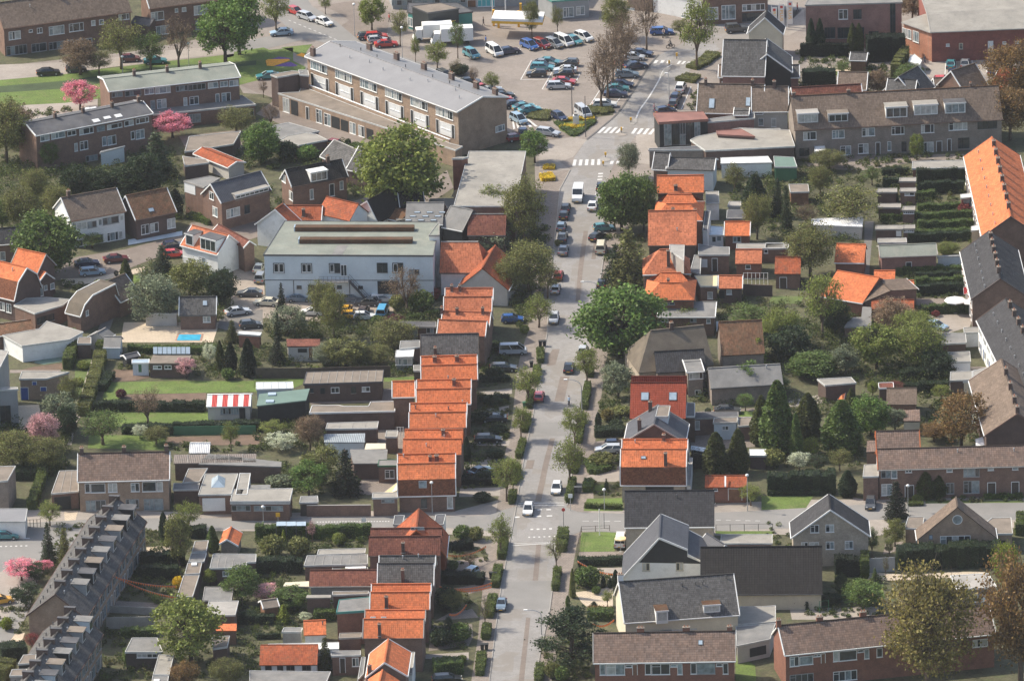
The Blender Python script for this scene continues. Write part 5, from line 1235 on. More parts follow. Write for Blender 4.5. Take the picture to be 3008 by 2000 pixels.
house('low grey shed with pale front by the alley corner',(950,62),(1110,62),2.2,prof=[(0,2.2),(2.2,3.3),(4.4,2.2)],roof='felt',wall='pale_blue',nc='shed',verge=None)
flat('brown garage by the top of the alley',[(710,30),(840,30),(840,-30),(720,-30)],2.7,'feltbrown','brick_dark',nc='garage')
tile(1,1)
WS=flat('large pale grey workshop hall with a green grey roof and outside stair',[(65,780),(1635,787),(1690,480),(262,468)],8.6,'feltgreen','pale_blue',trim='steel_dark',nc='workshop',
  wins=[(158,855,262,945,'k'),(165,862,208,940),(212,862,255,940),(415,857,517,945,'k'),(422,864,464,940),(468,864,510,940),(672,857,775,946,'k'),(680,864,720,940),(780,870,838,975,'D'),(1113,853,1212,944,'k'),(1256,853,1356,944,'k'),(1264,860,1305,938),(1410,912,1505,962,'g'),
   (375,1062,420,1092,'k'),(480,1055,580,1140,'open'),(745,1062,790,1092,'k'),(940,1065,985,1095,'k'),(1120,1022,1310,1140,'open'),(1445,1062,1490,1092,'k'),(650,1080,730,1140,'open')])
for y0,y1,x0,x1 in ((560,518,360,1455),(672,630,400,1440)):
 a_,b_=G((x0,y0+6),8.6),G((x1,y0+6),8.6);m=MB();d=b_-a_;nn=V((-d.y,d.x,0)).normalized()
 m.bar(a_,d,nn*1.5,ZUP*.75);r_=m.build('roof_light','oldbrown',WS.root);m=MB();m.bar(a_-V((.2,0,0)),V((.2,0,0)),nn*1.5,ZUP*.8);m.build('end_panel','skylight',r_)
m=MB();T=[G(p,8.61) for p in ((700,778),(795,778),(850,690),(750,690))];m.face(T);m.build('roof_patch','felt',WS.root)
f_=WS.I;fo=V((f_[0].x,f_[0].y,0));fa=(V((f_[1].x,f_[1].y,0))-fo).normalized();fn=V((fa.y,-fa.x,0))
def fx(x,y):return hit((x,y),fo,fn)
m=MB();p=fx(590,1005);q=fx(860,1005);m.bar(p,q-p,fn*1.4,ZUP*-.12);m.build('balcony','concrete',WS.root)
m=MB();rl=[p+fn*1.4,q+fn*1.4]
for k in range(8):b_=rl[0].lerp(rl[1],k/7);m.tube([b_,b_+ZUP*1.0],[.03,.03],4)
for k in (.5,1.0):m.tube([rl[0]+ZUP*k,rl[1]+ZUP*k],[.03,.03],4)
m.build('railing','steel_dark',WS.root)
s0=q+fn*.7;s1=fx(1050,1150)+fn*.7;s1.z=0;m=MB();n=16
for k in range(n):c_=s0.lerp(s1,(k+.5)/n);m.bar(c_-fa*.14-fn*.5,fa*.28,fn*1.0,ZUP*.05)
for o_ in (-.5,.5):m.tube([s0+fn*o_,s1+fn*o_],[.07,.07],4);m.tube([s0+fn*o_+ZUP*1,s1+fn*o_+ZUP*1],[.035,.035],4)
for k in range(9):c_=s0.lerp(s1,k/8)+fn*.5;m.tube([c_,c_+ZUP],[.025,.025],4)
m.build('outside_stair','steel_dark',WS.root)
m=MB();p=fx(75,1015);q=fx(1640,1018);m.bar(p,q-p,fn*.05,ZUP*.12);m.build('wall_band','steel_dark',WS.root)
for x in (345,860):m=MB();p=fx(x,1015)+fn*.06;m.tube([p,V((p.x,p.y,0))],[.06,.06],5);m.build('drainpipe','steel_dark',WS.root)
flat('raised white parapet strip along the right end of the workshop roof',[(1590,600),(1690,600),(1690,490),(1680,480)],9.6,'feltgreen','whitewall',trim='concrete',name='roof_hall',cat='roof house')
house('salmon tiled hall with pale ridge joined to the workshop',(1690,945),(2120,945),4.2,prof=[(0,4.2),(4.6,8.2),(9.2,4.2)],roof='salmon',wall='whitewall',ridge='concrete',verge=None,gutter='steel_dark',hip=(0,1.6),nc='hall')
house('low brown sheet roof between the salmon hall and the orange gable',(1930,1085),(2100,1085),2.8,prof=[(0,2.8),(5.5,3.6),(7,2.8)],roof='corr_brown',wall='whitewall',verge=None,nc='shed')
house('old orange roofed barn with brown rear slope beside the garden trees',(2090,1085),(2210,870),3.2,prof=[(-4.5,3.0),(0,6.8),(4.5,3.0)],roof='orange_old',wall='plaster',verge=None,nc='barn')
flat('white walled flat roofed annex right of the salmon hall',[(2110,840),(2400,850),(2400,820),(2150,820)],4.5,'gravelroof','whitewall',nc='annex')
house('salmon roofed cottage left of the chimney above the workshop',(180,520),(255,465),4.0,prof=[(-4,4),(0,7.2),(4,4)],roof='orange_old',wall='whitewall')
house('long old orange roof above the workshop with a small chimney',(255,462),(600,465),4.2,yr=325,pitch=38,roof='orange_old',wall='whitewall',chim=[(450,-1.5,.5,1.0)],gutter=None)
house('old orange roof with a grey rear slope above the workshop',(560,400),(860,470),4.8,yr=280,pitch=40,roof='orange_old',wall='whitewall',gutter=None,verge=None)
house('white pointed gable house with a dark thatched roof',(1030,470),(1290,330),3.0,prof=[(-2.2,3.0),(0,6.8),(4.0,4.0)],roof='blacktile',wall='whitewall',gutter=None)
house('black roof with a white crow step verge beside the pointed gable',(1330,360),(1560,340),3.6,yr=200,pitch=48,roof='blacktile',wall='whitewall',gutter=None)
house('low hut with brown sheet roof between the black roofs and the skylight hall',(1130,430),(1330,470),2.8,prof=[(0,2.8),(3.2,3.8),(6.4,2.8)],roof='oldbrown',nc='shed',verge=None)
flat('grey boarded lean-to roof above the workshop',[(1290,465),(1570,420),(1570,350),(1290,365)],3.0,'corr_grey','plaster',trim=None)
house('skylight hall with rows of pale blue roof windows and a black gable',(1370,500),(1720,500),5.2,prof=[(0,5.2),(4.6,7.6),(9.2,5.2)],roof='felt',wall='wood_black',verge=None,nc='hall',
  lights=[(1375+115*i+40*j,455-36*j,1435+115*i+40*j,470-36*j) for i in range(3) for j in range(3)])
house('black gabled barn front beside the skylight hall',(1700,520),(1900,560),4.6,prof=[(0,4.6),(3.4,7.4),(6.8,4.6)],roof='felt',wall='wood_black',verge='steel_dark',nc='barn')
house('brown tiled outbuilding with orange dots left of the street front',(1945,600),(2300,600),4.0,yr=405,pitch=40,roof='redbrown',wall='brick_dark',verge=None,gutter='steel_dark',ridge='felt')
flat('brown brick lower storey of the curved office building with terrace',[(1880,370),(2420,370),(2480,205),(1890,205)],3.6,'feltbrown','brick_red',name='office_wing',cat='office building')
flat('white edged courtyard roof with a tree pot',[(1570,345),(1880,345),(1875,260),(1600,265)],2.8,'gravelroof','brick_pink',nc='annex')
flat('brick tower at the left of the curved office building',[(1802,-105),(1900,-105),(1960,-120),(1860,-120)],8.2,'gravelroof','brick_red',nc='brick_tower')
house('brick house with dark roof and white dormer above the workshop',(330,155),(850,60),4.6,yr=-55,pitch=44,roof='blacktile',gutter='brick_dark',dorm=[(500,10,665,100,'white','w','white')],
  wins=[('N',240,40,275,110),('N',308,195,340,275),(495,175,530,270,'W'),(675,125,722,240),(770,100,805,180)],chim=[(.75,0)])
tile(2,1)
def oldpair(label,A,B,he,w=4.2,**k):return house(label,A,B,he,prof=[(0,he),(w/2,he+w*.44),(w,he+.1),(w+.01,he+.1),(w*1.5,he+w*.44),(w*2,he)],**k)
house('orange tiled house topmost in the row right of the road',(1335,212),(1770,205),5.4,yr=48,pitch=38,verge=None,gutter='brick_brown',chim=[(1510,-2.2,.6,.6)],ridge='orange')
oldpair('orange double hipped house second from the top right of the road',(1300,462),(1755,462),5.8,w=5.0,wall='brick_red',verge=None,hip=(2.2,2.2),chim=[(1635,2.0,.7,.8),(1490,-1.8,.5,1.3)],wins=[])
house('dull salmon roofed house third in the row right of the road',(1252,695),(1700,690),4.6,prof=[(0,4.6),(4.4,7.6),(5.9,8.9),(8.6,5.5)],roof='salmon',wall='brick_dark',verge=None,gutter='brick_dark',ridge='salmon',vents=[(.6,-3.3)],chim=[(1690,.5,.5,.6)])
house('red hipped house with a long brick chimney right of the road',(1205,962),(1650,950),4.8,yr=730,pitch=40,roof='salmon',verge=None,hip=(3.0,3.0),chim=[(1440,-2.4,.55,2.6)])
flat('pale grey box dormer roof on the red hipped house',[(1450,740),(1585,830),(1590,690),(1450,685)],8.2,'concrete','concrete',nc='roof_box')
oldpair('orange double hipped house fifth in the row right of the road',(1215,1195),(1680,1195),5.6,w=5.0,wall='brick_red',verge=None,gutter='brick_dark',hip=(2.6,2.6),chim=[(1440,1.0,.45,1.1)],wins=[(1400,1220,1500,1240,'g')])
house('low grey roofed house behind the big green tree',(1340,1350),(1870,1350),3.6,prof=[(0,3.6),(5.6,4.2),(6,3.6)],roof='felt',wins=[(1370,1365,1440,1400),(1640,1365,1700,1400,'g'),(1790,1370,1830,1410)])
flat('white rear extension with a blue panel behind the topmost orange house',[(1785,310),(1910,305),(1905,195),(1785,200)],3.2,'gravelroof','whitewall',nc='extension',wins=[])
flat('long narrow white edged annex beside the second orange house',[(1755,560),(1800,560),(1830,380),(1780,375)],5.0,'feltdark','whitewall',nc='annex')
house('small orange roofed garage with white verges in the second garden',(1955,605),(2190,605),2.7,yr=475,pitch=30,wall='brick_red',nc='garage',wins=[(2035,610,2110,665,'w',1)],gutter=None)
house('small orange roofed garage further down in the fourth garden',(2055,862),(2300,862),2.7,yr=730,pitch=30,roof='salmon',wall='brick_red',nc='garage',verge=None,wins=[(2150,870,2200,910)],gutter=None)
house('small orange roofed outhouse with white verge beside the cream roof',(1900,1090),(2120,1090),2.8,yr=970,pitch=30,roof='salmon',wall='brick_dark',nc='outhouse',wins=[(1975,1100,2025,1145),(1905,1110,1960,1180,'open')],gutter=None)
flat('flat roofed annex with cream roof edge behind the fifth orange house',[(1735,1070),(1890,1070),(1895,970),(1680,970)],3.2,'canvas_cream','brick_brown',nc='annex',wins=[(1800,1120,1850,1185),])
flat('grey flat roofed annex with brown walls in the third garden',[(1715,780),(2005,780),(2005,708),(1900,708),(1715,680)],3.6,nc='annex',wins=[(1840,810,1895,930,'door'),(1740,820,1800,895,'panelw')])
flat('long pale flat roofed shed behind the small orange garages',[(2065,722),(2500,722),(2500,675),(2070,678)],2.6,'gravelroof','brick_brown',wins=[(2320,730,2358,765)])
flat('low glass roofed veranda beside the orange garage',[(1810,600),(1950,600),(1945,520),(1815,510)],2.6,'skylight','whitewall',nc='veranda',wins=[(1840,610,1880,665),(1885,605,1930,655)])
flat('pale roofed shed by the white wall in the fifth garden',[(1885,1480),(2060,1480),(2050,1390),(1880,1390)],1.2,'pale_blue','whitewall',trim=None,name='covered_pool',cat='pool cover')
flat('dark low shed roof beside the conifer in the top garden',[(1975,445),(2150,445),(2150,370),(1980,370)],2.5,'feltdark','brick_dark')
flat('narrow brown shed with white post in the top garden',[(1985,330),(2110,330),(2110,290),(2000,290)],2.2,'concrete','plaster')
flat('small flat garage beside the red hipped house',[(1640,930),(1735,960),(1745,780),(1680,780)],3.0,nc='garage')
lightfence('white slatted pergola rail behind the orange outhouse',[(2135,1060),(2358,1060)],2.3,'white',.7,cat='pergola',name='pergola')
wallrun('red brick garden wall along the fifth garden',[(2125,1150),(2400,1160)],2.0,.2,'brick_dark',name='garden_wall',cat='wall')
tile(3,1)
house('salmon roofed garage among the brown trees in the middle gardens',(60,955),(300,955),2.8,yr=800,pitch=32,roof='orange_old',verge=None,nc='garage',wins=[(105,985,175,1090,'door')],gutter=None)
house('orange roofed outhouse left of the alley',(610,850),(885,855),2.8,prof=[(0,2.8),(4.5,4.6),(7,3)],wall='brick_red',verge=None,nc='outhouse')
house('large orange roofed barn half covered by the thin tree',(480,1160),(870,1225),2.9,prof=[(0,2.9),(6.5,5.4),(8,4.6)],wall='brick_red',verge=None,nc='barn')
house('brown narrow roof along the left side of the alley',(770,1120),(880,1220),2.9,prof=[(0,3),(5,4.4),(10,4.0)],roof='brownroof',verge=None,nc='shed')
house('small orange hip roofed shed right of the alley',(975,1010),(1170,1010),2.6,yr=925,pitch=25,wall='brick_red',verge=None,nc='shed',gutter=None)
house('wide orange roofed brick barn right of the alley',(975,1115),(1350,1108),2.9,yr=1020,pitch=25,verge=None,nc='barn',gutter=None,wins=[(1050,1125,1095,1160)])
house('orange roof just below the wide brick barn',(950,1280),(1345,1280),2.2,yr=1195,pitch=25,roof='orange_old',wall='brick_red',verge=None,nc='shed',gutter=None)
house('grey gabled brick hall right of the alley',(1035,800),(1560,780),3.4,yr=685,pitch=20,roof='feltgreen',wall='brick_pink',verge='concrete',gutter='concrete',nc='hall',wins=[(1268,845,1325,940,'blackdoor')])
flat('grey garage roof joined behind the brick hall',[(1010,670),(1280,668),(1275,625),(1010,630)],2.7,'gravelroof','brick_dark',nc='garage')
flat('long white walled fence building right of the brick hall',[(1555,800),(1800,790),(1800,782),(1555,792)],2.2,'white','pale_blue',name='white_wall',cat='wall')
for i,(a_,b_,c_,lb) in enumerate([(1205,1365,105,'topmost'),(1000,1190,205,'second'),(1210,1365,200,'third with white window'),(1010,1225,345,'fourth'),(1235,1355,370,'fifth with a row of dark panes'),(985,1240,545,'sixth long low'),(1240,1355,540,'seventh with white window')]):
 flat('grey flat roofed garden shed right of the alley '+lb,[(a_,c_),(b_,c_),(b_,c_-38),(a_+8,c_-35)],2.4,'gravelroof','brick_brown' if i%2==0 else 'brick_dark',group='garden sheds beside the alley',trim='concrete',wins=[] if i in (0,1,3) else ([(1250,c_+8,1345,c_+32,'w',4)] if i in (4,6) else ([(1258,205,1350,235)] if i==2 else [(1180,560,1228,610,'whitedoor')])))
flat('white corrugated car shelter behind the thin tree',[(400,500),(870,520),(880,430),(400,445)],2.4,'corr_white','plaster',trim=None,nc='carport')
flat('white edged annex with red walls on the orange terrace',[(1775,260),(1945,240),(1935,205),(1770,225)],3.0,'white','brick_crimson',nc='annex',wins=[(1800,270,1890,330,'g')])
flat('white flat topped annex lower down on the orange terrace',[(1870,560),(2010,545),(2005,485),(1870,520)],3.0,'white','cream',nc='annex')
flat('pale annex with white edge on the dark roofed terrace',[(1825,880),(1870,880),(1860,820),(1825,820)],2.8,'concrete','plaster',nc='annex')
flat('brown shed left of the thin tree at the top',[(205,205),(380,200),(370,130),(190,130)],2.5,'feltbrown','wood_brown')
flat('brown garage left edge with grey roof beside the swing garden',[(-30,720),(190,720),(190,670),(-20,670)],2.6,'gravelroof','brick_red',nc='garage')
flat('corrugated carport with brown walls beside the swan garden',[(700,1445),(950,1445),(955,1260),(870,1255),(860,1350),(760,1355)],2.4,'corr_grey','brick_brown',trim=None,nc='carport')
flat('pale flat roofed shed left of the grey terrace',[(1805,1500),(2000,1490),(1990,1445),(1800,1450)],2.6,'gravelroof','whitewall')
flat('low brown garage roof with lamp post at the lower right garden',[(1600,1600),(1830,1590),(1820,1500),(1600,1500)],2.5,'felt','brick_dark',nc='garage')
def ridgeterrace(label,A,B,hr,half,he,n,roof,wall,**k):
 return house(label,A,B,hr,prof=[(-half,he),(0,hr),(half,he)],roof=roof,wall=wall,name='terrace_house',chim=[((i+.5 if k.get('off') else i)/n,0,.9,.9) for i in range(1,n)] if not k.get('off') else [((i+.5)/n,0,.9,.9) for i in range(n)],ov=.3,gutter=k.get('gutter','white'),verge=k.get('verge','brick_dark'),vents=[((i+.3)/n,2.6) for i in range(n)],bays=k.get('bays',()),wins=k.get('wins',()),dorm=())
ridgeterrace('orange tiled terrace running away with a sawtooth row of chimneys',(2235,428),(2060-0,1260-1568+0),9.0,5.0,5.4,9,'orange','brick_brown',bays=[('B',9,[(.15,.45,3.4,4.8,'w'),(.55,.8,3.4,4.8,'W'),(.2,.5,.8,2.3,'w'),(.6,.8,.1,2.3,'door')],1)])
ridgeterrace('dark grey tiled terrace running away with a sawtooth row of chimneys',(2140,1000),(2035,560),9.0,5.0,5.4,7,'darktile','brick_brown',bays=[('B',7,[(.15,.45,3.4,4.8,'w'),(.55,.8,3.4,4.8,'W'),(.2,.5,.8,2.3,'w'),(.6,.8,.1,2.3,'door')],1)])
ridgeterrace('grey roofed terrace with white rear walls running past the right edge',(2358+190,1568+320),(2190,1180),9.0,5.0,5.4,9,'darktile','whitewall',bays=[('B',9,[(.15,.45,3.4,4.8,'w'),(.55,.8,3.4,4.8,'W'),(.2,.5,.8,2.3,'w'),(.6,.8,.1,2.3,'bluedoor')],1)])
def mroof(label,A,B,he,w=4.2,rise=1.95,steep=None,back=True,**k):
 pr=[(0,he),(w/2,he+rise),(w,he+.2),(w*1.5,he+rise),(w*2,he)]
 if steep:pr=[(-.45,he-steep)]+pr
 return house(label,A,B,he-(steep or 0),prof=[(x+(.45 if steep else 0),z) for x,z in pr],name='house',**k)
tile(1,1)
mroof('salmon roofed M shaped house topmost in the row left of the road',(1728,1305),(2170,1302),5.6,roof='salmon',gutter=None,chim=[(1795,4.0,.45,.7),(1870,4.0,.45,.7)])
mroof('salmon roofed M shaped house second in the row left of the road',(1665,1515),(2110,1530),5.6,roof='salmon',gutter=None,chim=[(1680,4.0,.4,.8),(1820,4.0,.4,.8),(2055,4.2,.4,.8)])
flat('dark low roof left of the second salmon house',[(1430,1440),(1660,1445),(1660,1395),(1220,1395),(1220,1410)],2.9,'feltdark','brick_dark',trim='concrete',nc='annex',wins=[(1440,1460,1490,1560,'g'),(1570,1450,1640,1500,'g')])
tile(1,2)
house('dark grey tiled house third in the row left of the road',(1518,215),(2050,205),4.6,yr=-58,pitch=47,roof='greytile',verge='wood_dark',gutter=None,chim=[(1660,-2.6,.5,1.3)])
mroof('bright orange M roofed house with two chimneys on its rear slope',(1522,372),(2040,358),5.7,gutter='brick_dark',chim=[(1650,3.6,.6,.6),(1855,3.6,.6,.6)],vents=[(.48,-1.9)])
mroof('orange M roofed house with a lower wing on its left',(1478,592),(1978,582),5.7,chim=[(1825,3.6,.55,.7)],vents=[(.85,-2.0)])
house('orange tiled wing with white verge on the left of the M roofed house',(1255,522),(1462,518),5.4,yr=375,pitch=40,roof='orange')
mroof('orange M roofed house with a small white dome vent',(1410,808),(1935,800),5.7,gutter='brick_dark',vents=[(.47,-.6),(.68,3.2,'steel_dark'),(.1,3.4,'steel_dark')])
mroof('salmon orange M roofed house with plain verges',(1350,1052),(1892,1050),5.7,verge=None,gutter='brick_dark',chim=[(1715,3.6,.55,.6)],vents=[(.4,-1.0),(.68,3.0)])
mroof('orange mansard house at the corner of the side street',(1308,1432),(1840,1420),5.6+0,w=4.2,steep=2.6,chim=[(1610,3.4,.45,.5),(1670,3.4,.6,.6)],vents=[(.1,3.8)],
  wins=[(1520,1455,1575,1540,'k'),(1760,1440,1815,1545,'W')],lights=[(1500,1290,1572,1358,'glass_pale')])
flat('flat roofed brick annex at the corner house left side',[(1068,1450),(1310,1445),(1300,1398),(1075,1402)],3.2,'gravelroof','brick_brown',nc='annex',wins=[(1155,1460,1275,1492,'g')])
awning('cream sloping awning behind the corner mansard house',[(1170,1402),(1250,1400),(1306,1375),(1306,1300)],[2.6,2.6,3.6,3.8],(.85,.72,.42))
flat('long brown roofed shed with panelled roof in the lawn garden',[(435,402),(1165,380),(1178,270),(465,290)],3.3,'feltbrown','brick_dark',ribs=10,trim='feltdark',wins=[(590,435,635,490,'open'),(690,430,768,482),(875,425,920,485,'k'),(975,425,1050,470),(500,440,530,480,'k')])
flat('green sheet roofed open store beside the striped shed',[(5,600),(462,548),(495,440),(30,490)],3.6,'greenroof','wood_black',trim=None,lights=[(110,485,185,510),(90,552,165,575)])
flat('greenhouse of clouded glass behind the green sheet roof',[(0,450),(345,440),(340,380),(0,385)],2.2,'pale_blue','skylight',trim='white',nc='greenhouse',ribs=5)
flat('long white edged flat roof with ribbed strips left of the orange row',[(490,668),(1282,650),(1280,560),(1055,565),(1035,605),(810,605),(760,595),(515,598)],3.3,'feltbrown','brick_dark',trim='white',ribs=0,nc='extension')
flat('pale brown flat roof below the ribbed white edged roof',[(640,815),(1118,808),(1130,745),(655,760)],3.0,'gravelroof','brick_dark',ribs=4)
flat('corrugated grey blue roof in the gardens left of the orange row',[(630,935),(1003,935),(1005,852),(620,860)],2.8,'corr_blue','pale_blue',trim=None)
flat('small brown flat roof behind the salmon orange house',[(1190,888),(1300,888),(1310,830),(1200,830)],3.0,'gravelroof','brick_brown',nc='annex')
lightfence('white trellis frame on the terrace behind the salmon orange house',[(1305,930),(1360,930)],2.6,'white',.6,cat='trellis',name='trellis')
flat('sand coloured flat roof in the gardens left of the orange row',[(1000,1000),(1195,995),(1195,945),(1015,945)],2.6,'cream','brick_brown',trim=None)
flat('long brown corrugated roof with a bright front edge strip',[(-530,1040+95),(235,1160),(235,1115),(-440,1040)],3.0,'corr_grey','brick_dark',trim=None,nc='garage_row')
flat('brown corrugated roof right of the dark conifer',[(895,1130),(1205,1128),(1212,1000),(865,1000)],2.9,'corr_grey','brick_dark',trim=None,nc='garage')
flat('green edged flat roof beside the corner mansard house',[(1120,1155),(1308,1152),(1308,1095),(1130,1100)],3.0,trim='green_paint',nc='annex',wins=[(1188,1190,1275,1268)])
flat('small hut with flat roof by the brick garden wall',[(398,1492),(575,1488),(570,1430),(410,1435)],2.4,'felt','wood_dark')
flat('white pergola greenhouse behind the dark grey tiled house',[(1280,155),(1450,150),(1460,80),(1290,90)],2.7,'white','glass_pale',nc='conservatory',wins=[(1285,165,1340,225,'W'),(1350,165,1440,225)])
flat('brown flat annex between the conservatory and the dark grey roof',[(1320,75),(1515,62),(1510,0),(1330,5)],3.0,nc='annex')
flat('small dark hut in front of the dark grey tiled house',[(1450,278),(1520,280),(1520,225),(1450,228)],2.4,'felt','wood_dark')
flat('cottage with red brown flat roof amid the garden trees',[(285,52),(590,50),(590,-15),(280,-15)],2.8,'redbrown','plaster',trim=None,nc='outhouse',wins=[(385,75,470,110,'open'),(480,60,530,160,'reddoor')])
flat('little white flat roof above the greenhouse trees',[(-170+0,-60),(40-0,-45),(55,-75),(-160,-85)],2.4,'white','brick_red')
flat('white flat roofed garage with a pyramid skylight',[(-190-0,1418-0),(-110+30,1418),(-50+0,1222),(-150,1222)],3.4,'gravelroof','white',trim='white',nc='garage')
flat('flat roofed bungalow with a white fascia by the side street',[(-240,1480),(312,1480),(340,1360),(-210,1370)],3.4,'gravelroof','brick_brown',nc='bungalow',th=.5,wins=[(-225,1515,-50,1568,'g'),(-20,1520,250,1568,'g')])
flat('corrugated dark lower roof behind the bungalow',[(-160,1360),(130,1358),(135,1325),(-150,1330)],3.2,'corr_grey','brick_dark',trim=None,nc='garage')
tile(0,2)
house('brown tiled semi detached house beside the alley at the middle left',(715,1298),(1560,1278),5.4,yr=1035,pitch=38,roof='brownmix',wall='brick_tan',chim=[(765,0,.6,.9),(1155,.2,.6,1.0),(1545,0,.6,1.0)],
  wins=[(782,1315,830,1400),(835,1315,970,1400,'w',0),(995,1312,1080,1395),(1205,1310,1285,1390),(1310,1300,1440,1390,'w',0),(1445,1300,1500,1388,'W'),(790,1470,975,1568,'g'),(1160,1460,1280,1540,'g'),(1325,1455,1505,1560,'g')])
flat('long brown corrugated garage roof right of the semi detached house',[(1600,1130),(2360,1118),(2360,1040),(1600,1050)],3.0,'corr_brown','brick_dark',trim=None,nc='garage_row',ribs=6)
flat('pale roof garage beneath the corrugated row',[(1680,1310),(1840,1300),(1915,1175),(1735,1180)],2.8,'feltbrown','brick_dark',nc='garage')
flat('white edged carport roof right of the semi detached house',[(1590,1375),(1830,1372),(1840,1310),(1600,1315)],2.6,'felt','brick_dark',nc='carport')
flat('wide flat roofed garage with pyramid skylight and white door',[(1825,1420),(2130,1415),(2195,1225),(1890,1228)],3.5,'gravelroof','brick_brown',nc='garage',wins=[(1865,1450,2075,1568,'garage')],lights=[])
P_=G((2010,1310),3.5);m=MB();b_=[P_+V((x,y,0)) for x,y in ((-1.1,-2),(1.1,-2),(1.1,2),(-1.1,2))];r1,r2=P_+V((0,-1,1)),P_+V((0,1,1))
m.face([b_[0],b_[1],r1]);m.face([b_[2],b_[3],r2]);m.face([b_[1],b_[2],r2,r1]);m.face([b_[3],b_[0],r1,r2]);tag(m.build('roof_lantern','skylight'),'pale pyramid roof lantern on the flat garage roof','roof light')
flat('brown striped flat roofed garage left of the semi detached house',[(470,1410),(725,1388),(720,1195),(545,1200)],3.0,'feltbrown','brick_brown',nc='garage',ribs=3,wins=[(500,1435,655,1560,'open')])
flat('pale block with flat roof at the lower left edge of the alley gardens',[(-40,1300),(70,1290),(145,1155),(-40,1160)],5.5,'feltbrown','brick_grey',nc='building')
flat('grey high building with shaded wall at the left edge',[(-200,440),(0,250),(80,100),(-200,60)],9.0,'concrete','greypaint',nc='building')
flat('lower grey block in front of the high building at the left edge',[(-200,465),(170,448),(160,430),(-200,440)],6.5,'concrete','greypaint',nc='building',wins=[(0,600,100,760,'k')])
flat('brown brick shed with blue doors at the left',[(175,355),(430,352),(640,290),(200,285)],3.8,'gravelroof','brick_tan',nc='shed',wins=[(190,430,265,575,'bluedoor'),(370,425,430,465,'bluedoor'),(295,375,340,410,'bluedoor')])
flat('brown garden house with a row of solar panels on its roof',[(1370,208),(1730,208),(1765,130),(1410,132)],2.7,'feltbrown','brick_dark',nc='garden_house',trim=None,wins=[(1410,230,1490,262),(1515,228,1580,262)])
m=0
sp=root('solar_panels',G((1580,110)),'tilted row of pale solar panels behind the brown garden house','solar panels')
for k in range(8):
 a_,b_=G((1412+43*k,124),2.9),G((1450+43*k,124),2.9);q_=MB();q_.bar(a_,b_-a_,V((0,.9,.9)),V((0,-.04,.04)));q_.build('panel','skylight',sp)
q_=MB();q_.tube([G((1430,124),0),G((1430,124),2.9)],[.05,.05],5);q_.tube([G((1740,124),0),G((1740,124),2.9)],[.05,.05],5);q_.build('stand','metal',sp)
flat('pale green garden hut with turquoise roof',[(1212,208),(1375,208),(1378,172),(1215,176)],2.3,'skylight','pale_blue',trim='white',wins=[(1270,215,1310,290,'greendoor')])
house('shed with red and white striped roof on the lawn',(1900,610),(2310,605),2.5,prof=[(0,2.5),(3.0,3.5),(6.0,2.5)],roof='striped',wall='plaster',verge=None,gutter=None,nc='shed',wins=[(2205,620,2260,735,'open'),(2030,620,2200,680,'g',6)])
house('white tent shaped shelter with open front in the vegetable gardens',(1740,1035),(1930,1035),1.6,prof=[(0,1.6),(1.9,2.6),(3.8,1.6)],roof='corr_white',wall='glass_pale',verge=None,gutter=None,nc='tent')
house('dark low hut with white roof in the hedge garden',(1165,170),(1290,140),1.8,prof=[(0,1.8),(1,2.2),(2,1.8)],roof='feltdark',wall='wood_black',gutter=None,nc='shed')
wallrun('green boarded fence behind the vegetable plots',[(1560,870),(2360,860)],1.5,.08,'green_paint',panel=2.2)
wallrun('long dark wooden fence behind the panelled shed',[(2360,350),(2860,350),(3600,330)],1.9,.1,'wood_dark',panel=2.2)
tile(2,2)
house('thatched farmhouse with hipped end and pale gable',(1165,300),(1860,225),2.9,prof=[(0,2.9),(5.2,8.2),(10.4,2.9)],roof='thatch',wall='brick_pale',verge=None,gutter=None,hip=(3.5,.3),nc='farmhouse',chim=[(1475,0,.6,1.0)])
house('cottage with dark pantile roof and white dormer below the thatch',(1330,300),(1790,275),3.4,prof=[(0,3.4),(3.2,6.0),(6.4,4)],roof='darktile',wall='brick_grey',verge=None,gutter=None)
house('brown brick wing with a large white window dormer',(1610,290),(1770,280),4.6,prof=[(0,4.6),(4,4.9),(8,4.6)],roof='felt',wall='brick_grey',wins=[(1630,290,1760,355,'w',2),(1685,455,1745,510)])
house('long grey brown roofed barn behind the big green gardens',(1830,440),(2500,400),3.2,prof=[(0,3.2),(3.6,5.4),(7.2,3.2)],roof='felt',wall='brick_grey',verge=None,gutter='steel_dark',nc='barn',vents=[(.8,-.6)])
house('dark brown roofed barn wing behind the thatched house',(1930,140),(2330,120),3.6,prof=[(0,3.6),(4.4,8.0),(8.8,3.6)],roof='oldbrown',wall='brick_grey',verge=None,gutter=None,nc='barn')
house('red glazed tile roofed house with two blue roof windows',(1085,720),(1600,720),5.3,prof=[(0,5.3),(4.6,9.9),(4.65,8.6),(6.5,8.6),(6.55,10.2),(9.5,6)],roof='redtile',verge=None,gutter=None,ridge='redtile',
  lights=[(1187,477,1262,552),(1445,477,1520,552)],vents=[])
house('weathered grey roofed house with a dark brick gable to the front',(1310,768),(1345,592),8.6,prof=[(-5.0,5.4),(0,8.6),(5.0,5.4)],roof='slate',wall='brick_dark',verge='concrete',chim=[(.15,2.5,.6,1.8),(.9,1.2,.5,1.6)])
flat('flat topped dormer room on the weathered grey roof',[(1320,700),(1440,700),(1460,600),(1345,600)],8.7,'feltbrown','pale_blue',nc='roof_room')
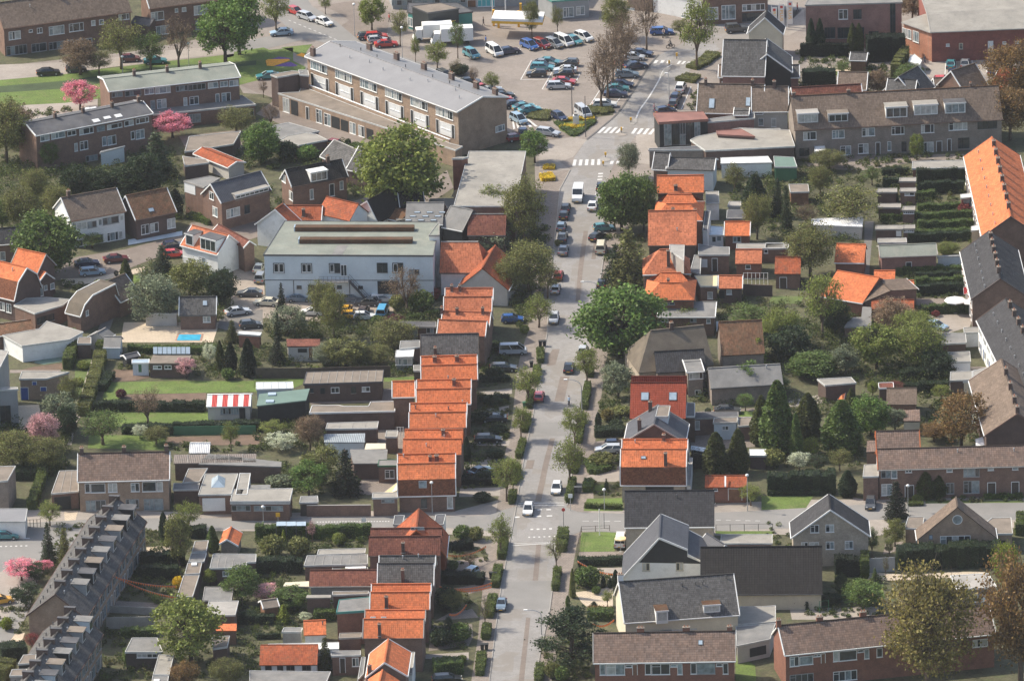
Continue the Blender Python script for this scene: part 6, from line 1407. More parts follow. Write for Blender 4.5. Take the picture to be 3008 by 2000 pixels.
house('orange mansard double house with hipped tops right of the road',(1000,1330),(1605,1330),3.1,prof=[(0,3.1),(.5,6.0),(3.1,8.1),(5.6,6.6),(7.4,8.1),(10,6.0),(10.5,3.1)],wall='brick_pale',ridge='orange',
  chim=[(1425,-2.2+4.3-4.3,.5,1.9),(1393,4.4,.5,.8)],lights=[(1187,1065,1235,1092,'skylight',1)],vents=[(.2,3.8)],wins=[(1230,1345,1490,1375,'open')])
house('long dark grey tiled roof house at the side street corner',(1035,1720),(1865,1712),5.0,yr=1388,pitch=40,roof='darktile',wall='brick_pale',verge=None,vents=[(.58,-1.0,'steel_dark')],wins=[])
WH=house('white front house with a black gable and steep slate roofs',(1357,1815),(1370,1597),9.6,prof=[(-7.2,5.2),(-4.41,6.8),(-4.4,7.6),(0,9.6),(5.9,3.0)],roof='slate',wall='whitewall',gutter='steel_dark',wins=[('N',1200,2046,1270,2118,'c'),('N',1510,2042,1578,2116,'c')])
_h=WH;m=MB();_p=[_h.W(.17,q_,z_) for q_,z_ in ((3.2,5.4),(-6.9,5.1),(-4.3,6.3),(-4.3,7.25),(.0,9.2))]
m.face([_h.W(.17,5.7+1.45,5.4-.35)]*0+_p);m.build('gable_cladding','wood_black',_h.root)
flat('white balcony annex of the orange mansard house',[(1608,1335),(1645,1335),(1665,1080),(1625,1080)],2.6,'concrete','whitewall',nc='annex')
flat('brown flat roof with a white box behind the red tiled house',[(1850,760),(2075,755),(2080,705),(1860,715)],3.0,'feltbrown','pale_blue',wins=[(1935,785,1995,825)])
flat('dark flat roofed row behind the weathered grey house',[(1680,720),(2085,700),(2085,655),(1690,660)],3.0,'feltdark','brick_brown',trim='concrete',nc='annex',wins=[(1685,740,1730,820,'W')])
flat('brown corrugated carport by the green car',[(2080,790),(2240,780),(2235,705),(2085,710)],2.6,'feltbrown','brick_brown')
flat('dark brick annex with balcony at the red tiled house',[(1600,700),(1685,700),(1685,575),(1610,572)],4.6,'felt','brick_dark',nc='annex',trim='white')
house('orange and red roofed garages with a white parting strip',(1775,1350),(2165,1350),2.8,yr=1245,pitch=22,roof='orange_old',wall='brick_red',verge=None,gutter=None,nc='garage',wins=[(1990,1360,2120,1470,'reddoor'),(1855,1360,1895,1385)])
m=MB();a_,b_=G((1958,1350),3.0),G((1958,1255),4.0);m.bar(a_,V((.25,0,0)),b_-a_,ZUP*.15);tag(m.build('party_strip','white'),'white parting strip between the two garage roofs','roof strip')
flat('white panelled car shelter right of the thuja trees',[(2180,1060),(2345,1060),(2340,1000),(2185,1000)],2.4,'white','brick_dark')
flat('pale lean-to roof right of the orange double house',[(1645,1000),(1765,1020),(1785,985),(1650,965)],2.6,'pale_blue','whitewall',trim=None)
tile(2,3)
house('grey tiled house with two dormers and a cream gable',(1035,1030),(2095,955),5.0,yr=625,pitch=38,roof='greytile',wall='cream',chim=[(1010,.3,.9,1.3)],chimmat='white',vents=[(.54,-1.2,'steel_dark'),(.66,-1.2,'steel_dark'),(.72,-1.2,'steel_dark'),(.93,-.6,'steel_dark')],
  dorm=[(1330,945,1440,1050,'white','c','oldbrown'),(1765,860,1920,935,'white','w','oldbrown')])
house('long black tiled barn roof right of the white house',(1735,600+170),(2860,760),2.8,prof=[(0,2.8),(6.2,8.2),(12.4,2.8)],roof='blacktile',wall='cream',verge=None,gutter='steel_dark',nc='barn')
wd_wins=[(1200,478,1270,550,'c'),(1510,474,1578,548,'c')]
house('brown pantile row house with three chimneys at the bottom right of the road',(750,1400),(2060,1380),5.6,yr=1125,pitch=36,roof='brownmix',wall='brick_red',verge='concrete',chimmat='brick_red',chim=[(1190,.2,1.1,.8),(1610,.2,1.1,.8),(2010,.2,.8,.8)],lights=[(1715,1190,1758,1235)],
  wins=[(808,1410,862,1510),(868,1410,1040,1510,'W',1),(1045,1415,1105,1440),(1108,1410,1157,1510,'reddoor'),(1225,1405,1280,1505),(1285,1405,1455,1505,'w',1),(1460,1408,1520,1435),(1523,1405,1570,1505,'W'),
   (1645,1400,1700,1500),(1702,1400,1872,1500,'g',0),(1880,1402,1938,1430),(1942,1400,1992,1500,'w')])
flat('grey flat roofed link building behind the brown pantile row',[(1060,1120),(1480,1110),(1470,1060),(1060,1060)],3.2,'felt','brick_pale',nc='annex')
flat('wide pale flat roof with white edge right of the grey tiled house',[(1480,1100),(2430,1020),(2430,870+0),(2300,880),(2100,880),(2090,980),(1480,1065)],3.1,'gravelroof','brick_grey',nc='extension')
flat('grey flat roofed garages between the two brown pantile rows',[(2070,1245),(2380,1180),(2430,1035),(2060,1065)],3.0,'felt','plaster',nc='garage',wins=[(2190,1250,2340,1330,'open')])
flat('white framed annex with glazed bay right of the white house',[(1800,400),(2005,400),(2010,390),(1800,385)],3.0,'felt','wood_dark',nc='annex')
flat('low flat roofed garage with white edge behind the railings',[(1920,300),(2400,300),(2400,215),(1925,218)],2.9,'gravelroof','brick_pink',nc='garage')
house('small side wing roof of the white house',(1620,320),(1790,430),4.8,prof=[(0,3.2),(3.4,6.2),(6,4.2)],roof='slate',wall='whitewall',gutter=None)
parasol('cream garden parasol beside the white house lawn',(1000,250),110,(.85,.66,.38),2.4)
tile(3,2)
house('house with orange flecked pantiles and a white upper storey',(1000,995),(1400,985),7.4,prof=[(0,7.4),(2.6,9.4),(5.2,7.4)],roof='brownmix',wall='whitewall',verge='orange',gutter=None,wins=[(1040,1010,1125,1058,'k'),(1135,1008,1172,1055,'k'),(1265,1000,1305,1022,'k')])
house('long brown pantile row with white doors at the right edge',(1015,1190),(2500,1150),5.3,yr=1010-25,pitch=30,roof='brownmix',verge='orange',gutter='concrete',vents=[(.5,-.9),(.85,-1)],
  wins=[(1040,1195,1130,1265,'g'),(1135,1195,1190,1268,'W'),(1265,1185,1325,1215),(1645,1178,1700,1210),(2025,1160,2080,1195),(2250,1158,2305,1190),(1045,1320,1145,1425,'W'),(1260,1330,1345,1440,'door'),(1640,1310,1715,1410,'g'),(1800,1175,1948,1255,'g'),(1800,1290,1948,1405,'g'),(2020,1305,2100,1435,'door'),(2240,1298,2315,1435,'door')])
flat('brick annex with flat roof left of the long brown pantile row',[(872,1255),(1020,1250),(1015,1140),(885,1145)],4.2,'gravelroof','brick_brown',nc='annex')
flat('pantile lean-to roof left of the white upper storey',[(905,1025),(1005,1022),(1005,918),(915,920)],3.6,'brownmix','brick_brown',trim=None,nc='annex')
flat('brown flat garage with red and white end in the tall trees',[(525,415),(815,390),(765,338),(450,355)],3.0,'gravelroof','brick_dark',nc='garage')
house('brown tiled garden house beside the round fresh green tree',(1090,590),(1370,590),2.8,prof=[(0,2.8),(3.4,4.4),(6.8,2.8)],roof='brownroof',verge=None,gutter=None,nc='garden_house')
flat('cream lean-to and orange pantile roof beside the round green tree',[(1250,740),(1402,740),(1398,632),(1240,640)],2.6,'brownmix','cream',trim=None)
flat('small red roofed shed behind the dark red shrub',[(1020,440),(1160,435),(1155,385),(1015,390)],2.2,'redbrown','brick_dark',trim='white')
flat('white fronted flat garage by the right hand terraces',[(1650,200),(1870,195),(1860,100),(1650,110)],3.0,'gravelroof','white',nc='garage')
flat('grey flat roofed garage with white edge below the white fronted one',[(1675,370),(1880,360),(1880,280),(1680,290)],2.9,'gravelroof','brick_dark',nc='garage')
flat('bright white flat roofed annex running up to the terrace',[(1885,350),(2060,300),(2050,245),(1885,280)],2.9,'concrete','whitewall',nc='annex',trim='white')
flat('cream white annex block with a dark wall behind',[(1795,380),(1965,380),(1960,340),(1790,345)],2.6,'felt','cream',nc='annex')
house('brown roofed terrace with two side dormers at the right edge',(2300,670),(2150,170),8.8,prof=[(-5,5.2),(0,8.8),(5.4,5.2)],roof='brownroof',wall='brick_dark',verge='brick_brown',name='terrace_house',chim=[(.02,0,.9,1.0),(.2,0,.9,1.0),(.45,0,.9,1.0),(.72,0,.9,1.0)])
tile(3,3)
def depthhouse(label,apex,back,hr,hl,hrt,el,**k):return house(label,apex,back,hr,prof=[(-hrt,el),(0,hr),(hl,el)],**k)
depthhouse('pale brick house with a steep grey roof and four small front windows',(575,-70+60),(560,-155),9.6,6.2,6.2,5.0,roof='darktile',wall='brick_pale',verge='white',gutter='white',
   wins=[('N',390,128,470,200),('N',530,125,608,195),('N',305,288,370,360,'w'),('N',380,288,470,385,'w'),('N',533,282,610,352),('N',708,275,785,350)],vents=[])
PH_=depthhouse('brown brick house with a round porthole window in its gable',(1745,-95+60),(1730,-130),8.8,6.4,6.2,3.4,roof='brownroof',wall='brick_tan',verge=None,gutter='white',
   wins=[('N',1482,220,1518,260,'s'),('N',1585,228,1865,330,'w',4)])
c_=PH_.W(.16,0,6.6);m=MB();pp=[c_+PH_.q*.75*cos(k*pi/8)+ZUP*.75*sin(k*pi/8) for k in range(16)];m.face([p-PH_.a*.02 for p in pp]);po=m.build('round_window_pane','glass_pale',PH_.root);m=MB();m.tube(pp+pp[:2],[.07]*18,5);m.build('round_frame','white',po)
flat('flat roofed wing right of the porthole gable',[(1875,215),(2255,210),(2240,60),(2060,65)],3.2,'feltbrown','brick_tan',name='wing',cat='house wing',wins=[(1900,255,1935,295),(1965,252,2000,295),(2135,270,2190,310,'k')])
flat('flat roofed brown wing left of the porthole gable',[(1260,160),(1425,165),(1440,55),(1290,55)],3.2,'feltbrown','brick_tan',name='wing',cat='house wing',wins=[(1365,195,1415,330,'greendoor')])
flat('white flat roofed outbuilding behind the big brown tree',[(1740,720),(2110,700),(2030,575),(1680,595)],3.6,'concrete','brick_grey',trim='white',nc='outbuilding',wins=[(1815,780,1865,840,'c'),(1885,770,1935,838),(1950,765,2020,840,'panelw')])
house('brown pantile row house with an orange brick gable at the lower right',(155,1328),(2100,1130),5.6,yr=1240-275+0,pitch=36,roof='brownmix',wall='brick_red',chimmat='brick_red',chim=[(100,0,.7,.9),(480,.2,1.0,.8),(880,.2,1.0,.9),(2080,.2,.9,1.0)],
  wins=[(200,1340,285,1430),(290,1335,415,1415,'W',0),(420,1318,485,1340),(487,1310,530,1400,'reddoor'),(600,1290,650,1385),(655,1285,818,1375,'w',0),(825,1275,880,1300),(887,1270,932,1360,'W'),(1000,1260,1055,1345),(1885,1180,2025,1250),(200,1500,420,1600,'g'),(600,1470,820,1560,'w')])
flat('white awning roof strip behind the pale brick house',[(-20,400),(270,375),(260,358),(-20,370)],2.8,'white','glass_pale',nc='veranda')
tile(1,3)
house('orange tile hung gable house with flat wings at the lower road corner',(1478,175),(1500,-20),8.6,prof=[(-4.6,4.0),(-3.6,5.4),(0,8.6),(3.6,5.4),(4.6,4.0)],roof='orange_old',wall='orange_old',verge='orange',wins=[('N',1425,148,1550,172,'g')])
flat('flat roofed wing left of the tile hung gable',[(1262,125),(1350,125),(1370,42),(1275,42)],4.6,'feltdark','whitewall',name='wing',cat='house wing')
flat('flat roofed wing right of the tile hung gable',[(1640,125),(1728,125),(1750,32),(1655,36)],4.6,'feltdark','whitewall',name='wing',cat='house wing')
house('house with a dark red front slope and an orange weathered rear slope',(1035,412),(1700,408),5.6,prof=[(0,5.6),(2.3,7.9),(4.3,6.2),(6.2,7.7),(7.6,6)],roof='redbrown',verge=None,gutter='brick_dark',chim=[(1365,-2.0,.5,1.7)])
m=MB();
house('black grey tiled M roofed house with white bargeboards left of the road',(1118,690),(1635,688),5.6,prof=[(0,5.6),(2.6,8.3),(4.4,6.8),(6.0,8.2),(8.4,5.8)],roof='greytile',gutter=None,chim=[(1365,-2.1,.5,1.9)],vents=[(.42,3.0),(.7,3.2),(.55,-2.3,'steel_dark')])
house('orange M roofed house beside the strings of orange bunting',(1050,912),(1598,908),5.6,prof=[(0,5.6),(2.1,7.7),(4.2,6.3),(5.6,7.6),(7.6,5.8)],gutter='brick_dark',chim=[(1210,-1.7,.5,1.6)])
house('house with orange front slope and brown rear slope with two roof windows',(985,1172),(1540,1170),5.7,prof=[(0,5.7),(2.4,7.9),(4.4,6.4),(6.4,7.7),(7.8,6)],verge='concrete',gutter='brick_dark',chim=[(1150,-2.1,.45,1.9)],lights=[(1052,975,1102,1028,'glass_pale',2),(1150,975,1200,1028,'glass_pale',2)])
house('orange gabled house turned to the camera at the bottom left of the road',(1183,1395),(1218,1178),8.6,prof=[(-3.4,6.4),(0,8.6),(2.9,6.2)],chim=[(.05,2.3,.4,1.2)])
house('orange roofed gable in front of the camera facing house at the bottom edge',(1120,1640),(1165,1460),7.8,prof=[(-3.8,5.2),(0,7.8),(3.4,5.4)],verge=None,chim=[(.6,2.2,.4,1.0)])
flat('grey flat roof with white parapet above the dark red house',[(1060,265),(1165,262),(1170,192),(1085,197)],4.5,nc='annex')
flat('white edged balcony boxes beside the camera facing house',[(1390,1500),(1440,1500),(1465,1300),(1415,1300)],4.0,'gravelroof','whitewall',nc='annex')
flat('grey verandah roof along the left of the camera facing house',[(935,1560),(990,1500),(1010,1345),(970,1345)],3.0,nc='annex')
flat('long grey flat roof with white edge behind the dark red house',[(440,505),(1032,488),(1030,402),(470,412)],3.4,ribs=7,nc='extension')
flat('pale brown flat roof above the long grey one',[(560,405),(1005,390),(1012,345),(575,355)],3.0,'gravelroof','brick_dark')
flat('flat roof patch with a long white skylight',[(700,560),(1030,545),(1030,495),(705,505)],2.9,lights=[(822,500,1015,540,'white')])
house('long dark red tiled lean-to roof behind the black grey house',(490,695),(1110,690),2.9,yr=548,pitch=30,roof='redbrown',wall='concrete',verge=None,gutter='concrete',nc='outhouse')
flat('cream roof at the left end of the dark red lean-to',[(250,690),(488,694),(488,645),(270,655)],2.4,'cream','brick_dark',trim=None)
flat('two level grey flat roof with red brick wall and green gutter',[(738,935),(1052,915),(1045,790),(765,818)],5.6,'felt','brick_red',trim='teal',nc='extension',th=.3)
flat('lower brown brick annex with roof terrace railing',[(762,1172),(972,1165),(975,1120),(770,1125)],4.0,'feltbrown','brick_brown',trim='concrete',nc='annex')
flat('brown roof terrace between the two level roof and the orange M roof',[(700,775),(1035,765),(1040,738),(705,742)],3.4,'feltbrown','brick_dark',nc='annex')
flat('dark walled shed with grey roof behind the two level roof',[(460,798),(690,795),(692,770),(470,772)],3.4,'gravelroof','brick_dark',trim=None)
house('small garden shed with half pitched brown roof by the yellow green shrub',(70,900),(215,880),2.2,prof=[(0,2.2),(1.5,3.0),(3,2.2)],roof='feltbrown',wall='wood_brown',gutter=None,nc='shed')
house('orange tiled small shed with white walls at the lower left gardens',(440,1145),(648,1138),2.6,yr=1012,pitch=28,wall='whitewall',verge=None,gutter=None,nc='shed',vents=[(.85,-.8,'steel_dark')])
flat('grey flat roof left of the small orange shed',[(235,1115),(415,1115),(430,1075),(255,1075)],2.6,'felt','concrete')
flat('long white flat roof at the lower left gardens',[(88,1285),(765,1272),(765,1208),(112,1225)],3.4,'white','whitewall',nc='outbuilding')
house('white outbuilding with a long orange tiled lean-to roof',(30,1420),(565,1415),2.7,prof=[(0,2.7),(3.4,4.4),(3.8,4.4),(4.2,3)],roof='orange_old',wall='whitewall',verge=None,gutter=None,nc='outbuilding',wins=[(85,1425,145,1475,'k'),(195,1425,250,1470,'k'),(280,1422,355,1470,'k'),(425,1422,505,1468,'k')])
flat('grey flat roofed kitchen wing with a tall door',[(690,1335),(965,1328),(965,1285),(690,1290)],3.3,nc='annex',wins=[(770,1350,825,1490,'door'),(885,1350,948,1430,'w')])
flat('grey garage roofs at the bottom edge with a white tub',[(-60,1600),(640,1600),(690,1480),(-60,1470)],2.7,'felt','brick_dark',nc='garage')
wallrun('brown brick wall along the side street left of the corner house',[(-60,55),(330,50)],1.9,.2,'brick_brown',name='garden_wall',cat='wall')
wallrun('long brick garden wall by the corner house',[(470,52),(1060,48)],1.9,.2,'brick_brown',name='garden_wall',cat='wall',cap='concrete')
tile(0,3)
def sideterrace(label,A,B,hr,half,he,n,skip,cols):
 h=house(label,A,B,hr,prof=[(-half,he),(0,hr),(half,he)],roof='greytile',wall='brick_tan',name='terrace_house',verge='brick_dark',gutter='brick_dark',vents=[((i+.45)/n,-.9,'metal') for i in range(n)]+[((i+.3)/n,2.8,'steel_dark') for i in range(n)]+[((i+.7)/n,2.8,'steel_dark') for i in range(n)],
    bays=[('F',n,[(.1,.45,3.3,4.8,'g'),(.55,.9,3.3,4.8,'g'),(.12,.3,.1,2.3,'door'),(.4,.9,.6,2.4,'g')],1)],ov=.25)
 bl=h.L/n;W=h.W;q0=half-3.5
 for i in range(n):
  p_=bl*(i+.92);m=MB();m.bar(W(p_,-.5,hr-1.2),h.a*.6,h.q*1.7,ZUP*1.55);co=m.build('chimney','brick_dark',h.root);m=MB();m.bar(W(p_-.05,-.55,hr+.35),h.a*.7,h.q*1.8,ZUP*.08);m.build('cap','feltdark',co)
  if i in skip:continue
  p0,p1=bl*(i+.34),bl*(i+.82);zt=hr-.75;zr=h.hz(q0-0 if q0<0 else -3.3)
  m=MB();m.bar(W(p0,-3.3,zr-.3),h.a*(p1-p0),h.q*2.5,ZUP*(zt-zr+.3));do=m.build('dormer',cols[i%len(cols)],h.root)
  m=MB();m.bar(W(p0-.12,-3.5,zt),h.a*(p1-p0+.24),h.q*2.8,ZUP*.1);m.build('dormer_roof',('feltbrown','felt','feltdark')[i%3],do)
  m=MB();O=W(p0+.15,-3.3,zr+.2)-h.q*.05
  m.bar(O,h.a*(p1-p0-.3),h.q*.04,ZUP*(zt-zr-.4));m.build('window_frame','white',do)
  m=MB();m.bar(O+h.a*.1-h.q*.02+ZUP*.1,h.a*(p1-p0-.5),h.q*.03,ZUP*(zt-zr-.6));m.build('pane','glass',do)
 return h
sideterrace('long dark roofed terrace with side dormers running up from the lower left',(510,765),(1075,-120),9.2,4.7,5.4,9,(0,),('greypaint','greypaint','wood_black','wood_black','greypaint'))
sideterrace('second dark roofed terrace with side dormers in the bottom left corner',(150,1700),(665,905),9.2,4.7,5.4,8,(),('greypaint','greypaint','pale_blue','greypaint','wood_black'))
flat('wide square dormer box on the street side of the bottom left terrace',[(165,1410),(325,1400),(335,1320),(215,1325)],8.2,'feltbrown','wood_black',nc='roof_box')
flat('second square dormer box at the very bottom left',[(85,1520),(235,1515),(250,1455),(110,1460)],8.2,'feltbrown','concrete',nc='roof_box')
house('small gabled shed with orange corrugated roof by the side street',(2090,262),(2130,145),3.4,prof=[(-1.8,2.3),(0,3.4),(1.3,2.6)],wall='brick_grey',gutter=None,nc='shed')
for i,q in enumerate([((1765,380),(1902,372),(1922,272),(1795,280)),((1735,470),(1880,468),(1905,385),(1762,388)),((1700,585),(1840,575),(1862,475),(1728,480)),((1630,790),(1775,790),(1838,590),(1690,595))]):
 flat(('topmost','second','third with a white dome','lowest and longest')[i]+' garage of the stepped brown row beside the birch',list(q),2.7,'feltbrown' if i != 1 else 'felt','brick_dark',nc='garage',group='stepped garage row',lights=[(1762,482,1815,508,'white')] if i==2 else ())
flat('large grey flat roofed garage right of the stepped row',[(1930,530),(2270,522),(2275,475),(2358,470),(2362,398),(1962,395)],2.9,'felt','brick_dark',nc='garage',ribs=5,wins=[(2050,555,2110,600,'W')])
flat('brown grey flat roof above the bottom left tree',[(1865,825),(2135,825),(2150,700),(1885,700)],2.8,'felt','brick_dark',trim='concrete')
flat('pale sheet roof above the bottom left tree with a white right edge',[(1890,962),(2168,960),(2200,828),(1925,828)],3.0,'concrete','brick_brown')
flat('shed with orange and white ribbed roof right of the bottom left tree',[(1990,1102),(2180,1100),(2180,1035),(1985,1040)],2.4,'orange','brick_brown',trim=None)
flat('brown flat roof with white edge right of the bottom left tree',[(1960,1270),(2095,1250),(2118,1150),(1950,1160)],2.6,'feltbrown','brick_dark')
flat('grey flat roofed garden room with a window band at the bottom left',[(1150,1300),(1500,1298),(1450,1168),(1215,1168)],2.9,'felt','wood_dark',nc='garden_room',wins=[(1260,1312,1450,1350,'w',3)])
flat('narrow pale garage roof with white edge at the bottom left',[(1408,1508),(1560,1508),(1602,1330),(1462,1322)],2.7,'gravelroof','brick_dark',nc='garage')
flat('next grey garage roof at the bottom edge below the narrow pale one',[(1395,1590),(1545,1590),(1555,1518),(1405,1518)],2.7,'felt','brick_dark',nc='garage',lights=[(1415,1555,1470,1580,'white')])
wallrun('fence of pale concrete panels with brown posts behind the terrace',[(985,1085),(1430,1075)],1.9,.12,'concrete',panel=1.35)
wallrun('pale low garden wall with white flower pots behind the terrace',[(1010,935),(1470,960)],1.2,.12,'concrete',panel=1.6,name='garden_wall',cat='wall')
flat('large pale flat canopy at the left edge by the side street',[(-60,98),(235,98),(255,-20),(-60,-20)],3.0,'zincgrey','whitewall',nc='canopy')
lightfence('dark railing with white top beside the pale canopy',[(150,160),(375,150)],1.4,'wood_dark',.6)
house('house corner with white eave in the right bottom corner garden',(1380,1660),(1600,1640),3.4,prof=[(0,3.4),(3,5),(6,3.4)],roof='feltbrown') if 0 else None
# ================= HEDGES,TREES,SHRUBS =================
def TT(rows):
 for r in rows:plant(r[0],r[1],r[2],r[3],r[4],r[5],group=r[6] if len(r)>6 else None)
tile(0,0)
TT([('round brown green tree in front of the brown terrace',(1120,640),160,380,'sparse','olive'),('leaning small green tree beside the round brown one',(1390,660),290,260,'sparse','mid'),('tall bare brown tree on the grass strip',(1650,645),120,300,'bare','brown'),
 ('low bare leaning shrub tree at the parked dark car',(740,690),350,340,'twiggy','brown'),('thin leaning sapling with light leaves on the grass strip',(915,690),470,210,'sparse','olive'),
 ('tall fresh green tree beside the cream gable',(2080,600),0,480,'broad','fresh'),('second taller fresh green tree behind it',(2205,505),-130,420,'broad','fresh'),
 ('large brown green tree mass at the left edge',(60,1500),900,460,'twiggy','olive'),('brown bare tree at the left edge above the terrace end',(150,1330),960,330,'twiggy','brown'),('greenish brown tree before the dark roofed terrace',(450,1560),1290,180,'twiggy','mid'),
 ('dark spreading fir in front of the second pink cherry',(1450,1640),1180,420,'conifer','dark'),('olive bush tree above the flat garages',(2180,1230),990,320,'twiggy','olive')])
plant('big pink blossoming cherry beside the cream gable end',(740,1020),735,320,'blossom','pink','cherry_tree')
plant('pink blossoming cherry at the right end of the dark roofed terrace',(1590,1270),1030,330,'blossom','pink','cherry_tree')
tile(1,0)
TT([('tall thin leaved tree by the pale blue car at the crossing',(185,320),-120,260,'sparse','spring'),('small street tree by the white hatchback',(640,135),-60,110,'sparse','spring'),('light green tree with a straight trunk by the red cars',(1068,280),-40,230,'broad','spring'),
 ('olive street tree behind the globe lamp',(1330,430),80,150,'sparse','olive'),('small young tree left of the lorry',(1470,575),330,90,'sparse','spring'),('olive sapling in front of the white market lorry',(1860,540),190,140,'sparse','mid'),
 ('round yellow green tree behind the apartment block',(1672,660),375,210,'sparse','spring'),('thin sapling by the dark shrub behind the apartment block',(1840,700),540,130,'bare','olive'),('bare young tree near the dark car behind the block',(2005,800),600,100,'bare','brown'),
 ('young tree before the row of cars behind the block',(2180,860),660,150,'sparse','spring'),('bare bush tree at the garages left of the shop row',(140,1180),930,190,'bare','brown'),('lone sapling in a round bed by the stair block',(70,900),730,90,'bare','brown'),
 ('fresh green bush tree left of the flat garages',(60,1500),1140,330,'dense','fresh')])
plant('huge round light green tree in front of the apartment block',(1340,1980),1190,730,'dense','spring','chestnut_tree')
bush('dark round shrub behind the apartment block',(1880,690),170,90,'dark');bush('dark box bush beside the yard wall',(850,1370),60,90,'dark')
hedge('low green hedge right of the dark box bush',[(880,1370),(1010,1400)],2.5,1.2,'mid')
bush('light green shrub below the brown flat roof',(470,1480),200,140,'fresh');bush('dark shrub mass below the brown flat roof',(290,1490),190,180,'dark')
tile(2,0)
TT([('bare brown tree with tall crown nearest in the square row',(825,1005),420,330,'bare','brown'),('second bare brown tree of the square row',(885,920),270,300,'bare','brown'),('third bare brown tree of the square row',(930,790),240,290,'bare','brown'),
 ('fourth bare brown tree of the square row',(1010,720),150,300,'bare','brown'),('fifth bare brown tree of the square row',(1055,600),90,300,'bare','brown'),('far bare brown tree behind the kiosk side',(960,360),-60,260,'twiggy','olive'),
 ('slim tall tree at the far side of the road by the cars',(1240,465),-60,250,'bare','brown'),('spreading tall spring tree on the right hand verge',(1705,640),-40,330,'sparse','spring'),('thin tree by the blue car at the top',(1550,345),180,170,'sparse','olive'),
 ('small brown green tree in front of the yellow stall',(185,350),0,140,'twiggy','olive'),('thin sapling beside the kiosk',(420,310),60,110,'sparse','olive'),('light green cone shaped tree by the zebra corner',(210,1500),1195,250,'broad','fresh')])
plant('wispy pale conifer at the zebra crossing',(1080,1640),1310,200,'twiggy','grey','tree')
hedge('low shrub bed right of the road by the verge tree',[(1650,640),(1740,600),(1860,510)],3.0,.8,'olive',22);hedge('round low shrub bed beside the white van row',[(1590,760),(1670,710)],4,.8,'olive',22)
hedge('ring of low hedge round the yellow flower bed',[(420,1130),(570,1255),(750,1120)],1.6,.5,'mid',24)
hedge('low hedge cover on the left island of the square',[(170,1060),(370,1080)],5,.6,'olive',16);hedge('low hedge cover under the nearest bare tree',[(720,1030),(920,1010)],5,.6,'olive',16)
hedge('band of yellow flowers in front of the white pillar',[(440,1175),(670,1175)],1.6,.5,'yellowf',30,cat='flower bed',name='flower_bed');hedge('band of yellow flowers behind the white pillar',[(470,1110),(760,1100)],1.4,.5,'yellowf',30,cat='flower bed',name='flower_bed')
hedge('yellow flowering patch beside the office tower',[(290,1550),(400,1550)],2.2,.5,'yellowf',30,cat='flower bed',name='flower_bed')
tile(2,1)
hedge('yellow flower bed with dark border near the office building',[(262,85),(385,75)],3.2,.7,'yellowf',34,cat='flower bed',name='flower_bed')
TT([('tall dull green tree in front of the topmost orange house',(1010,560),30,400,'dense','mid'),('wide dark green tree leaning on the topmost one',(1215,560),60,260,'dense','mid'),('tangled olive tree left of the long roadside conifer',(950,560),260,220,'sparse','olive'),
 ('huge dense fresh green tree in the middle right of the road',(1000,1720),1070,720,'dense','fresh'),('large olive green shrub tree left of the parked cars',(110,700),60,380,'twiggy','olive'),('brown green tree leaning on the left pavement',(150,1120),640,420,'twiggy','olive'),
 ('small tree on the left pavement by the silver car',(250,1450),1150,280,'sparse','spring'),('thin tree at the pavement by the red car',(330,1180),850,220,'sparse','olive'),('pale bush tree before the low grey roofed house',(1560,1480),1240,330,'sparse','spring'),
 ('tall dark green cypress tree in the gardens behind',(2240,420),20,220,'column','dark'),('grey green tree in front of the tall cypress',(2260,640),200,260,'twiggy','olive'),('light leafy tree in the lower garden by the pale pool',(2190,1500),1230,380,'sparse','mid'),('brown tree behind the dark low shed',(2050,200),-60,200,'sparse','olive'),('yellow green cone shaped conifer by the gardens',(2270,1700),1370,180,'conifer','lime')])
plant('large drooping dark conifer beside the road',(1070,1100),480,460,'conifer','olive','conifer');plant('second dark conifer leaning below the first',(960,1080),640,330,'conifer','dark','conifer')
bush('green clipped round bush by the lower left pavement',(115,1500),90,None,'spring','ball');bush('low olive shrub below the light roof gardens',(420,700),60,60,'olive')
tile(3,0)
for i,(x,c_) in enumerate(((400,'dark'),(480,'dark'),(780,'thuja'),(840,'thuja'))):plant(('left dark clipped yew column before the pink office','right dark clipped yew column before the pink office','left olive columnar thuja before the pink office','right olive columnar thuja before the pink office')[i],(x,500),(160,160,205,205)[i],90,'column',c_,'conifer')
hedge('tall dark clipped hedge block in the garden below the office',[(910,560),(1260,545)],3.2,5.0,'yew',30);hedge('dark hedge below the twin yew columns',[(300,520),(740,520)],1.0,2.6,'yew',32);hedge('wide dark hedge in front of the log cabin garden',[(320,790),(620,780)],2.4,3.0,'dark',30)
hedge('sloping olive hedge running down from the tall block',[(1270,560),(1170,720)],1.6,3.0,'olive',30)
TT([('big golden brown tree at the right edge by the car park',(2260,1000),380,520,'twiggy','rust'),('golden brown tree below it at the right edge',(2230,1290),800,400,'twiggy','rust'),('pale green cone tree in front of the brown terrace',(1370,1480),1230,130,'broad','spring'),('yellow brown shrub tree in front of the terrace right end',(2000,1330),1150,200,'twiggy','olive'),
 ('brown shrub tree between the peaked roofs',(1010,880),640,220,'twiggy','brown'),('bare reddish bush tree at the terrace left',(560,1560),1380,300,'twiggy','olive'),('olive tree beside the white trailer',(1300,760),600,260,'twiggy','mid'),('small green tree left of the log cabin',(680,680),560,160,'sparse','mid')])
TT([('dark tree at the far top right beyond the hall',(1330,190),-60,260,'twiggy','brown')])
tile(3,1)
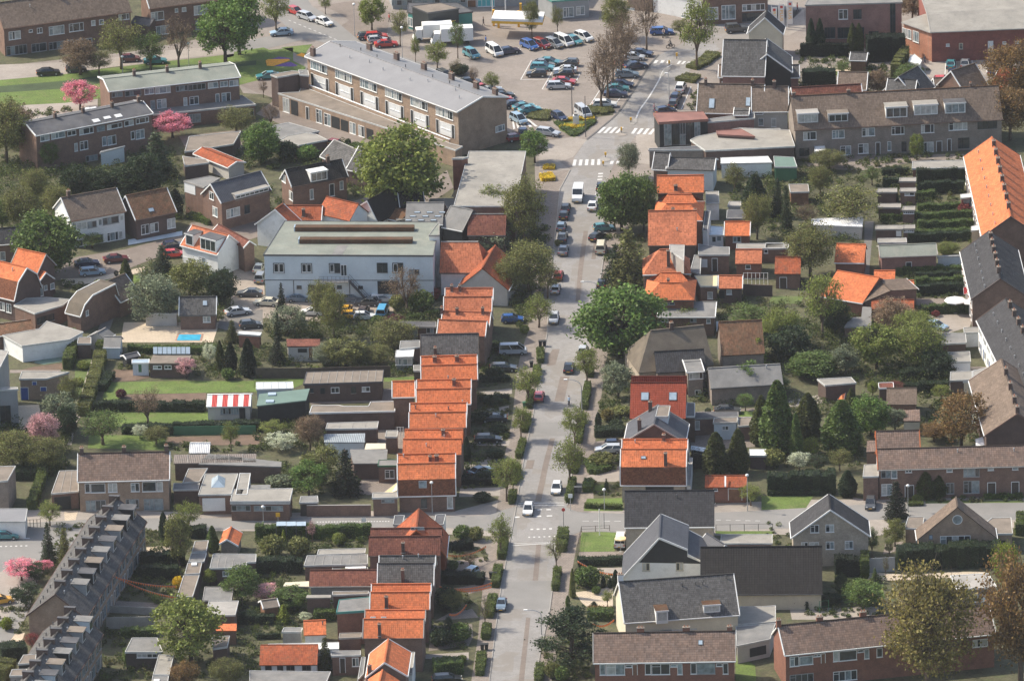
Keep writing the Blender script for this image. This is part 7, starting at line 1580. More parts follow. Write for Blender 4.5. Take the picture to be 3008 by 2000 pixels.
TT([('dark conifer at the top of the gardens',(90,430),40,170,'conifer','dark'),('second dark conifer beside it',(170,560),100,150,'conifer','dark'),('wide olive spring tree over the garden sheds',(760,530),150,520,'sparse','olive'),('tall olive brown tree in the middle gardens',(390,980),480,440,'twiggy','olive'),
 ('pale brown bare trees behind the white car shelter',(360,560),280,220,'bare','brown'),('yellow green tree by the orange barn',(500,1560),930,360,'sparse','spring'),('thin bare tree over the orange barn',(750,1240),960,300,'bare','brown'),('dark glossy tree below the orange barn',(620,1500),1200,230,'dense','dark'),
 ('yellow green large tree at the lower left gardens',(130,1620),1260,330,'twiggy','spring'),('brownish tree crown above the corrugated carport',(1150,1500),1190,400,'twiggy','brown'),('yellow green tree right of the corrugated carport',(1350,1640),1290,360,'twiggy','spring'),
 ('brown tree at the top beside the dark conifer',(480,240),-40,200,'twiggy','olive'),('green tree at the top right of the gardens',(960,140),-40,170,'sparse','mid'),('small dark cone conifer among the garden sheds',(1190,310),190,80,'conifer','dark'),('brown shrub tree right of the grey brick hall',(1660,790),660,200,'twiggy','spring')])
for i,(y0,x0,x1,hh,c_) in enumerate([(75,1370,1760,1.6,'mid'),(120,1370,1810,2.6,'dark'),(150,1060,1210,1.6,'dark'),(265,1250,1540,1.4,'mid'),(215,1380,1800,2.2,'dark'),(370,1380,1780,1.2,'mid'),(470,1040,1880,1.4,'mid'),(555,1380,1890,1.8,'mid'),(620,1290,1880,1.4,'mid'),(660,1290,1860,1.6,'dark'),(965,1180,1800,1.4,'mid'),(1020,1360,1860,1.6,'dark'),(1100,1360,1830,2.2,'mid'),(1150,1370,1800,2.0,'dark'),(1320,1420,1880,1.6,'mid'),(45,1050,1300,1.4,'dark')]):
 hedge('garden hedge of the right terrace back gardens '+('behind the topmost sheds','tall dark one below the topmost','short one left of the second shed','by the pale shrub','broad dark one under the second','above the yellow round bush','below the yellow round bush','left of the white annex','above the dark roofed terrace end','dark one beside the grey hall','below the grey brick hall','dark one right of the orange hip shed','beside the wide brick barn','dark one above the white parasols','below the white parasols','short one at the very top')[i],[(x0,y0),(x1,y0-(x1-x0)*.04)],1.2,hh,c_,34,'garden hedges of the right terrace')
bush('bright yellow round bush in the hedged gardens',(1600,435),60,55,'yellowf','ball');bush('pink flowering shrub by the garden sheds',(1160,440),140,90,'palepink','flowerbush');bush('reddish brown shrub below the white annex',(1810,410),130,100,'redleaf');bush('rusty round bush below the white parasols',(1545,1345),80,50,'redleaf','ball')
bush('pale yellow shrub at the very top gardens',(1490,105),80,40,'spring');bush('olive shrub at the low end of the hall garden',(1640,780),140,90,'spring')
tile(0,1)
TT([('very large dark green tree at the left',(440,960),400,560,'dense','mid'),('tall pale olive tree above the pale roofed house',(520,440),130,260,'twiggy','olive'),('brown green tree beside it at the left',(200,560),150,360,'twiggy','olive'),('dark tree mass behind the pale roofed house',(700,260),-40,260,'dense','dark'),('dark tree in the centre of the dark tree group',(900,260),0,260,'dense','dark'),
 ('dark evergreen right of the dark tree group',(1120,240),-30,300,'dense','dark'),('tall dark evergreen above the brown tiled house',(1330,240),-160,320,'dense','dark'),('black green columnar conifer by the brown tiled house',(1620,430),160,140,'column','yew'),('dark blue green fir before the white dormer house',(1500,960),660,260,'conifer','dark'),
 ('pointed cypress on the lawn',(1165,1110),800,120,'column','thuja'),('grey green willow like tree at the pool terrace',(1420,1400),930,460,'willow','grey'),('second grey green tree right of the first at the terrace',(1510,1400),1000,300,'willow','grey'),('olive tree beside the dark laurel',(1750,1180),830,360,'broad','olive'),
 ('dark round laurel tree by the yard',(2040,1230),920,270,'dense','dark'),('olive bush in front of the pale roofed house',(850,720),580,200,'sparse','mid'),('green tree at the far left edge',(20,560),250,260,'twiggy','mid'),('dark conifer below the yard cars',(2140,1580),1360,160,'conifer','thuja'),('brown tree above the left street',(330,300),-20,260,'twiggy','olive')])
bush('yellow green clipped bush by the lawn',(910,1120),100,110,'spring');bush('dark ivy bush on the brick house corner',(2060,430),110,150,'dark');bush('small dark round bush on the lawn edge',(1072,975),45,50,'yew','ball');hedge('garden planting strip before the dormer house',[(1760,430),(1960,500),(2120,480)],2.6,1.0,'mid',26)
hedge('yellow green hedge along the top of the alley',[(1075,1310),(1110,1180)],1.4,1.6,'spring')
tile(1,1)
TT([('dark olive conifer in front of the brick dormer house',(410,290),-40,180,'conifer','thuja'),('slim dark conifer in front of the workshop',(238,1290),1010,110,'conifer','yew'),('bare tree with a round open crown before the workshop',(1390,1330),850,360,'bare','brown'),('thin twiggy tree left of centre before the yard',(620,1400),1010,260,'twiggy','olive'),
 ('second thin twiggy tree before the yard',(720,1560),1080,240,'twiggy','olive'),('grey green bushy tree at the yard corner',(300,1520),1230,340,'willow','grey'),('olive tree in front of the office wing',(2200,560),150,360,'twiggy','spring'),('pale green tree right of the brown outbuilding',(2180,760),540,320,'broad','grey'),
 ('brown tree right of the old orange barn',(2320,1180),800,300,'twiggy','olive'),('olive garden tree mass right of the yard',(1260,1640),1380,420,'twiggy','olive'),('dark pointed conifer low in the garden',(200,1560),1280,100,'conifer','dark')])
bush('dark red leaved low bush beside the annex roof',(1270,1400),200,55,'purple');bush('round green bush at the yard edge',(1115,1420),110,80,'mid');bush('bush under the bare tree',(1310,1290),160,140,'olive');bush('dark green bush between bare tree and hall',(1520,1300),260,180,'mid');bush('red brown shrub by the hall corner',(1640,1200),120,120,'redleaf')
hedge('clipped hedge above the annex roof',[(1400,1385),(1680,1340)],1.2,1.0,'mid')
tile(0,2)
TT([('bare young tree on the green lawns',(1362,785),395,300,'bare','brown'),('low spreading green tree on the lawn left part',(950,960),640,400,'sparse','mid'),('white flowering bushy tree at the left by the blue door shed',(560,830),470,300,'broad','grey'),('white and pink flowering tree below it at the left',(400,1030),650,280,'twiggy','palepink'),('dark green shrub tree beneath the flowering trees',(620,900),600,200,'dense','dark'),
 ('olive tree beside the alley bottom',(640,620),330,200,'twiggy','olive'),('pale pink shrub tree by the blue door shed',(500,480),290,200,'sparse','palepink'),('olive shrub mass at the lower left edge',(120,1180),820,460,'twiggy','olive'),('second olive shrub mass near the lower left garage',(420,1200),880,400,'twiggy','olive'),
 ('tall dark cypress left in the row of three',(2130,290),0,110,'column','yew'),('broad dark cypress in the row of three',(2290,330),-40,140,'column','yew'),('brown dark cypress at the left of the row of three',(2030,280),-20,80,'column','thuja'),('light green shrub tree on the vegetable plot',(2130,1020),730,160,'sparse','spring'),('bushy olive shrub tree by the vegetable plot',(1440,960),790,230,'twiggy','olive')])
plant('pink blossoming small tree by the brown garden house',(1715,345),150,190,'blossom','palepink','cherry_tree');plant('white blossoming shrub by the middle lawn hedge',(1290,900),770,140,'blossom','whitef','blossom_tree');plant('white blossoming tree left of the cypress row',(1935,220),20,130,'blossom','whitef','blossom_tree')
bush('bright yellow shrub under the cypress row',(2080,240),70,80,'yellowf','ball');bush('round green bush under the cypress row',(2100,360),130,100,'mid');bush('purple dark bush on the soil plot',(1115,530),100,80,'purple');bush('clipped bush beside the path upper',(770,260),130,70,'spring');bush('clipped bush beside the path lower',(720,415),120,70,'spring')
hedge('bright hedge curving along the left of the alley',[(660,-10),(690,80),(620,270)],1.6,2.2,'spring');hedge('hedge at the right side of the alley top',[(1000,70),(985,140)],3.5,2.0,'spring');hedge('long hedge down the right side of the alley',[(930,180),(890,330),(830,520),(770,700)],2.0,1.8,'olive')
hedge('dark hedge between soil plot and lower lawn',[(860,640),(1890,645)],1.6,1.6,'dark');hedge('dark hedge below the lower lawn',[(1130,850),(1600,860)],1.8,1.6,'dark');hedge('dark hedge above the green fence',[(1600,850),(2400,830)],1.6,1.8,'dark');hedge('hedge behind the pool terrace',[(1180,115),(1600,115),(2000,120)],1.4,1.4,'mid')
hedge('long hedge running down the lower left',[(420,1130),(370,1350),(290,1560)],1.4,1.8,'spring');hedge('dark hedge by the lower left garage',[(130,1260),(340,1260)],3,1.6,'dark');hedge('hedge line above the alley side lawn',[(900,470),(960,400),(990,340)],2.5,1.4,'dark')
tile(1,2)
TT([('brown dense tree left of the light roof sheds',(500,1010),680,260,'twiggy','brown'),('fresh light green tree by the dark conifer',(490,1430),1090,310,'broad','fresh'),('olive tree behind the fresh light green one',(610,1330),960,330,'broad','olive'),('tall dark conifer among the lower gardens',(830,1410),960,330,'conifer','yew'),('dark slender conifers by the cottage left',(200,210),-60,200,'conifer','yew'),
 ('large olive tree behind the panelled shed',(830,240),-30,360,'broad','olive'),('grey bushy tree right of the cottage',(640,230),30,240,'twiggy','grey'),('young tree on the left pavement below the red car',(2310,1480),1060,260,'sparse','spring'),('garden shrub tree at the right of the conservatory',(1110,220),40,260,'twiggy','olive'),('thin columnar conifer beside the salmon orange house',(1945,1120),870,70,'column','dark')])
plant('white blossoming bushes by the vegetable garden',(240,1010),850,280,'blossom','whitef','blossom_tree');plant('light green blossom tree behind the white blossoms',(150,870),740,240,'sparse','spring');bush('grey green shrub left of the fresh green tree',(210,1350),240,110,'grey');bush('small clipped hedge block by the fence',(560,280),100,40,'spring')
for x,y,l in ((2230,90,'dark bush row in front garden topmost'),(2200,330,'dark bushes in the third front garden'),(2180,590,'dark bushes in the fourth front garden'),(2050,750,'dark bushes between the parked cars'),(2240,860,'low bushes right of the dark estate'),(2200,1080,'bushes in the fifth front garden'),(2100,1290,'dark bushes below the slanted car'),(2090,1480,'round bush on the gravel corner garden')):bush(l,(x,y),170,80,'dark')
hedge('front garden hedge beside the topmost driveway',[(2080,380),(2340,370)],1.0,.9,'dark');hedge('hedge round the third front garden',[(2060,560),(2330,545)],1.0,1.0,'dark');hedge('dark hedge in front of the parked dark red car',[(2060,730),(2280,740)],1.6,1.4,'yew');hedge('dark hedge below the slanted car driveway',[(1900,1310),(2240,1320)],2.2,1.2,'yew')
tile(2,2)
for i,(a_,b_) in enumerate([((262,215),(262,110)),((215,390),(235,270)),((155,630),(180,500)),((115,850),(145,715)),((60,1090),(105,940)),((10,1330),(50,1200)),((-5,1510),(10,1420)),((665,640),(700,430)),((615,950),(650,730)),((570,1230),(615,1080)),((520,1500),(560,1310)),((715,345),(722,290))]):
 hedge(('left verge hedge topmost block by the bin','left verge hedge second block','left verge hedge third block below the red car','left verge hedge fourth block','left verge hedge fifth block','left verge hedge sixth block','left verge hedge seventh block above the zebra lines','right verge hedge tall block beside the curved lamp','right verge hedge second block','right verge hedge third block','right verge hedge block at the bin corner','right verge hedge small topmost block')[i],[a_,b_],1.1,1.15,'spring',46,'clipped hedge blocks in the verge')
TT([('spring tree on the right verge by the small white car',(690,400),60,240,'sparse','spring'),('spring tree on the right verge second down',(580,960),590,250,'sparse','spring'),('spring tree on the right verge by the white hatchback',(530,1330),880,300,'sparse','spring'),('small tree on the left verge by the red car',(150,580),220,260,'sparse','spring'),('young tree on the left verge lower',(85,920),590,190,'sparse','spring'),('yellow green tree on the left verge bottom',(10,1420),1060,200,'sparse','spring'),
 ('pale grey green tree left of the red tiled house',(980,530),200,280,'broad','grey'),('left thuja of the pair beside the orange double house',(1880,1240),820,220,'column','thuja'),('right thuja of the pair beside the orange double house',(2085,1220),790,190,'column','thuja'),('tall dark thuja at the right garden',(2300,960),480,190,'column','thuja'),('fresh green tree above the green car',(2200,500),190,300,'broad','fresh'),
 ('yellow conifer right of the thatched farmhouse',(2270,270),-60,250,'conifer','lime'),('small clipped cypress in the corner front garden',(870,1380),1255,60,'conifer','dark'),('dark cypress by the tall front hedge',(795,790),650,60,'column','dark'),('light green garden shrub tree by the parked green car',(2150,650),480,160,'sparse','fresh'),('small pollard tree before the garages',(2200,1520),1320,200,'sparse','spring')])
hedge('dark clipped hedge in front of the grey gabled house',[(765,870),(1030,865)],2.4,1.4,'dark');hedge('bright hedge edge of the corner lawn',[(670,1540),(1010,1550)],.8,.8,'spring');hedge('small hedge at the corner garden left',[(700,1400),(710,1320)],1.6,1.3,'mid');hedge('curved hedge round the rockery bed',[(700,1130),(750,1230),(900,1190)],1.4,1.0,'mid');bush('rockery bushes beside the silver estate car',(830,1150),240,110,'olive');bush('golden low bush by the garden path',(880,740),120,110,'gold');bush('small round bush at the green car',(1805,680),60,60,'dark','ball')
bush('olive shrub near the red tiled house corner',(960,800),130,70,'dark');bush('low green bush under the grey green tree',(1000,690),200,80,'olive');hedge('dark hedge at the right of the orange double house',[(1660,1150),(1780,1150)],3,2.6,'yew')
tile(3,2)
TT([('round fresh green tree beside the brown garden house',(950,870),505,310,'dense','fresh'),('tall dark ivy clad thuja left in the tall group',(90,1040),330,300,'column','mid'),('dark thuja centre in the tall group',(370,900),460,230,'column','thuja'),('largest dark thuja of the tall group',(680,1030),520,330,'column','mid'),
 ('narrow ivy column in front of the tall thujas',(260,1100),640,110,'column','mid'),('small thuja beside the orange tarpaulin',(770,760),420,130,'column','thuja'),('golden brown weeping tree before the right terrace',(1780,980),440,440,'willow','rust'),('rusty shrub tree left of the weeping tree',(1530,930),760,240,'twiggy','rust'),
 ('large yellow green tree on the upper right gardens',(1380,260),-180,480,'twiggy','spring'),('huge green garden tree centre of the upper gardens',(1000,260),-160,420,'broad','spring'),('grey bushy evergreen in the upper gardens',(720,300),40,260,'broad','grey'),('wide green tree left of the grey evergreen',(420,330),130,430,'dense','mid'),('green tree at the barn roof end',(60,480),340,300,'broad','mid'),
 ('dark trees behind the white fronted garage',(1560,340),90,300,'dense','dark'),('dark green tree mass left top of the gardens',(200,140),-120,380,'dense','dark'),('light green small tree by the red roofed shed',(965,510),370,90,'broad','spring'),('yellow green pear tree by the right terraces',(1600,560),400,170,'sparse','spring'),('grey green small tree by the orange pantile roof',(1170,830),620,210,'broad','grey'),
 ('small olive tree right of the previous one',(1370,850),740,130,'sparse','olive'),('left golden thuja before the long pantile row',(1450,1450),1180,170,'column','thuja'),('right golden thuja before the long pantile row',(1570,1440),1190,160,'column','thuja'),('dark conifer at the side street by the parked car',(1180,1640),1260,260,'conifer','yew'),('thin climbing green column on the pantile row wall',(2155,1420),1140,60,'column','mid')])
plant('dark red leaved small tree by the garden shed',(1170,490),370,160,'sparse','redleaf','maple_tree');hedge('very long tall dark hedge behind the lawn',[(0,1400),(620,1390)],2.6,3.4,'dark',36);plant('large dark round clipped bush at the end of the long hedge',(735,1430),1180,160,'column','dark');hedge('low clipped hedge along the lawn',[(0,1425),(540,1420)],1,1.0,'dark')
hedge('hedge along the upper right garden',[(1220,380),(1660,350)],2.0,2.2,'dark');hedge('hedge left of the round shrubs by the right terraces',[(1250,480),(1660,470)],1.6,1.8,'dark');bush('light green round bush at the pantile row front',(1380,1480),110,60,'spring','ball');hedge('low green hedge at the pantile row front',[(1290,1520),(1430,1515)],1,.6,'spring');hedge('shrub border before the pantile row',[(1990,1450),(2340,1440)],2,.7,'mid',22)
plant('yellow flowering shrub at the foot of the thujas',(400,1080),890,200,'sparse','lime');plant('olive shrub tree right of the yellow shrub',(660,1200),990,200,'sparse','olive');plant('white blossoming shrub above the long hedge',(290,1200),1020,200,'blossom','whitef','blossom_tree');bush('olive round shrub at the far left above the hedge',(50,1160),200,160,'olive');bush('bright round bush at the left above the hedge',(20,1020),110,70,'spring','ball');plant('dark shrub behind the white blossoming shrub',(450,1210),1050,220,'sparse','dark');bush('black ivy on the pantile row',(1980,1410),80,190,'yew')
tile(0,3)
TT([('tall dark spruce left of the diagonal terrace',(450,480),60,180,'conifer','dark'),('olive brown conifer right of the tall spruce',(600,500),120,190,'conifer','olive'),('yellow green tree above the tall spruce',(460,140),-90,220,'sparse','spring'),('tall slender birch right of the diagonal terrace',(1650,520),10,250,'broad','olive'),('second spring tree beside the birch',(1740,180),-90,260,'sparse','spring'),('dark narrow cypress left of the birch',(1510,260),-10,90,'column','dark'),
 ('clipped tall yew column at the stepped garages',(1960,380),120,110,'column','mid'),('large olive green tree at the bottom left gardens',(1760,1420),780,600,'broad','spring'),('dark shrub tree beside the lower pink cherry',(340,660),470,200,'broad','dark'),('dark round shrubs before the diagonal terrace',(240,880),660,260,'broad','dark'),('green garden tree right of the big grey garage',(2230,860),500,330,'broad','mid'),('light green small tree in front of the big grey garage',(1940,690),530,120,'broad','spring'),('olive bare tree low at the bottom',(1700,1640),1380,260,'twiggy','rust'),('brown olive tree at the bottom edge',(2100,1640),1340,300,'twiggy','olive')])
plant('pink blossoming cherry at the lower left street',(200,640),430,300,'blossom','pink','cherry_tree');plant('second pink cherry right behind the dark shrub',(400,560),450,170,'blossom','pink','cherry_tree');bush('orange flowering forsythia by the stepped garages',(1640,720),100,120,'yellowf');bush('clipped round ball tree in the lower gardens',(1445,850),95,85,'mid','ball');bush('yellow green shrub in the corner front garden',(60,1100),110,120,'lime')
hedge('tall dark hedge at the bottom left street',[(0,1370),(240,1340)],3,2.6,'dark');hedge('olive hedge at the very bottom left',[(-20,1568),(90,1480)],3,2.2,'olive');plant('dark red shrub tree by the brown gable wall',(300,1290),1110,150,'sparse','redleaf','maple_tree');hedge('dark hedge in the gardens right of the terrace',[(1300,500),(1700,480)],2.2,2.0,'dark');hedge('second dark hedge below it',[(1280,610),(1640,620)],1.6,2.0,'dark');hedge('green hedge above the grey garden room',[(1120,1155),(1440,1140)],1.6,1.3,'mid');hedge('dark ivy hedge left of the garden room',[(1145,1400),(1260,1390)],2.4,2.2,'mid');hedge('dark hedge under the pale sheet roof',[(2170,1030),(2358,1025)],2,1.6,'dark');hedge('hedge beside the side street pavement',[(1750,240),(1900,240)],2,2.0,'dark')
tile(1,3)
TT([('thin spring tree at the left road junction',(2255,420),30,220,'sparse','spring'),('small bare tree in front of the brown rear slope house',(2110,1080),780,150,'bare','spring'),('pointed olive conifer in front of the white outbuilding',(640,1480),1125,190,'conifer','thuja'),('dark spreading conifer in the lower front garden',(1780,1180),950,230,'conifer','dark'),('bare shrub tree before the parked light car',(1970,520),370,140,'bare','brown'),
 ('yellow green conifer shrub at the lower left gardens',(255,1030),840,170,'conifer','lime'),('green garden shrubs right of the pink blossoms',(320,900),700,330,'broad','mid'),('dark evergreen shrub at the shed wall',(590,930),820,130,'broad','dark'),('pale bare shrub tree by the bus shelter',(520,300),60,90,'bare','palepink'),('yellow shrub conifer right below the bus shelter',(255,300),160,80,'conifer','lime'),('thin tree over the dark red lean-to',(830,720),520,150,'sparse','olive'),('dark brown tree in the bunting garden',(1810,920),720,220,'twiggy','olive')])
plant('pink blossoming shrub at the lower gardens',(90,850),660,230,'blossom','palepink','cherry_tree');plant('white blossoming small tree by the orange shed',(455,1020),930,120,'blossom','whitef','blossom_tree')
for x,y,w_,l,c_ in ((160,420,240,'left olive ball shaped shrub below the fence','olive'),(400,420,220,'right olive ball shaped shrub below the fence','olive'),(1900,260,160,'round olive tree bush at the road corner left part','mid'),(2030,270,150,'round olive bush at the road corner right part','olive'),(760,310,130,'light green shrub along the dark hedge','spring'),(1820,540,100,'round low bush by the light blue car','mid'),(1760,900,240,'dark bushes below the bunting','dark'),(1880,1200,200,'dark green bush above the driveway','mid'),(1700,1240,200,'very dark bushes in the lower front garden','dark'),(1900,1400,90,'yellow green bush behind the black car','spring')):bush(l,(x,y),w_,None,c_)
hedge('long dark hedge along the side street',[(0,250),(500,250),(1060,245)],1.6,2.2,'mid');hedge('dark hedge left of the long grey flat roof',[(10,560),(430,560)],2.2,2.4,'dark');hedge('dark hedge under the bunting gardens',[(1700,650),(2100,660)],2.6,1.6,'yew');hedge('dark hedge at the corner tree',[(1790,370),(1990,340)],1.6,1.4,'yew');hedge('big dark hedge before the black car',[(1640,1500),(1900,1480)],3,2.4,'mid');hedge('dark green hedge in the lower left gardens',[(0,1180),(230,1175)],.6,1.0,'dark');hedge('hedge above the small orange shed',[(540,1000),(730,1000)],1.6,1.6,'mid');hedge('hedge below the pink blossoms',[(0,1040),(170,1030)],1.6,1.6,'dark')
for i,(a_,b_) in enumerate([((2262,450),(2285,290)),((2205,710),(2235,540)),((2150,990),(2185,810)),((2115,1190),(2130,1080)),((2060,1520),(2080,1350))]):hedge('left verge hedge below the junction '+('topmost by the thin tree','second tall block','third beside the steel blue car','fourth above the black bins','lowest')[i],[a_,b_],1.3,1.2,'spring',46,'clipped hedge blocks in the verge')
tile(2,3)
plant('large dark pine at the right side of the road',(560,1440),840,620,'pine','dark','pine_tree')
TT([('thin bare tree at the zebra lines right verge',(410,560),190,180,'bare','spring'),('slim tall cypress in the front garden right of the road',(560,800),510,55,'column','olive'),('shorter cypress left of the dark pine top',(515,880),770,45,'column','mid'),('small cypress by the white house path',(842,700),590,45,'column','dark'),('second small cypress by the white house path',(905,710),610,40,'column','dark'),('pair of dark cypresses against the white house',(955,690),530,70,'column','dark'),('dark conical shrub on the pale terrace',(755,905),825,140,'conifer','dark'),('light small tree at the cream gable',(880,880),720,110,'sparse','spring')])
for x,y,w_,l,c_ in ((700,700,230,'group of green bushes right of the slim cypress','mid'),(620,670,140,'olive bushes beside the slim cypress','olive'),(780,765,85,'small clipped cone on the pale terrace','mid'),(380,1530,160,'olive bushes below the dark pine','olive'),(460,1560,150,'green bushes at the bottom under the pine','mid')):bush(l,(x,y),w_,None,c_)
hedge('right verge hedge at the junction corner',[(455,380),(475,220)],1.6,1.5,'spring',46,'clipped hedge blocks in the verge');hedge('right verge hedge below the thin bare tree',[(400,740),(420,570)],1.1,1.2,'spring',46,'clipped hedge blocks in the verge');hedge('right verge hedge at the bottom edge',[(240,1600),(262,1450)],1.2,1.2,'spring',46,'clipped hedge blocks in the verge');hedge('dark hedge between the lawn driveway and the path',[(610,500),(1020,490)],1.6,1.3,'dark');hedge('hedge strip with red bunting below the terrace',[(700,990),(930,990)],2.4,1.5,'mid');hedge('orange brown low hedge above it',[(700,925),(930,925)],1,.8,'rust')
tile(3,3)
TT([('huge golden brown spring tree at the bottom right',(1480,1700),490,860,'twiggy','gold'),('yellow brown tree at the right edge',(2330,1640),360,700,'twiggy','rust'),('pale yellow green poplar top at the right edge',(2190,900),240,260,'sparse','lime'),('olive tree before the porthole house left',(1170,330),60,190,'broad','olive'),('narrow yellow green shrub tree by the grey gate',(1120,440),240,90,'sparse','spring'),('green ivy pillar at the pale brick house corner',(960,430),140,140,'sparse','mid'),('dark green spreading garden tree',(880,900),640,340,'broad','mid'),('thin young tree before the grey gate',(1085,640),400,60,'bare','olive'),('small conifer on the terrace by the gate',(985,660),510,90,'conifer','mid'),('dark ivy bush at the black barn end',(670,800),570,110,'broad','dark')])
hedge('very large dark clipped hedge in front of the porthole house',[(1190,520),(2140,490)],3.0,3.6,'dark',40);hedge('dark hedge block right of the black barn',[(620,590),(870,580)],2.2,3.0,'yew',34);hedge('bright hedge end at the side street right edge',[(2340,230),(2345,100)],2,2,'spring');hedge('bright hedge post left of the grey gate',[(890,620),(895,520)],1.2,3,'spring')
bush('dark bush before the pale brick house window',(275,350),80,100,'mid');bush('reddish shrub at the cream barn wall',(250,880),150,90,'redleaf');hedge('dark shrub row along the cream barn wall',[(330,890),(660,840)],2.2,1.4,'dark');hedge('shrubs before the pale brick house',[(640,420),(880,430)],1.6,1.0,'mid')
wallrun('grey panel gate between the hedges',[(905,570),(1170,555)],2.4,.1,'greypaint','gate','gate',panel=1.6)
lightfence('garden arch trellis on the terrace',[(475,940),(560,930)],2.0,'green_paint',1.5,cat='trellis',name='trellis')
Q=[(0,0,[(0,1180),(900,1100),(1700,1400),(2358,1450),(2358,1568),(0,1568)],.2,1.6),(0,1,[(-30,0),(1700,0),(1650,300),(1700,480),(1100,560),(300,640),(-30,500)],.25,2.4),(0,1,[(1340,860),(2100,1000),(2150,1400),(1650,1300),(1200,1250)],.3,1.6),(0,1,[(560,1020),(900,1060),(900,1120),(600,1100)],.5,1.0),
  (1,0,[(-100,1350),(900,1330),(1000,1568),(-100,1568)],.3,1.8),(1,1,[(-30,180),(400,100),(1000,150),(1000,240),(300,330),(0,440)],.35,1.4),(1,1,[(100,1380),(1000,1380),(1700,1320),(1650,1568),(100,1568)],.5,1.7),(0,2,[(1100,150),(1370,120),(1380,280),(1100,270)],.5,1.0),(0,2,[(1780,40),(2400,0),(2400,350),(1780,350)],.35,1.2),
  (0,2,[(1500,960),(2400,960),(2400,1030),(1500,1030)],.5,1.0),(0,2,[(0,760),(200,800),(640,900),(620,1200),(450,1300),(100,1250),(0,1150)],.5,1.8),(1,2,[(0,60),(1400,100),(1500,330),(1200,330),(600,260),(0,220)],.45,1.5),(1,2,[(0,730),(600,700),(640,1000),(0,1020)],.5,1.2),(1,2,[(60,1150),(900,1180),(950,1420),(330,1440)],.35,1.3),
  (1,2,[(2060,60),(2330,60),(2300,420),(2060,420)],.45,.9),(1,2,[(2000,500),(2330,500),(2330,900),(1990,1000)],.35,.9),(1,2,[(1920,980),(2300,970),(2250,1340),(1900,1400)],.3,.8),(2,2,[(830,420),(1070,420),(1060,760),(800,760)],.5,.9),(2,2,[(720,1060),(990,1080),(930,1220),(740,1220)],.5,.8),(2,2,[(860,80),(1100,80),(1090,420),(850,420)],.4,1.0),(2,2,[(690,1300),(1000,1280),(1020,1450),(680,1450)],.3,.6),
  (2,2,[(1620,380),(2358,440),(2358,640),(1620,560)],.35,1.4),(2,2,[(2240,640),(2358,640),(2358,1200),(2180,1100)],.3,1.4),(2,1,[(560+300,600),(1220,600),(1200,1100),(850,1100)],.3,.9),(2,1,[(0,540),(330,540),(330,1000),(150,1480),(-30,1450)],.4,1.4),(2,1,[(2000,0),(2358,0),(2358,450),(1980,300)],.3,1.4),(2,1,[(1900,1200),(2358,1160),(2358,1568),(1900,1568)],.3,1.2),
  (3,1,[(-30,0),(880,0),(890,460),(-30,500)],.3,1.4),(3,1,[(0,520),(870,540),(850,720),(0,640)],.3,1.4),(3,1,[(1000,0),(1880,0),(1880,680),(1000,640)],.32,.9),(3,1,[(1200,940),(1850,920),(1880,1180),(1360,1180)],.4,.9),(3,1,[(0,1240),(1450,1300),(1560,1568),(0,1568)],.4,1.8),(3,0,[(260,480),(900,480),(900,900),(260,830)],.3,1.0),(3,0,[(900,600),(1500,640),(1400,740),(1060,920),(880,900)],.4,1.4),(3,0,[(300,1450),(1800,1420),(1850,1568),(300,1568)],.3,.8),
  (3,2,[(-30,0),(1600,0),(1660,450),(820,500),(800,340),(-30,330)],.35,1.8),(3,2,[(0,560),(900,540),(880,1180),(0,1180)],.35,1.3),(3,2,[(1380,480),(2000,450),(2000,940),(1450,970)],.35,1.0),(3,2,[(1050,1450),(2358,1440),(2358,1480),(1300,1500)],.5,.7),(3,3,[(220,880),(1050,840),(1150,1000),(220,980)],.3,.7),(3,3,[(560,600),(1080,600),(1100,860),(640,880)],.3,1.1),(3,3,[(-20,120),(230,120),(230,360),(-20,360)],.2,.7),
  (0,3,[(1340,180),(1760,200),(1720,600),(1650,780),(1560,860),(1000,830),(1100,640),(1250,420)],.4,1.1),(0,3,[(940,1100),(1450,1100),(1400,1568),(880,1568)],.35,1.0),(0,3,[(2200,600),(2400,600),(2400,1568),(1600,1568),(1620,1280),(2100,1280)],.35,1.2),(0,3,[(-20,900),(240,900),(240,1130),(-20,1130)],.4,.8),(0,3,[(560,120),(800,120),(520,560),(380,560)],.35,1.0),(1,3,[(0,260),(1000,250),(1000,350),(500,400),(0,440)],.5,1.1),(1,3,[(0,600),(250,600),(480,760),(700,720),(700,980),(0,1200)],.5,1.1),
  (1,3,[(1740,340),(2100,330),(2140,500),(1800,500)],.3,.5),(1,3,[(1680,730),(2000,760),(1960,960),(1640,900)],.4,.9),(1,3,[(1600,1020),(1960,1060),(1980,1280),(1600,1260)],.35,.8),(2,3,[(580,560),(940,560),(940,700),(600,720)],.4,.8),(2,3,[(280,1200),(750,1200),(750,1568),(500,1568),(280,1400)],.5,1.2),(0,0,[(100,1050),(700,980),(720,1020),(150,1140)],.4,.8),(2,0,[(1660,880),(1760,820),(1700,1020),(1600,1030)],.6,1.0)]
for i,(c_,r_,p_,d_,h_) in enumerate(Q):tile(c_,r_);thicket(p_,d_*1.5,.3,h_,seed=i)
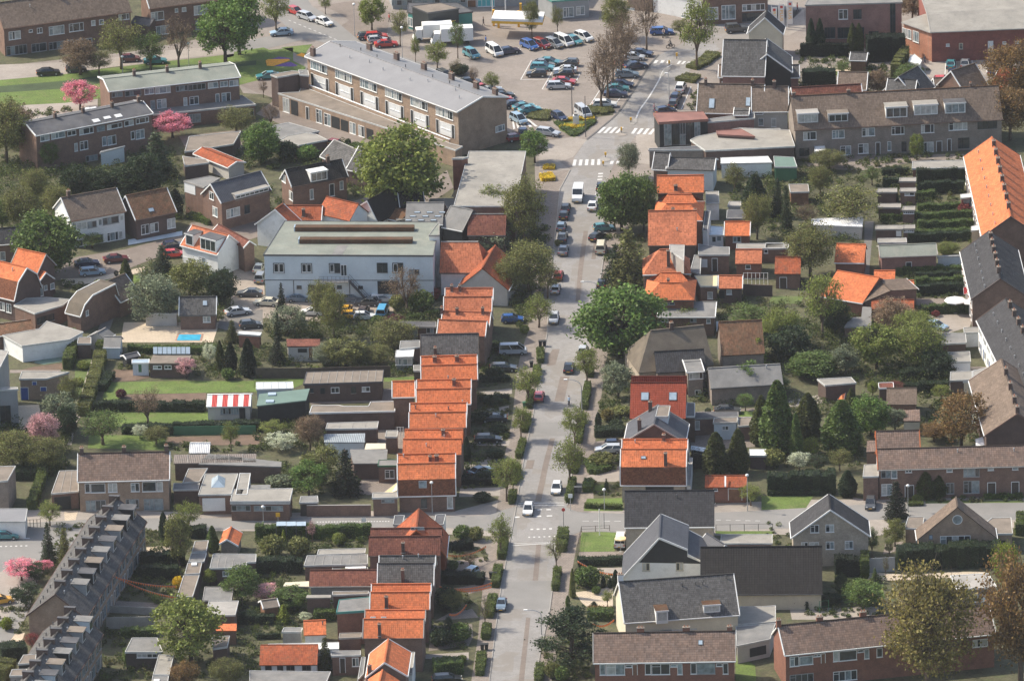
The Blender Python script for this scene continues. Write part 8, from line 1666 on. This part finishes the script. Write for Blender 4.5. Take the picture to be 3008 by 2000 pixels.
# ================= CARS,STREET THINGS,PEOPLE =================
def CC(gr,rows):
 for l,x,y,h,k,c_ in rows:car(l,(x,y),h,k,c_,gr)
UP,DN=85,-95
tile(2,2);CC('cars on the main road',[('white hatchback on the road beside the verge sign',410,1360,DN,'hatch','white'),('pinkish red hatchback parked at the left verge hedge',250,510,UP,'hatch','pink'),('black estate car in the middle of the upper road',525,245,UP,'sedan','black'),('small pale car half hidden at the verge tree',655,85,UP,'hatch','silver'),('white compact car waiting at the junction lines',150,1555,DN,'hatch','white')])
CC('cars on driveways',[('silver estate car on the driveway by the grey gabled house',890,1000,178,'estate','silver'),('dark blue hatchback behind the silver estate',960,955,0,'hatch','navy'),('dark car under a green cover in the garden yard',1985,640,0,'sedan','darkgrey')])
tile(1,3);CC('cars on the main road',[('steel blue rounded car parked beside the third verge hedge',2262,860,DN,'beetle','steel')]);CC('cars on driveways',[('light blue hatchback on the paved driveway near bunting',1965,575,-122,'hatch','lightblue'),('black car on the driveway at the bottom edge',1760,1545,5,'estate','black')])
tile(2,1);CC('cars on the main road',[('white delivery van nearest the zebra crossing',608,240,DN,'van','white'),('white sedan opposite the delivery van',743,325,UP,'sedan','white'),('darkest car behind the van in the shade',495,345,UP,'hatch','black'),('second black car in the shaded row',478,410,UP,'hatch','black'),('grey blue car in the shaded row',455,515,UP,'hatch','steel'),('dark grey car below the grey blue one',465,615,UP,'sedan','darkgrey'),('silver blue car lowest of the shaded row',473,735,UP,'sedan','grey'),('small bright red car at the left kerb',428,965,UP,'hatch','red'),('cream white car below the red one',402,1090,UP,'hatch','white'),('silver white car lower at the left kerb',388,1365,DN,'hatch','silver'),
 ('black car with glinting glass beside the trees',785,610,60,'hatch','black'),('black car partly behind the large tree trunks',830,1040,UP,'hatch','black'),('dark teal car behind the pines right of the road',850,530,10,'hatch','teal'),('black car at the dotted line by the dark tree',820,150,UP,'hatch','black')])
car('cream camper van parked under the roadside conifer',(820,720),UP,'minivan','cream');car('bright blue small car at the left garden edge',(5,1370),0,'hatch','blue')
tile(1,2);CC('cars on driveways',[('black estate car on a pale front driveway',2140,905,0,'estate','black'),('dark red sedan behind the dark hedge',2190,715,178,'sedan','darkgrey'),('slate blue car parked slanting before the corner house',2070,1200,38,'sedan','steel'),('red roofed dark car in the upper front garden',2280,250,0,'estate','darkgrey')])
tile(2,2);car('silver grey van parked at the top left of the front gardens',(10,95),0,'minivan','silver','cars on driveways')
tile(1,1);CC('cars in the workshop yard',[('cream classic pick-up at the left of the yard',100,1215,165,'sedan','cream'),('long grey blue classic sedan against the workshop',395,1175,0,'sedan','steel'),('white car with a roof box before the stair',1160,1185,5,'estate','white'),('dark grey car with white bonnet in the yard',1030,1215,170,'sedan','darkgrey'),('brown black car with an open flap',990,1290,80,'hatch','brown'),('bright blue van at the right of the yard',1165,1310,82,'minivan','skyblue'),('yellow orange car behind the twiggy trees',830,1280,80,'hatch','yellow'),('second yellow car lower in the yard',890,1335,0,'hatch','yellow'),('small white car among the twiggy trees',510,1305,170,'hatch','white'),('pale teal car behind the second twiggy tree',670,1330,80,'hatch','bluegreen'),('cream white car at the hedge of the yard',1000,1345,0,'hatch','white'),('dark car parked under the thin tree',640,1195,0,'sedan','darkgrey'),('grey car behind the stair foot',880,1175,0,'sedan','grey'),('blue car on the street left above the workshop',145,510,70,'hatch','blue'),('second blue car left of the workshop',130,590,70,'hatch','blue'),('black car parked near the pointed white gable',860,350,170,'sedan','black'),('pale car beside the black one above the workshop',800,335,0,'hatch','lightblue'),('pale classic car at the workshop left side',30,900,80,'sedan','cream'),('dark jeep at the workshop left side',45,990,80,'offroad','grey')])
tile(0,1);CC('cars at the left street and yard',[('dark red sedan on the left brick street',1070,815,12,'sedan','maroon'),('pale blue classic car with a white roof',850,935,10,'estate','lightblue'),('dark car behind the classic one',800,855,10,'sedan','navy'),('white hatchback on the driveway by the cypress',1040,1140,0,'hatch','white'),('dark blue car by the white dormer house',1600,690,20,'hatch','navy'),('red car by the white dormer house',1610,770,10,'hatch','red'),('dark car with pale bonnet in the yard corner',2300,1130,175,'sedan','darkgrey'),('silver wreck in the yard corner',2190,1300,20,'sedan','silver'),('low grey car below the wreck',2310,1420,10,'hatch','darkgrey')])
tile(1,0);CC('cars at the top left crossing',[('pale blue sedan waiting at the crossing',235,300,188,'sedan','lightblue'),('red hatchback in the top row',365,105,-50,'hatch','red'),('silver estate in the top row',470,155,-48,'estate','silver'),('white hatchback in the top row',630,205,-50,'hatch','white'),('dark car rearmost beside the three red cars',1030,335,10,'hatch','darkgrey'),('upper red car by the light green tree',1105,335,8,'estate','red'),('silver car between the two red ones',1120,370,8,'hatch','silver'),('lower dark red coupe by the light green tree',1200,405,8,'sedan','red'),
 ('blue green hatchback behind the lorries',1985,500,-60,'mpv','bluegreen'),('white minibus with an open rear behind the lorries',2195,475,-65,'minivan','white'),('dark blue car right of the white minibus',2325,470,20,'sedan','navy'),('dark van shape behind the apartment chimneys',1735,700,-60,'mpv','darkgrey'),('black sedan behind the right end of the block',1965,755,8,'sedan','black'),('orange red car behind the block end',2090,810,20,'hatch','red'),('pale green car behind the block end',2170,830,20,'sedan','silver'),('black car in the row behind the block end',2270,880,20,'sedan','black'),('red roofed car lowest behind the block end',2270,915,20,'hatch','red'),('green sedan left beside the garages',110,700,188,'sedan','teal'),('two tone red car in the yard by the shop row',690,1320,150,'hatch','darkred')])
tile(2,0);CC('cars parked on the square',[('blue estate at the left of the far row',160,420,-55,'mpv','blue'),('red van second in the far row',270,410,-50,'mpv','darkred'),('grey mpv third in the far row',385,405,-50,'mpv','grey'),('white van in the far row',475,385,-55,'minivan','white'),('dark green car in the far row',575,375,-55,'hatch','teal'),('white mpv at the right of the far row',660,345,-50,'mpv','white'),('dark green sedan rear in the left bay',345,570,-12,'sedan','teal'),('grey green car second in the left bay',290,585,-10,'sedan','grey'),('turquoise blue sedan in the left bay',280,620,-8,'estate','bluegreen'),('black hatchback front in the left bay',225,680,175,'hatch','black'),
 ('dark hatchback rear in the middle bay',520,580,170,'hatch','darkgrey'),('silver car in the middle bay',490,645,175,'sedan','silver'),('black hatchback with white bonnet in the middle bay',475,680,175,'hatch','black'),('bright red sedan front of the middle bay',480,750,-12,'sedan','red'),('silver estate nearest in the middle bay',430,790,0,'estate','silver'),('dark sedan at the far end of the roadside row',1190,490,-15,'sedan','navy'),('silver hatchback in the roadside row',1130,525,-10,'hatch','silver'),('brown grey car behind the silver hatchback',1060,590,0,'estate','brown'),('black and silver sedan in the roadside row',1140,605,20,'sedan','navy'),('grey green estate in the roadside row',1060,685,0,'estate','steel'),
 ('dark blue sedan between the bare trees',1010,775,-12,'sedan','navy'),('teal grey car behind the black one',970,815,0,'sedan','teal'),('black sedan nearest between the bare trees',955,865,-4,'sedan','navy'),('white car under the nearest bare tree',855,960,0,'estate','white'),('white mpv on the square near the pillar',655,1040,-68,'minivan','silver'),('dark blue hatchback left of the white mpv',435,1075,-60,'hatch','navy'),('silver estate leaving by the left zebra',330,1220,-25,'estate','silver'),('light blue car at the left edge of the square',60,1100,-60,'mpv','lightblue'),('dark blue car rear in the diagonal left row',20,960,20,'sedan','navy'),('teal car in the diagonal left row',110,985,20,'sedan','teal'),('blue green hatchback front of the diagonal row',165,1010,20,'sedan','bluegreen'),
 ('small dark blue car at the lower left of the square',100,1210,90,'hatch','navy'),('dark red car by the green cone tree',40,1270,20,'hatch','darkred'),('dark blue estate on the road at the top',1380,290,0,'estate','blue'),('black offroad car at the top right corner',2070,270,10,'offroad','darkgrey'),('white compact van in the right strip',1555,810,80,'mpv','white'),('dark hatchback in the right strip',1510,890,75,'hatch','navy'),('grey blue car nearest in the right strip',1490,950,80,'hatch','darkgrey'),('dark blue car end behind the copper roof',1415,1020,20,'hatch','navy')])
tile(3,0);CC('cars on the hall car park',[('dark sedan upper left on the hall car park',1685,590,UP,'sedan','teal'),('dark hatchback lower left on the hall car park',1700,670,UP,'hatch','navy'),('grey sedan upper middle on the hall car park',1815,585,UP,'sedan','grey'),('white estate lower middle on the hall car park',1830,670,UP,'hatch','white'),('dark car upper right on the hall car park',2060,570,UP,'sedan','darkgrey'),('navy car lower right on the hall car park',2065,650,UP,'sedan','navy'),('pink red car roof behind the orange tiled slope',1620,740,0,'hatch','pink')])
tile(0,0);CC('cars on the top left street',[('black sedan on the top left street',445,665,8,'sedan','black'),('dark grey car behind the bare shrub tree',700,635,8,'hatch','darkgrey'),('dark green car behind the small green tree',1430,560,5,'sedan','teal'),('maroon car by the round brown tree',1200,540,5,'hatch','maroon')])
tile(0,3);car('teal estate on the lower left street',(45,225),0,'estate','teal');car('orange yellow car at the left edge street',(10,820),20,'hatch','yellow');tile(3,2);car('dark car with luggage parked at the pantile row',(945,1500),DN,'hatch','darkgrey','cars on driveways')
tile(3,1);car('pale blue car on the terrace by the right terraces',(1540,1430),-35,'estate','lightblue');tile(2,3);car('white camper parked at the side of the tiled corner house',(1000,280),UP,'minivan','white')
tile(1,0)
def lorry(l,p,rz,L=7.5):
 P=G(p);o=root('market_lorry',P,l,'lorry',None,R(rz));Q=lambda n_,m_,mt,c_=None:mk(n_,m_.mesh(n_,mt),o,c_)
 m=MB();m.bar((-L/2,-1.2,.9),V((L-1.9,0,0)),V((0,2.4,0)),V((0,0,2.5)));Q('cargo_box',m,'white')
 m=MB();m.box6([V((L/2-1.8,-1.05,.5)),V((L/2,-1.05,.5)),V((L/2,1.05,.5)),V((L/2-1.8,1.05,.5)),V((L/2-1.8,-1.0,2.5)),V((L/2-.7,-1.0,2.5)),V((L/2-.7,1.0,2.5)),V((L/2-1.8,1.0,2.5))]);Q('cab',m,'white')
 m=MB();m.face([V((L/2-.19,-.9,1.4)),V((L/2-.19,.9,1.4)),V((L/2-.62,.85,2.35)),V((L/2-.62,-.85,2.35))]);Q('windscreen',m,'carglass')
 m=MB();m.bar((-L/2+.3,-2.9,2.5),V((L-2.6,0,0)),V((0,1.7,.5)),V((0,0,.08)));Q('sales_flap',m,'white')
 for x in (-L/2+1.2,L/2-1.1):
  for y in (-1.0,1.0):m=MB();m.tube([(x,y-.15,.45),(x,y+.15,.45)],[.45,.45],12);Q('wheel',m,'tyre')
lorry('white box lorry at the market behind',(1625,372),186);lorry('white market lorry with an open side flap in front',(1805,408),184,8.0)
awning('yellow market awning behind the white lorry',[(1545,285),(1600,225),(1840,190),(1560,230)],[2.4,2.4,3.0,3.0],(.85,.55,.03),'market_awning','awning')
m_=root('market_stall',G((2250,230)),'yellow framed market stall with white roof at the top','market stall')
for q_ in ((2190,240),(2235,260),(2420,250),(2440,180)):b_=G(q_);m=MB();m.box(b_.x,b_.y,0,3.2,.22,.22);m.build('leg','yellow',m_)
_q=[G(q_,3.3) for q_ in ((2170,200),(2640,215),(2660,140),(2200,125))]
for nm_,z_,mt_ in (('roof_band',2.9,'yellow'),('roof',3.4,'white')):m=MB();m.prism(_q,z_,z_+.5);m.build(nm_,mt_,m_)
for i,x in enumerate((2180,2300)):post(('left','right')[i]+' white flag pole behind the market stall',(x,130),-80,'','white','flag pole','flag_pole',rad=.12)
for l,x,y,t_ in (('tall globe lamp on the left of the red cars',910,335,45),('double globe lamp left of the lorries',1350,545,260)):lamp_ball(l,(x,y),t_)
tile(0,0);lamp_ball('glinting globe lamp on the grass strip',(1132,695),525);lamp_ball('slim globe lamp by the tall bare tree',(1742,640),405)
tile(1,2);lamp_ball('globe lamp before the corner mansard house',(1625,1590),1305);tile(2,2);lamp_ball('globe lamp in the corner front garden',(852,1560),1370);lamp_ball('globe lamp before the orange garages',(2170,1570),1238);tile(1,3);lamp_ball('globe lamp before the bungalow',(70,140),-40);tile(3,2);lamp_ball('lamp post by the dark conifer side street',(1290,1570),1335)
tile(2,1);lamp_arm('curved arm lamp above the big green tree',(778,1160),0,(665,1025));tile(2,2);lamp_arm('curved arm lamp over the road by the tall verge hedge',(645,700),0,(515,355));tile(2,3);lamp_arm('curved arm lamp at the dark pine',(272,1140),0,(145,905));tile(2,0);lamp_arm('straight lamp by the right strip cars',(1450,1000),0,(1440,680))
post('dark tall lamp pole at the pillar of the square',(555,1070),800,'','steel_dark','lamp post','lamp_post',rad=.09);post('tall dark pole by the flower bed ring',(680,1265),890,'','steel_dark','pole','pole',rad=.08)
beacon('yellow beacon on the nearest traffic island',(862,1450),1405);beacon('second yellow beacon at the textured pavement',(840,1530),1490);beacon('yellow beacon between the two zebra parts',(1008,1225),1175);beacon('yellow beacon on the long white island',(1095,1130),1085);beacon('yellow beacon at the far island',(1448,605),560);beacon('brown yellow beacon at the far junction',(1518,545),490)
pr=root('monument_pillar',G((590,1155)),'white square pillar monument in the yellow flower bed','monument');b_=G((590,1155));m=MB();m.box(b_.x,b_.y,0,1.9,.55,.5);m.build('base','white',pr);m=MB();m.box(b_.x,b_.y,1.9,2.3,.35,.35);m.build('top','concrete',pr)
tile(2,3);post('no entry sign and blue sign pole at the junction',(478,200),-30,'disc','steel_dark',disc='red');post('white flag pole on the corner lawn',(808,225),-20,'','white','flag pole','flag_pole',rad=.09);post('dark post by the side street right of the lawn',(850,160),20,'','steel_dark','post','post');post('white framed sign on the right verge by the bin',(540,110-110),-160,'plate','metal',disc='white')
lightfence('dark railing with posts round the corner lawn',[(900,185),(640,195),(615,300),(600,440)],1.0,'wood_dark',3.0);lightfence('railing along the side street before the flat garage',[(1880,190),(2400,180)],1.2,'steel_dark',2.0,rails=1)
tile(1,3);bs=root('bus_shelter',G((320,175)),'bus shelter with three glass roof panes on the side street','bus shelter')
for k in range(3):
 a_,b_=G((188+92*k,140),2.4),G((275+92*k,138),2.4);m=MB();m.bar(a_,b_-a_,V((0,1.5,.1)),ZUP*.06);m.build('roof_pane','skylight',bs)
for k in range(4):b_=G((185+92*k,142),2.4);m=MB();m.tube([V((b_.x,b_.y,0)),b_],[.06,.06],6);m.build('leg','steel_dark',bs)
post('short sign post left of the bus shelter',(205,130),15,'plate','metal',disc='yellow');post('bus stop post right of the bus shelter',(995,170),60,'plate','metal',disc='white')
def bins(l,p,n=2,col='wood_black'):
 P=G(p)
 for i in range(n):
  o=root('wheelie_bin',P+V((.65*i,0,0)),l+(' left one',' right one',' far one')[i],'bin','wheelie bins at the kerb');m=MB();m.box6([V((x,y,z)) for z,s_ in ((.05,.22),(.95,.3)) for x,y in ((-s_,-s_),(s_,-s_),(s_,s_),(-s_,s_))]);q_=mk('body',m.mesh('body',col),o);m=MB();m.box(0,0,.95,1.05,.33,.36);mk('lid',m.mesh('lid',col),o)
bins('black bin below the fourth verge hedge',(2085,1280),2);bins('dark bin at the second verge hedge',(2165,620),2);tile(2,2);bins('dark bin by the topmost verge hedge',(180,245),1);bins('dark bin at the corner verge hedge',(590,1400),2,'steel_dark');bins('green grey bin at the red car',(115,620),1,'green_paint');bins('dark bin at the top verge',(262,55),2)
tile(3,0)
for i,(x,yt,yb) in enumerate(((55,75,215),(122,50,245),(200,22,230))):
 b_=G((x-22,yb+25));zr=sc_at((x,yb));hh=(yb-yt)/(zr*cos(PITCH));o=root('banner_flag',b_,('left','middle','right')[i]+' white banner with a red square and yellow letters','banner','white banners at the top');m=MB();m.tube([b_,b_+ZUP*(hh+.9)],[.06,.05],6);m.build('pole','white',o)
 m=MB();m.bar(b_+V((.1,0,.6)),V((.95,0,0)),V((0,.03,0)),ZUP*hh);m.build('cloth','white',o);m=MB();m.bar(b_+V((.3,-.02,.5+hh-.7)),V((.5,0,0)),V((0,.015,0)),ZUP*.5);m.build('logo','red',o)
 fc=bpy.data.curves.new('lettering','FONT');fc.body='PLUS';fc.size=.8;fc.extrude=.01;fo=bpy.data.objects.new('t',fc);COL.objects.link(fo);me=bpy.data.meshes.new_from_object(fo.evaluated_get(bpy.context.evaluated_depsgraph_get()));bpy.data.objects.remove(fo)
 me.materials.clear();me.materials.append(MAT('yellow'));q_=mk('lettering',me,o);q_.rotation_euler=(pi/2,pi/2,0);q_.location=(.28,-.02,.5+hh*.76);q_.scale=(hh*.3/1,1,1)
tile(3,1);parasol('larger white parasol by the right terrace',(1725,1195),200,(.85,.85,.82),2.4);parasol('smaller white parasol right of the larger one',(1865,1210),145,(.85,.83,.75),2.3);awning('red awning on the dark roofed terrace',[(1805,1145),(1920,1095),(1910,1035),(1800,1085)],[2.3,2.3,3.0,3.0],(.7,.06,.07));awning('pink red awning on the orange terrace',[(1855,165),(1905,150),(1905,85),(1880,110)],[2.4,2.4,3.4,3.2],(.75,.12,.13))
tile(1,1);awning('cream awning at the brick tower',[(1800,245),(1860,245),(1890,165),(1830,185)],[3.0,3.0,4.4,4.4],(.8,.68,.48));tile(3,2);awning('orange tarpaulin beside the small thuja',[(640,540),(690,590),(715,480),(680,500)],[.6,.6,1.6,1.6],(.75,.2,.07),'tarpaulin','tarpaulin');awning('white rectangular garden awning by the dark gable',[(1915,980),(2065,945),(2045,870),(1910,905)],[2.4,2.4,2.8,2.8],(.85,.84,.83));awning('pale patterned awning above the white one',[(1890,765),(2010,735),(1985,655),(1865,680)],[2.4,2.4,3.0,3.0],(.6,.66,.55))
tile(0,1);pl_=sheet('swimming_pool',[(1612,1570),(1860,1570),(1875,1505),(1635,1505)],'brick_orange',.06);tag(pl_,'blue swimming pool with pinkish rim on the cream terrace','swimming pool');del pl_['kind'];m=MB();m.face([G(q_,.08)-parent_off(pl_) for q_ in ((1628,1566),(1840,1566),(1855,1512),(1650,1512))]);mk('water',m.mesh('water','poolwater'),pl_)
def bunting(l,a,b,za,zb,n):
 A,B=G(a,za),G(b,zb);o=root('bunting',(A+B)/2,l,'bunting','orange bunting strings');pt=lambda t:A.lerp(B,t)-ZUP*(4*t*(1-t)*.7)
 m=MB();m.tube([pt(k/12) for k in range(13)],[.015]*13,3);m.build('cord','metal',o)
 for k in range(n):
  p=pt((k+.5)/n);d=(B-A).normalized();m=MB();m.face([p-d*.2,p+d*.2,p-ZUP*.42+V((.02,.03,0))]);m.face([p+d*.2+V((0,.02,0)),p-d*.2+V((0,.02,0)),p-ZUP*.42+V((.02,.05,0))]);m.build('pennant','matte',o,(.85,.2,.04))
tile(1,3);bunting('orange bunting from the dark red house to the road corner',(1755,400),(2120,320),3.5,2.2,24);bunting('upper orange bunting over the dark front hedge',(1690,690),(2175,655),3.4,2.2,28);bunting('lower orange bunting over the dark front hedge',(1690,695),(2170,690),3.0,1.2,28);bunting('short orange bunting in the lower front garden',(1780,945),(1940,855),1.4,2.0,12)
tile(2,3);bunting('orange bunting along the path of the white house',(600,455),(1005,575),1.6,2.6,22);bunting('orange bunting beside the cream gable',(740,1030),(940,995),1.2,1.8,14);tile(0,3);bunting('upper orange bunting across the back gardens',(905,545),(1620,690),5.6,2.6,32);bunting('lower orange bunting across the back gardens',(1000,560),(1620,790),5.0,2.4,30)
tile(2,2);P_=G((527,600));bike('bicycle ridden by the person in the pale shirt',P_,UP);person('cyclist in a pale blue shirt riding up the road',None,(.5,.6,.7),(.05,.05,.06),'ride',UP,loc=P_+V((-.04,-.2,0)))
tile(2,0);P_=G((1460,445));bike('dark motor scooter on the upper road',P_,200,'scooter','scooter',True);person('rider in dark clothes on the motor scooter',None,(.04,.045,.05),(.03,.03,.04),'ride',200,loc=P_+V((.1,0,.05)));P_=G((1400,345));bike('light motor scooter in front of the blue estate',P_,250,'scooter','scooter',True,col=(.4,.4,.4));person('rider in a pale jacket by the blue estate',None,(.6,.45,.4),(.03,.03,.04),'ride',250,loc=P_+V((.05,.1,.05)));person('pedestrian in a red and white shirt by the copper roof',(1310,1035),(.6,.3,.3),(.2,.2,.25));
tile(1,0);person('person in dark clothes walking near the yellow stall',(2095,240),(.03,.035,.04));person('person in a white shirt at the green trimmed shop',(1460,270),(.7,.7,.7));person('person in pink at the green trimmed shop',(1495,285),(.6,.25,.3));person('person in red at the left of the shop corner',(1228,205),(.6,.06,.05));person('person in blue by the white minibus',(2118,410),(.04,.15,.5))
tile(3,0);person('person in a red shirt walking at the banners',(270,110),(.6,.06,.05));person('person in dark clothes beside the white trailer',(1443,590),(.05,.06,.08));person('person in red on the hall car park edge',(2005,535),(.55,.05,.05))
for i in range(9):bike('parked bicycle '+('first','second','third','fourth','fifth','sixth','seventh','eighth','ninth')[i]+' from the left along the orange brick wall',G((1235+22*i,385+11*i)),60,group='bicycles along the orange brick wall',col=((.5,.05,.04),(.04,.05,.08),(.4,.4,.42))[i%3])
hz=MB();hz.bar((-1200,-1600,-1),V((2400,0,0)),V((0,2900,0)),V((0,0,480)));hm=bpy.data.materials.new('haze');hm.use_nodes=True;hn=hm.node_tree;hn.nodes.clear();pv=hn.nodes.new('ShaderNodeVolumePrincipled');pv.inputs['Density'].default_value=.00003;pv.inputs['Color'].default_value=(.93,.95,1,1);pv.inputs['Anisotropy'].default_value=.2
hn.links.new(pv.outputs[0],hn.nodes.new('ShaderNodeOutputMaterial').inputs['Volume']);hz.build('haze',hm)['kind']='stuff'
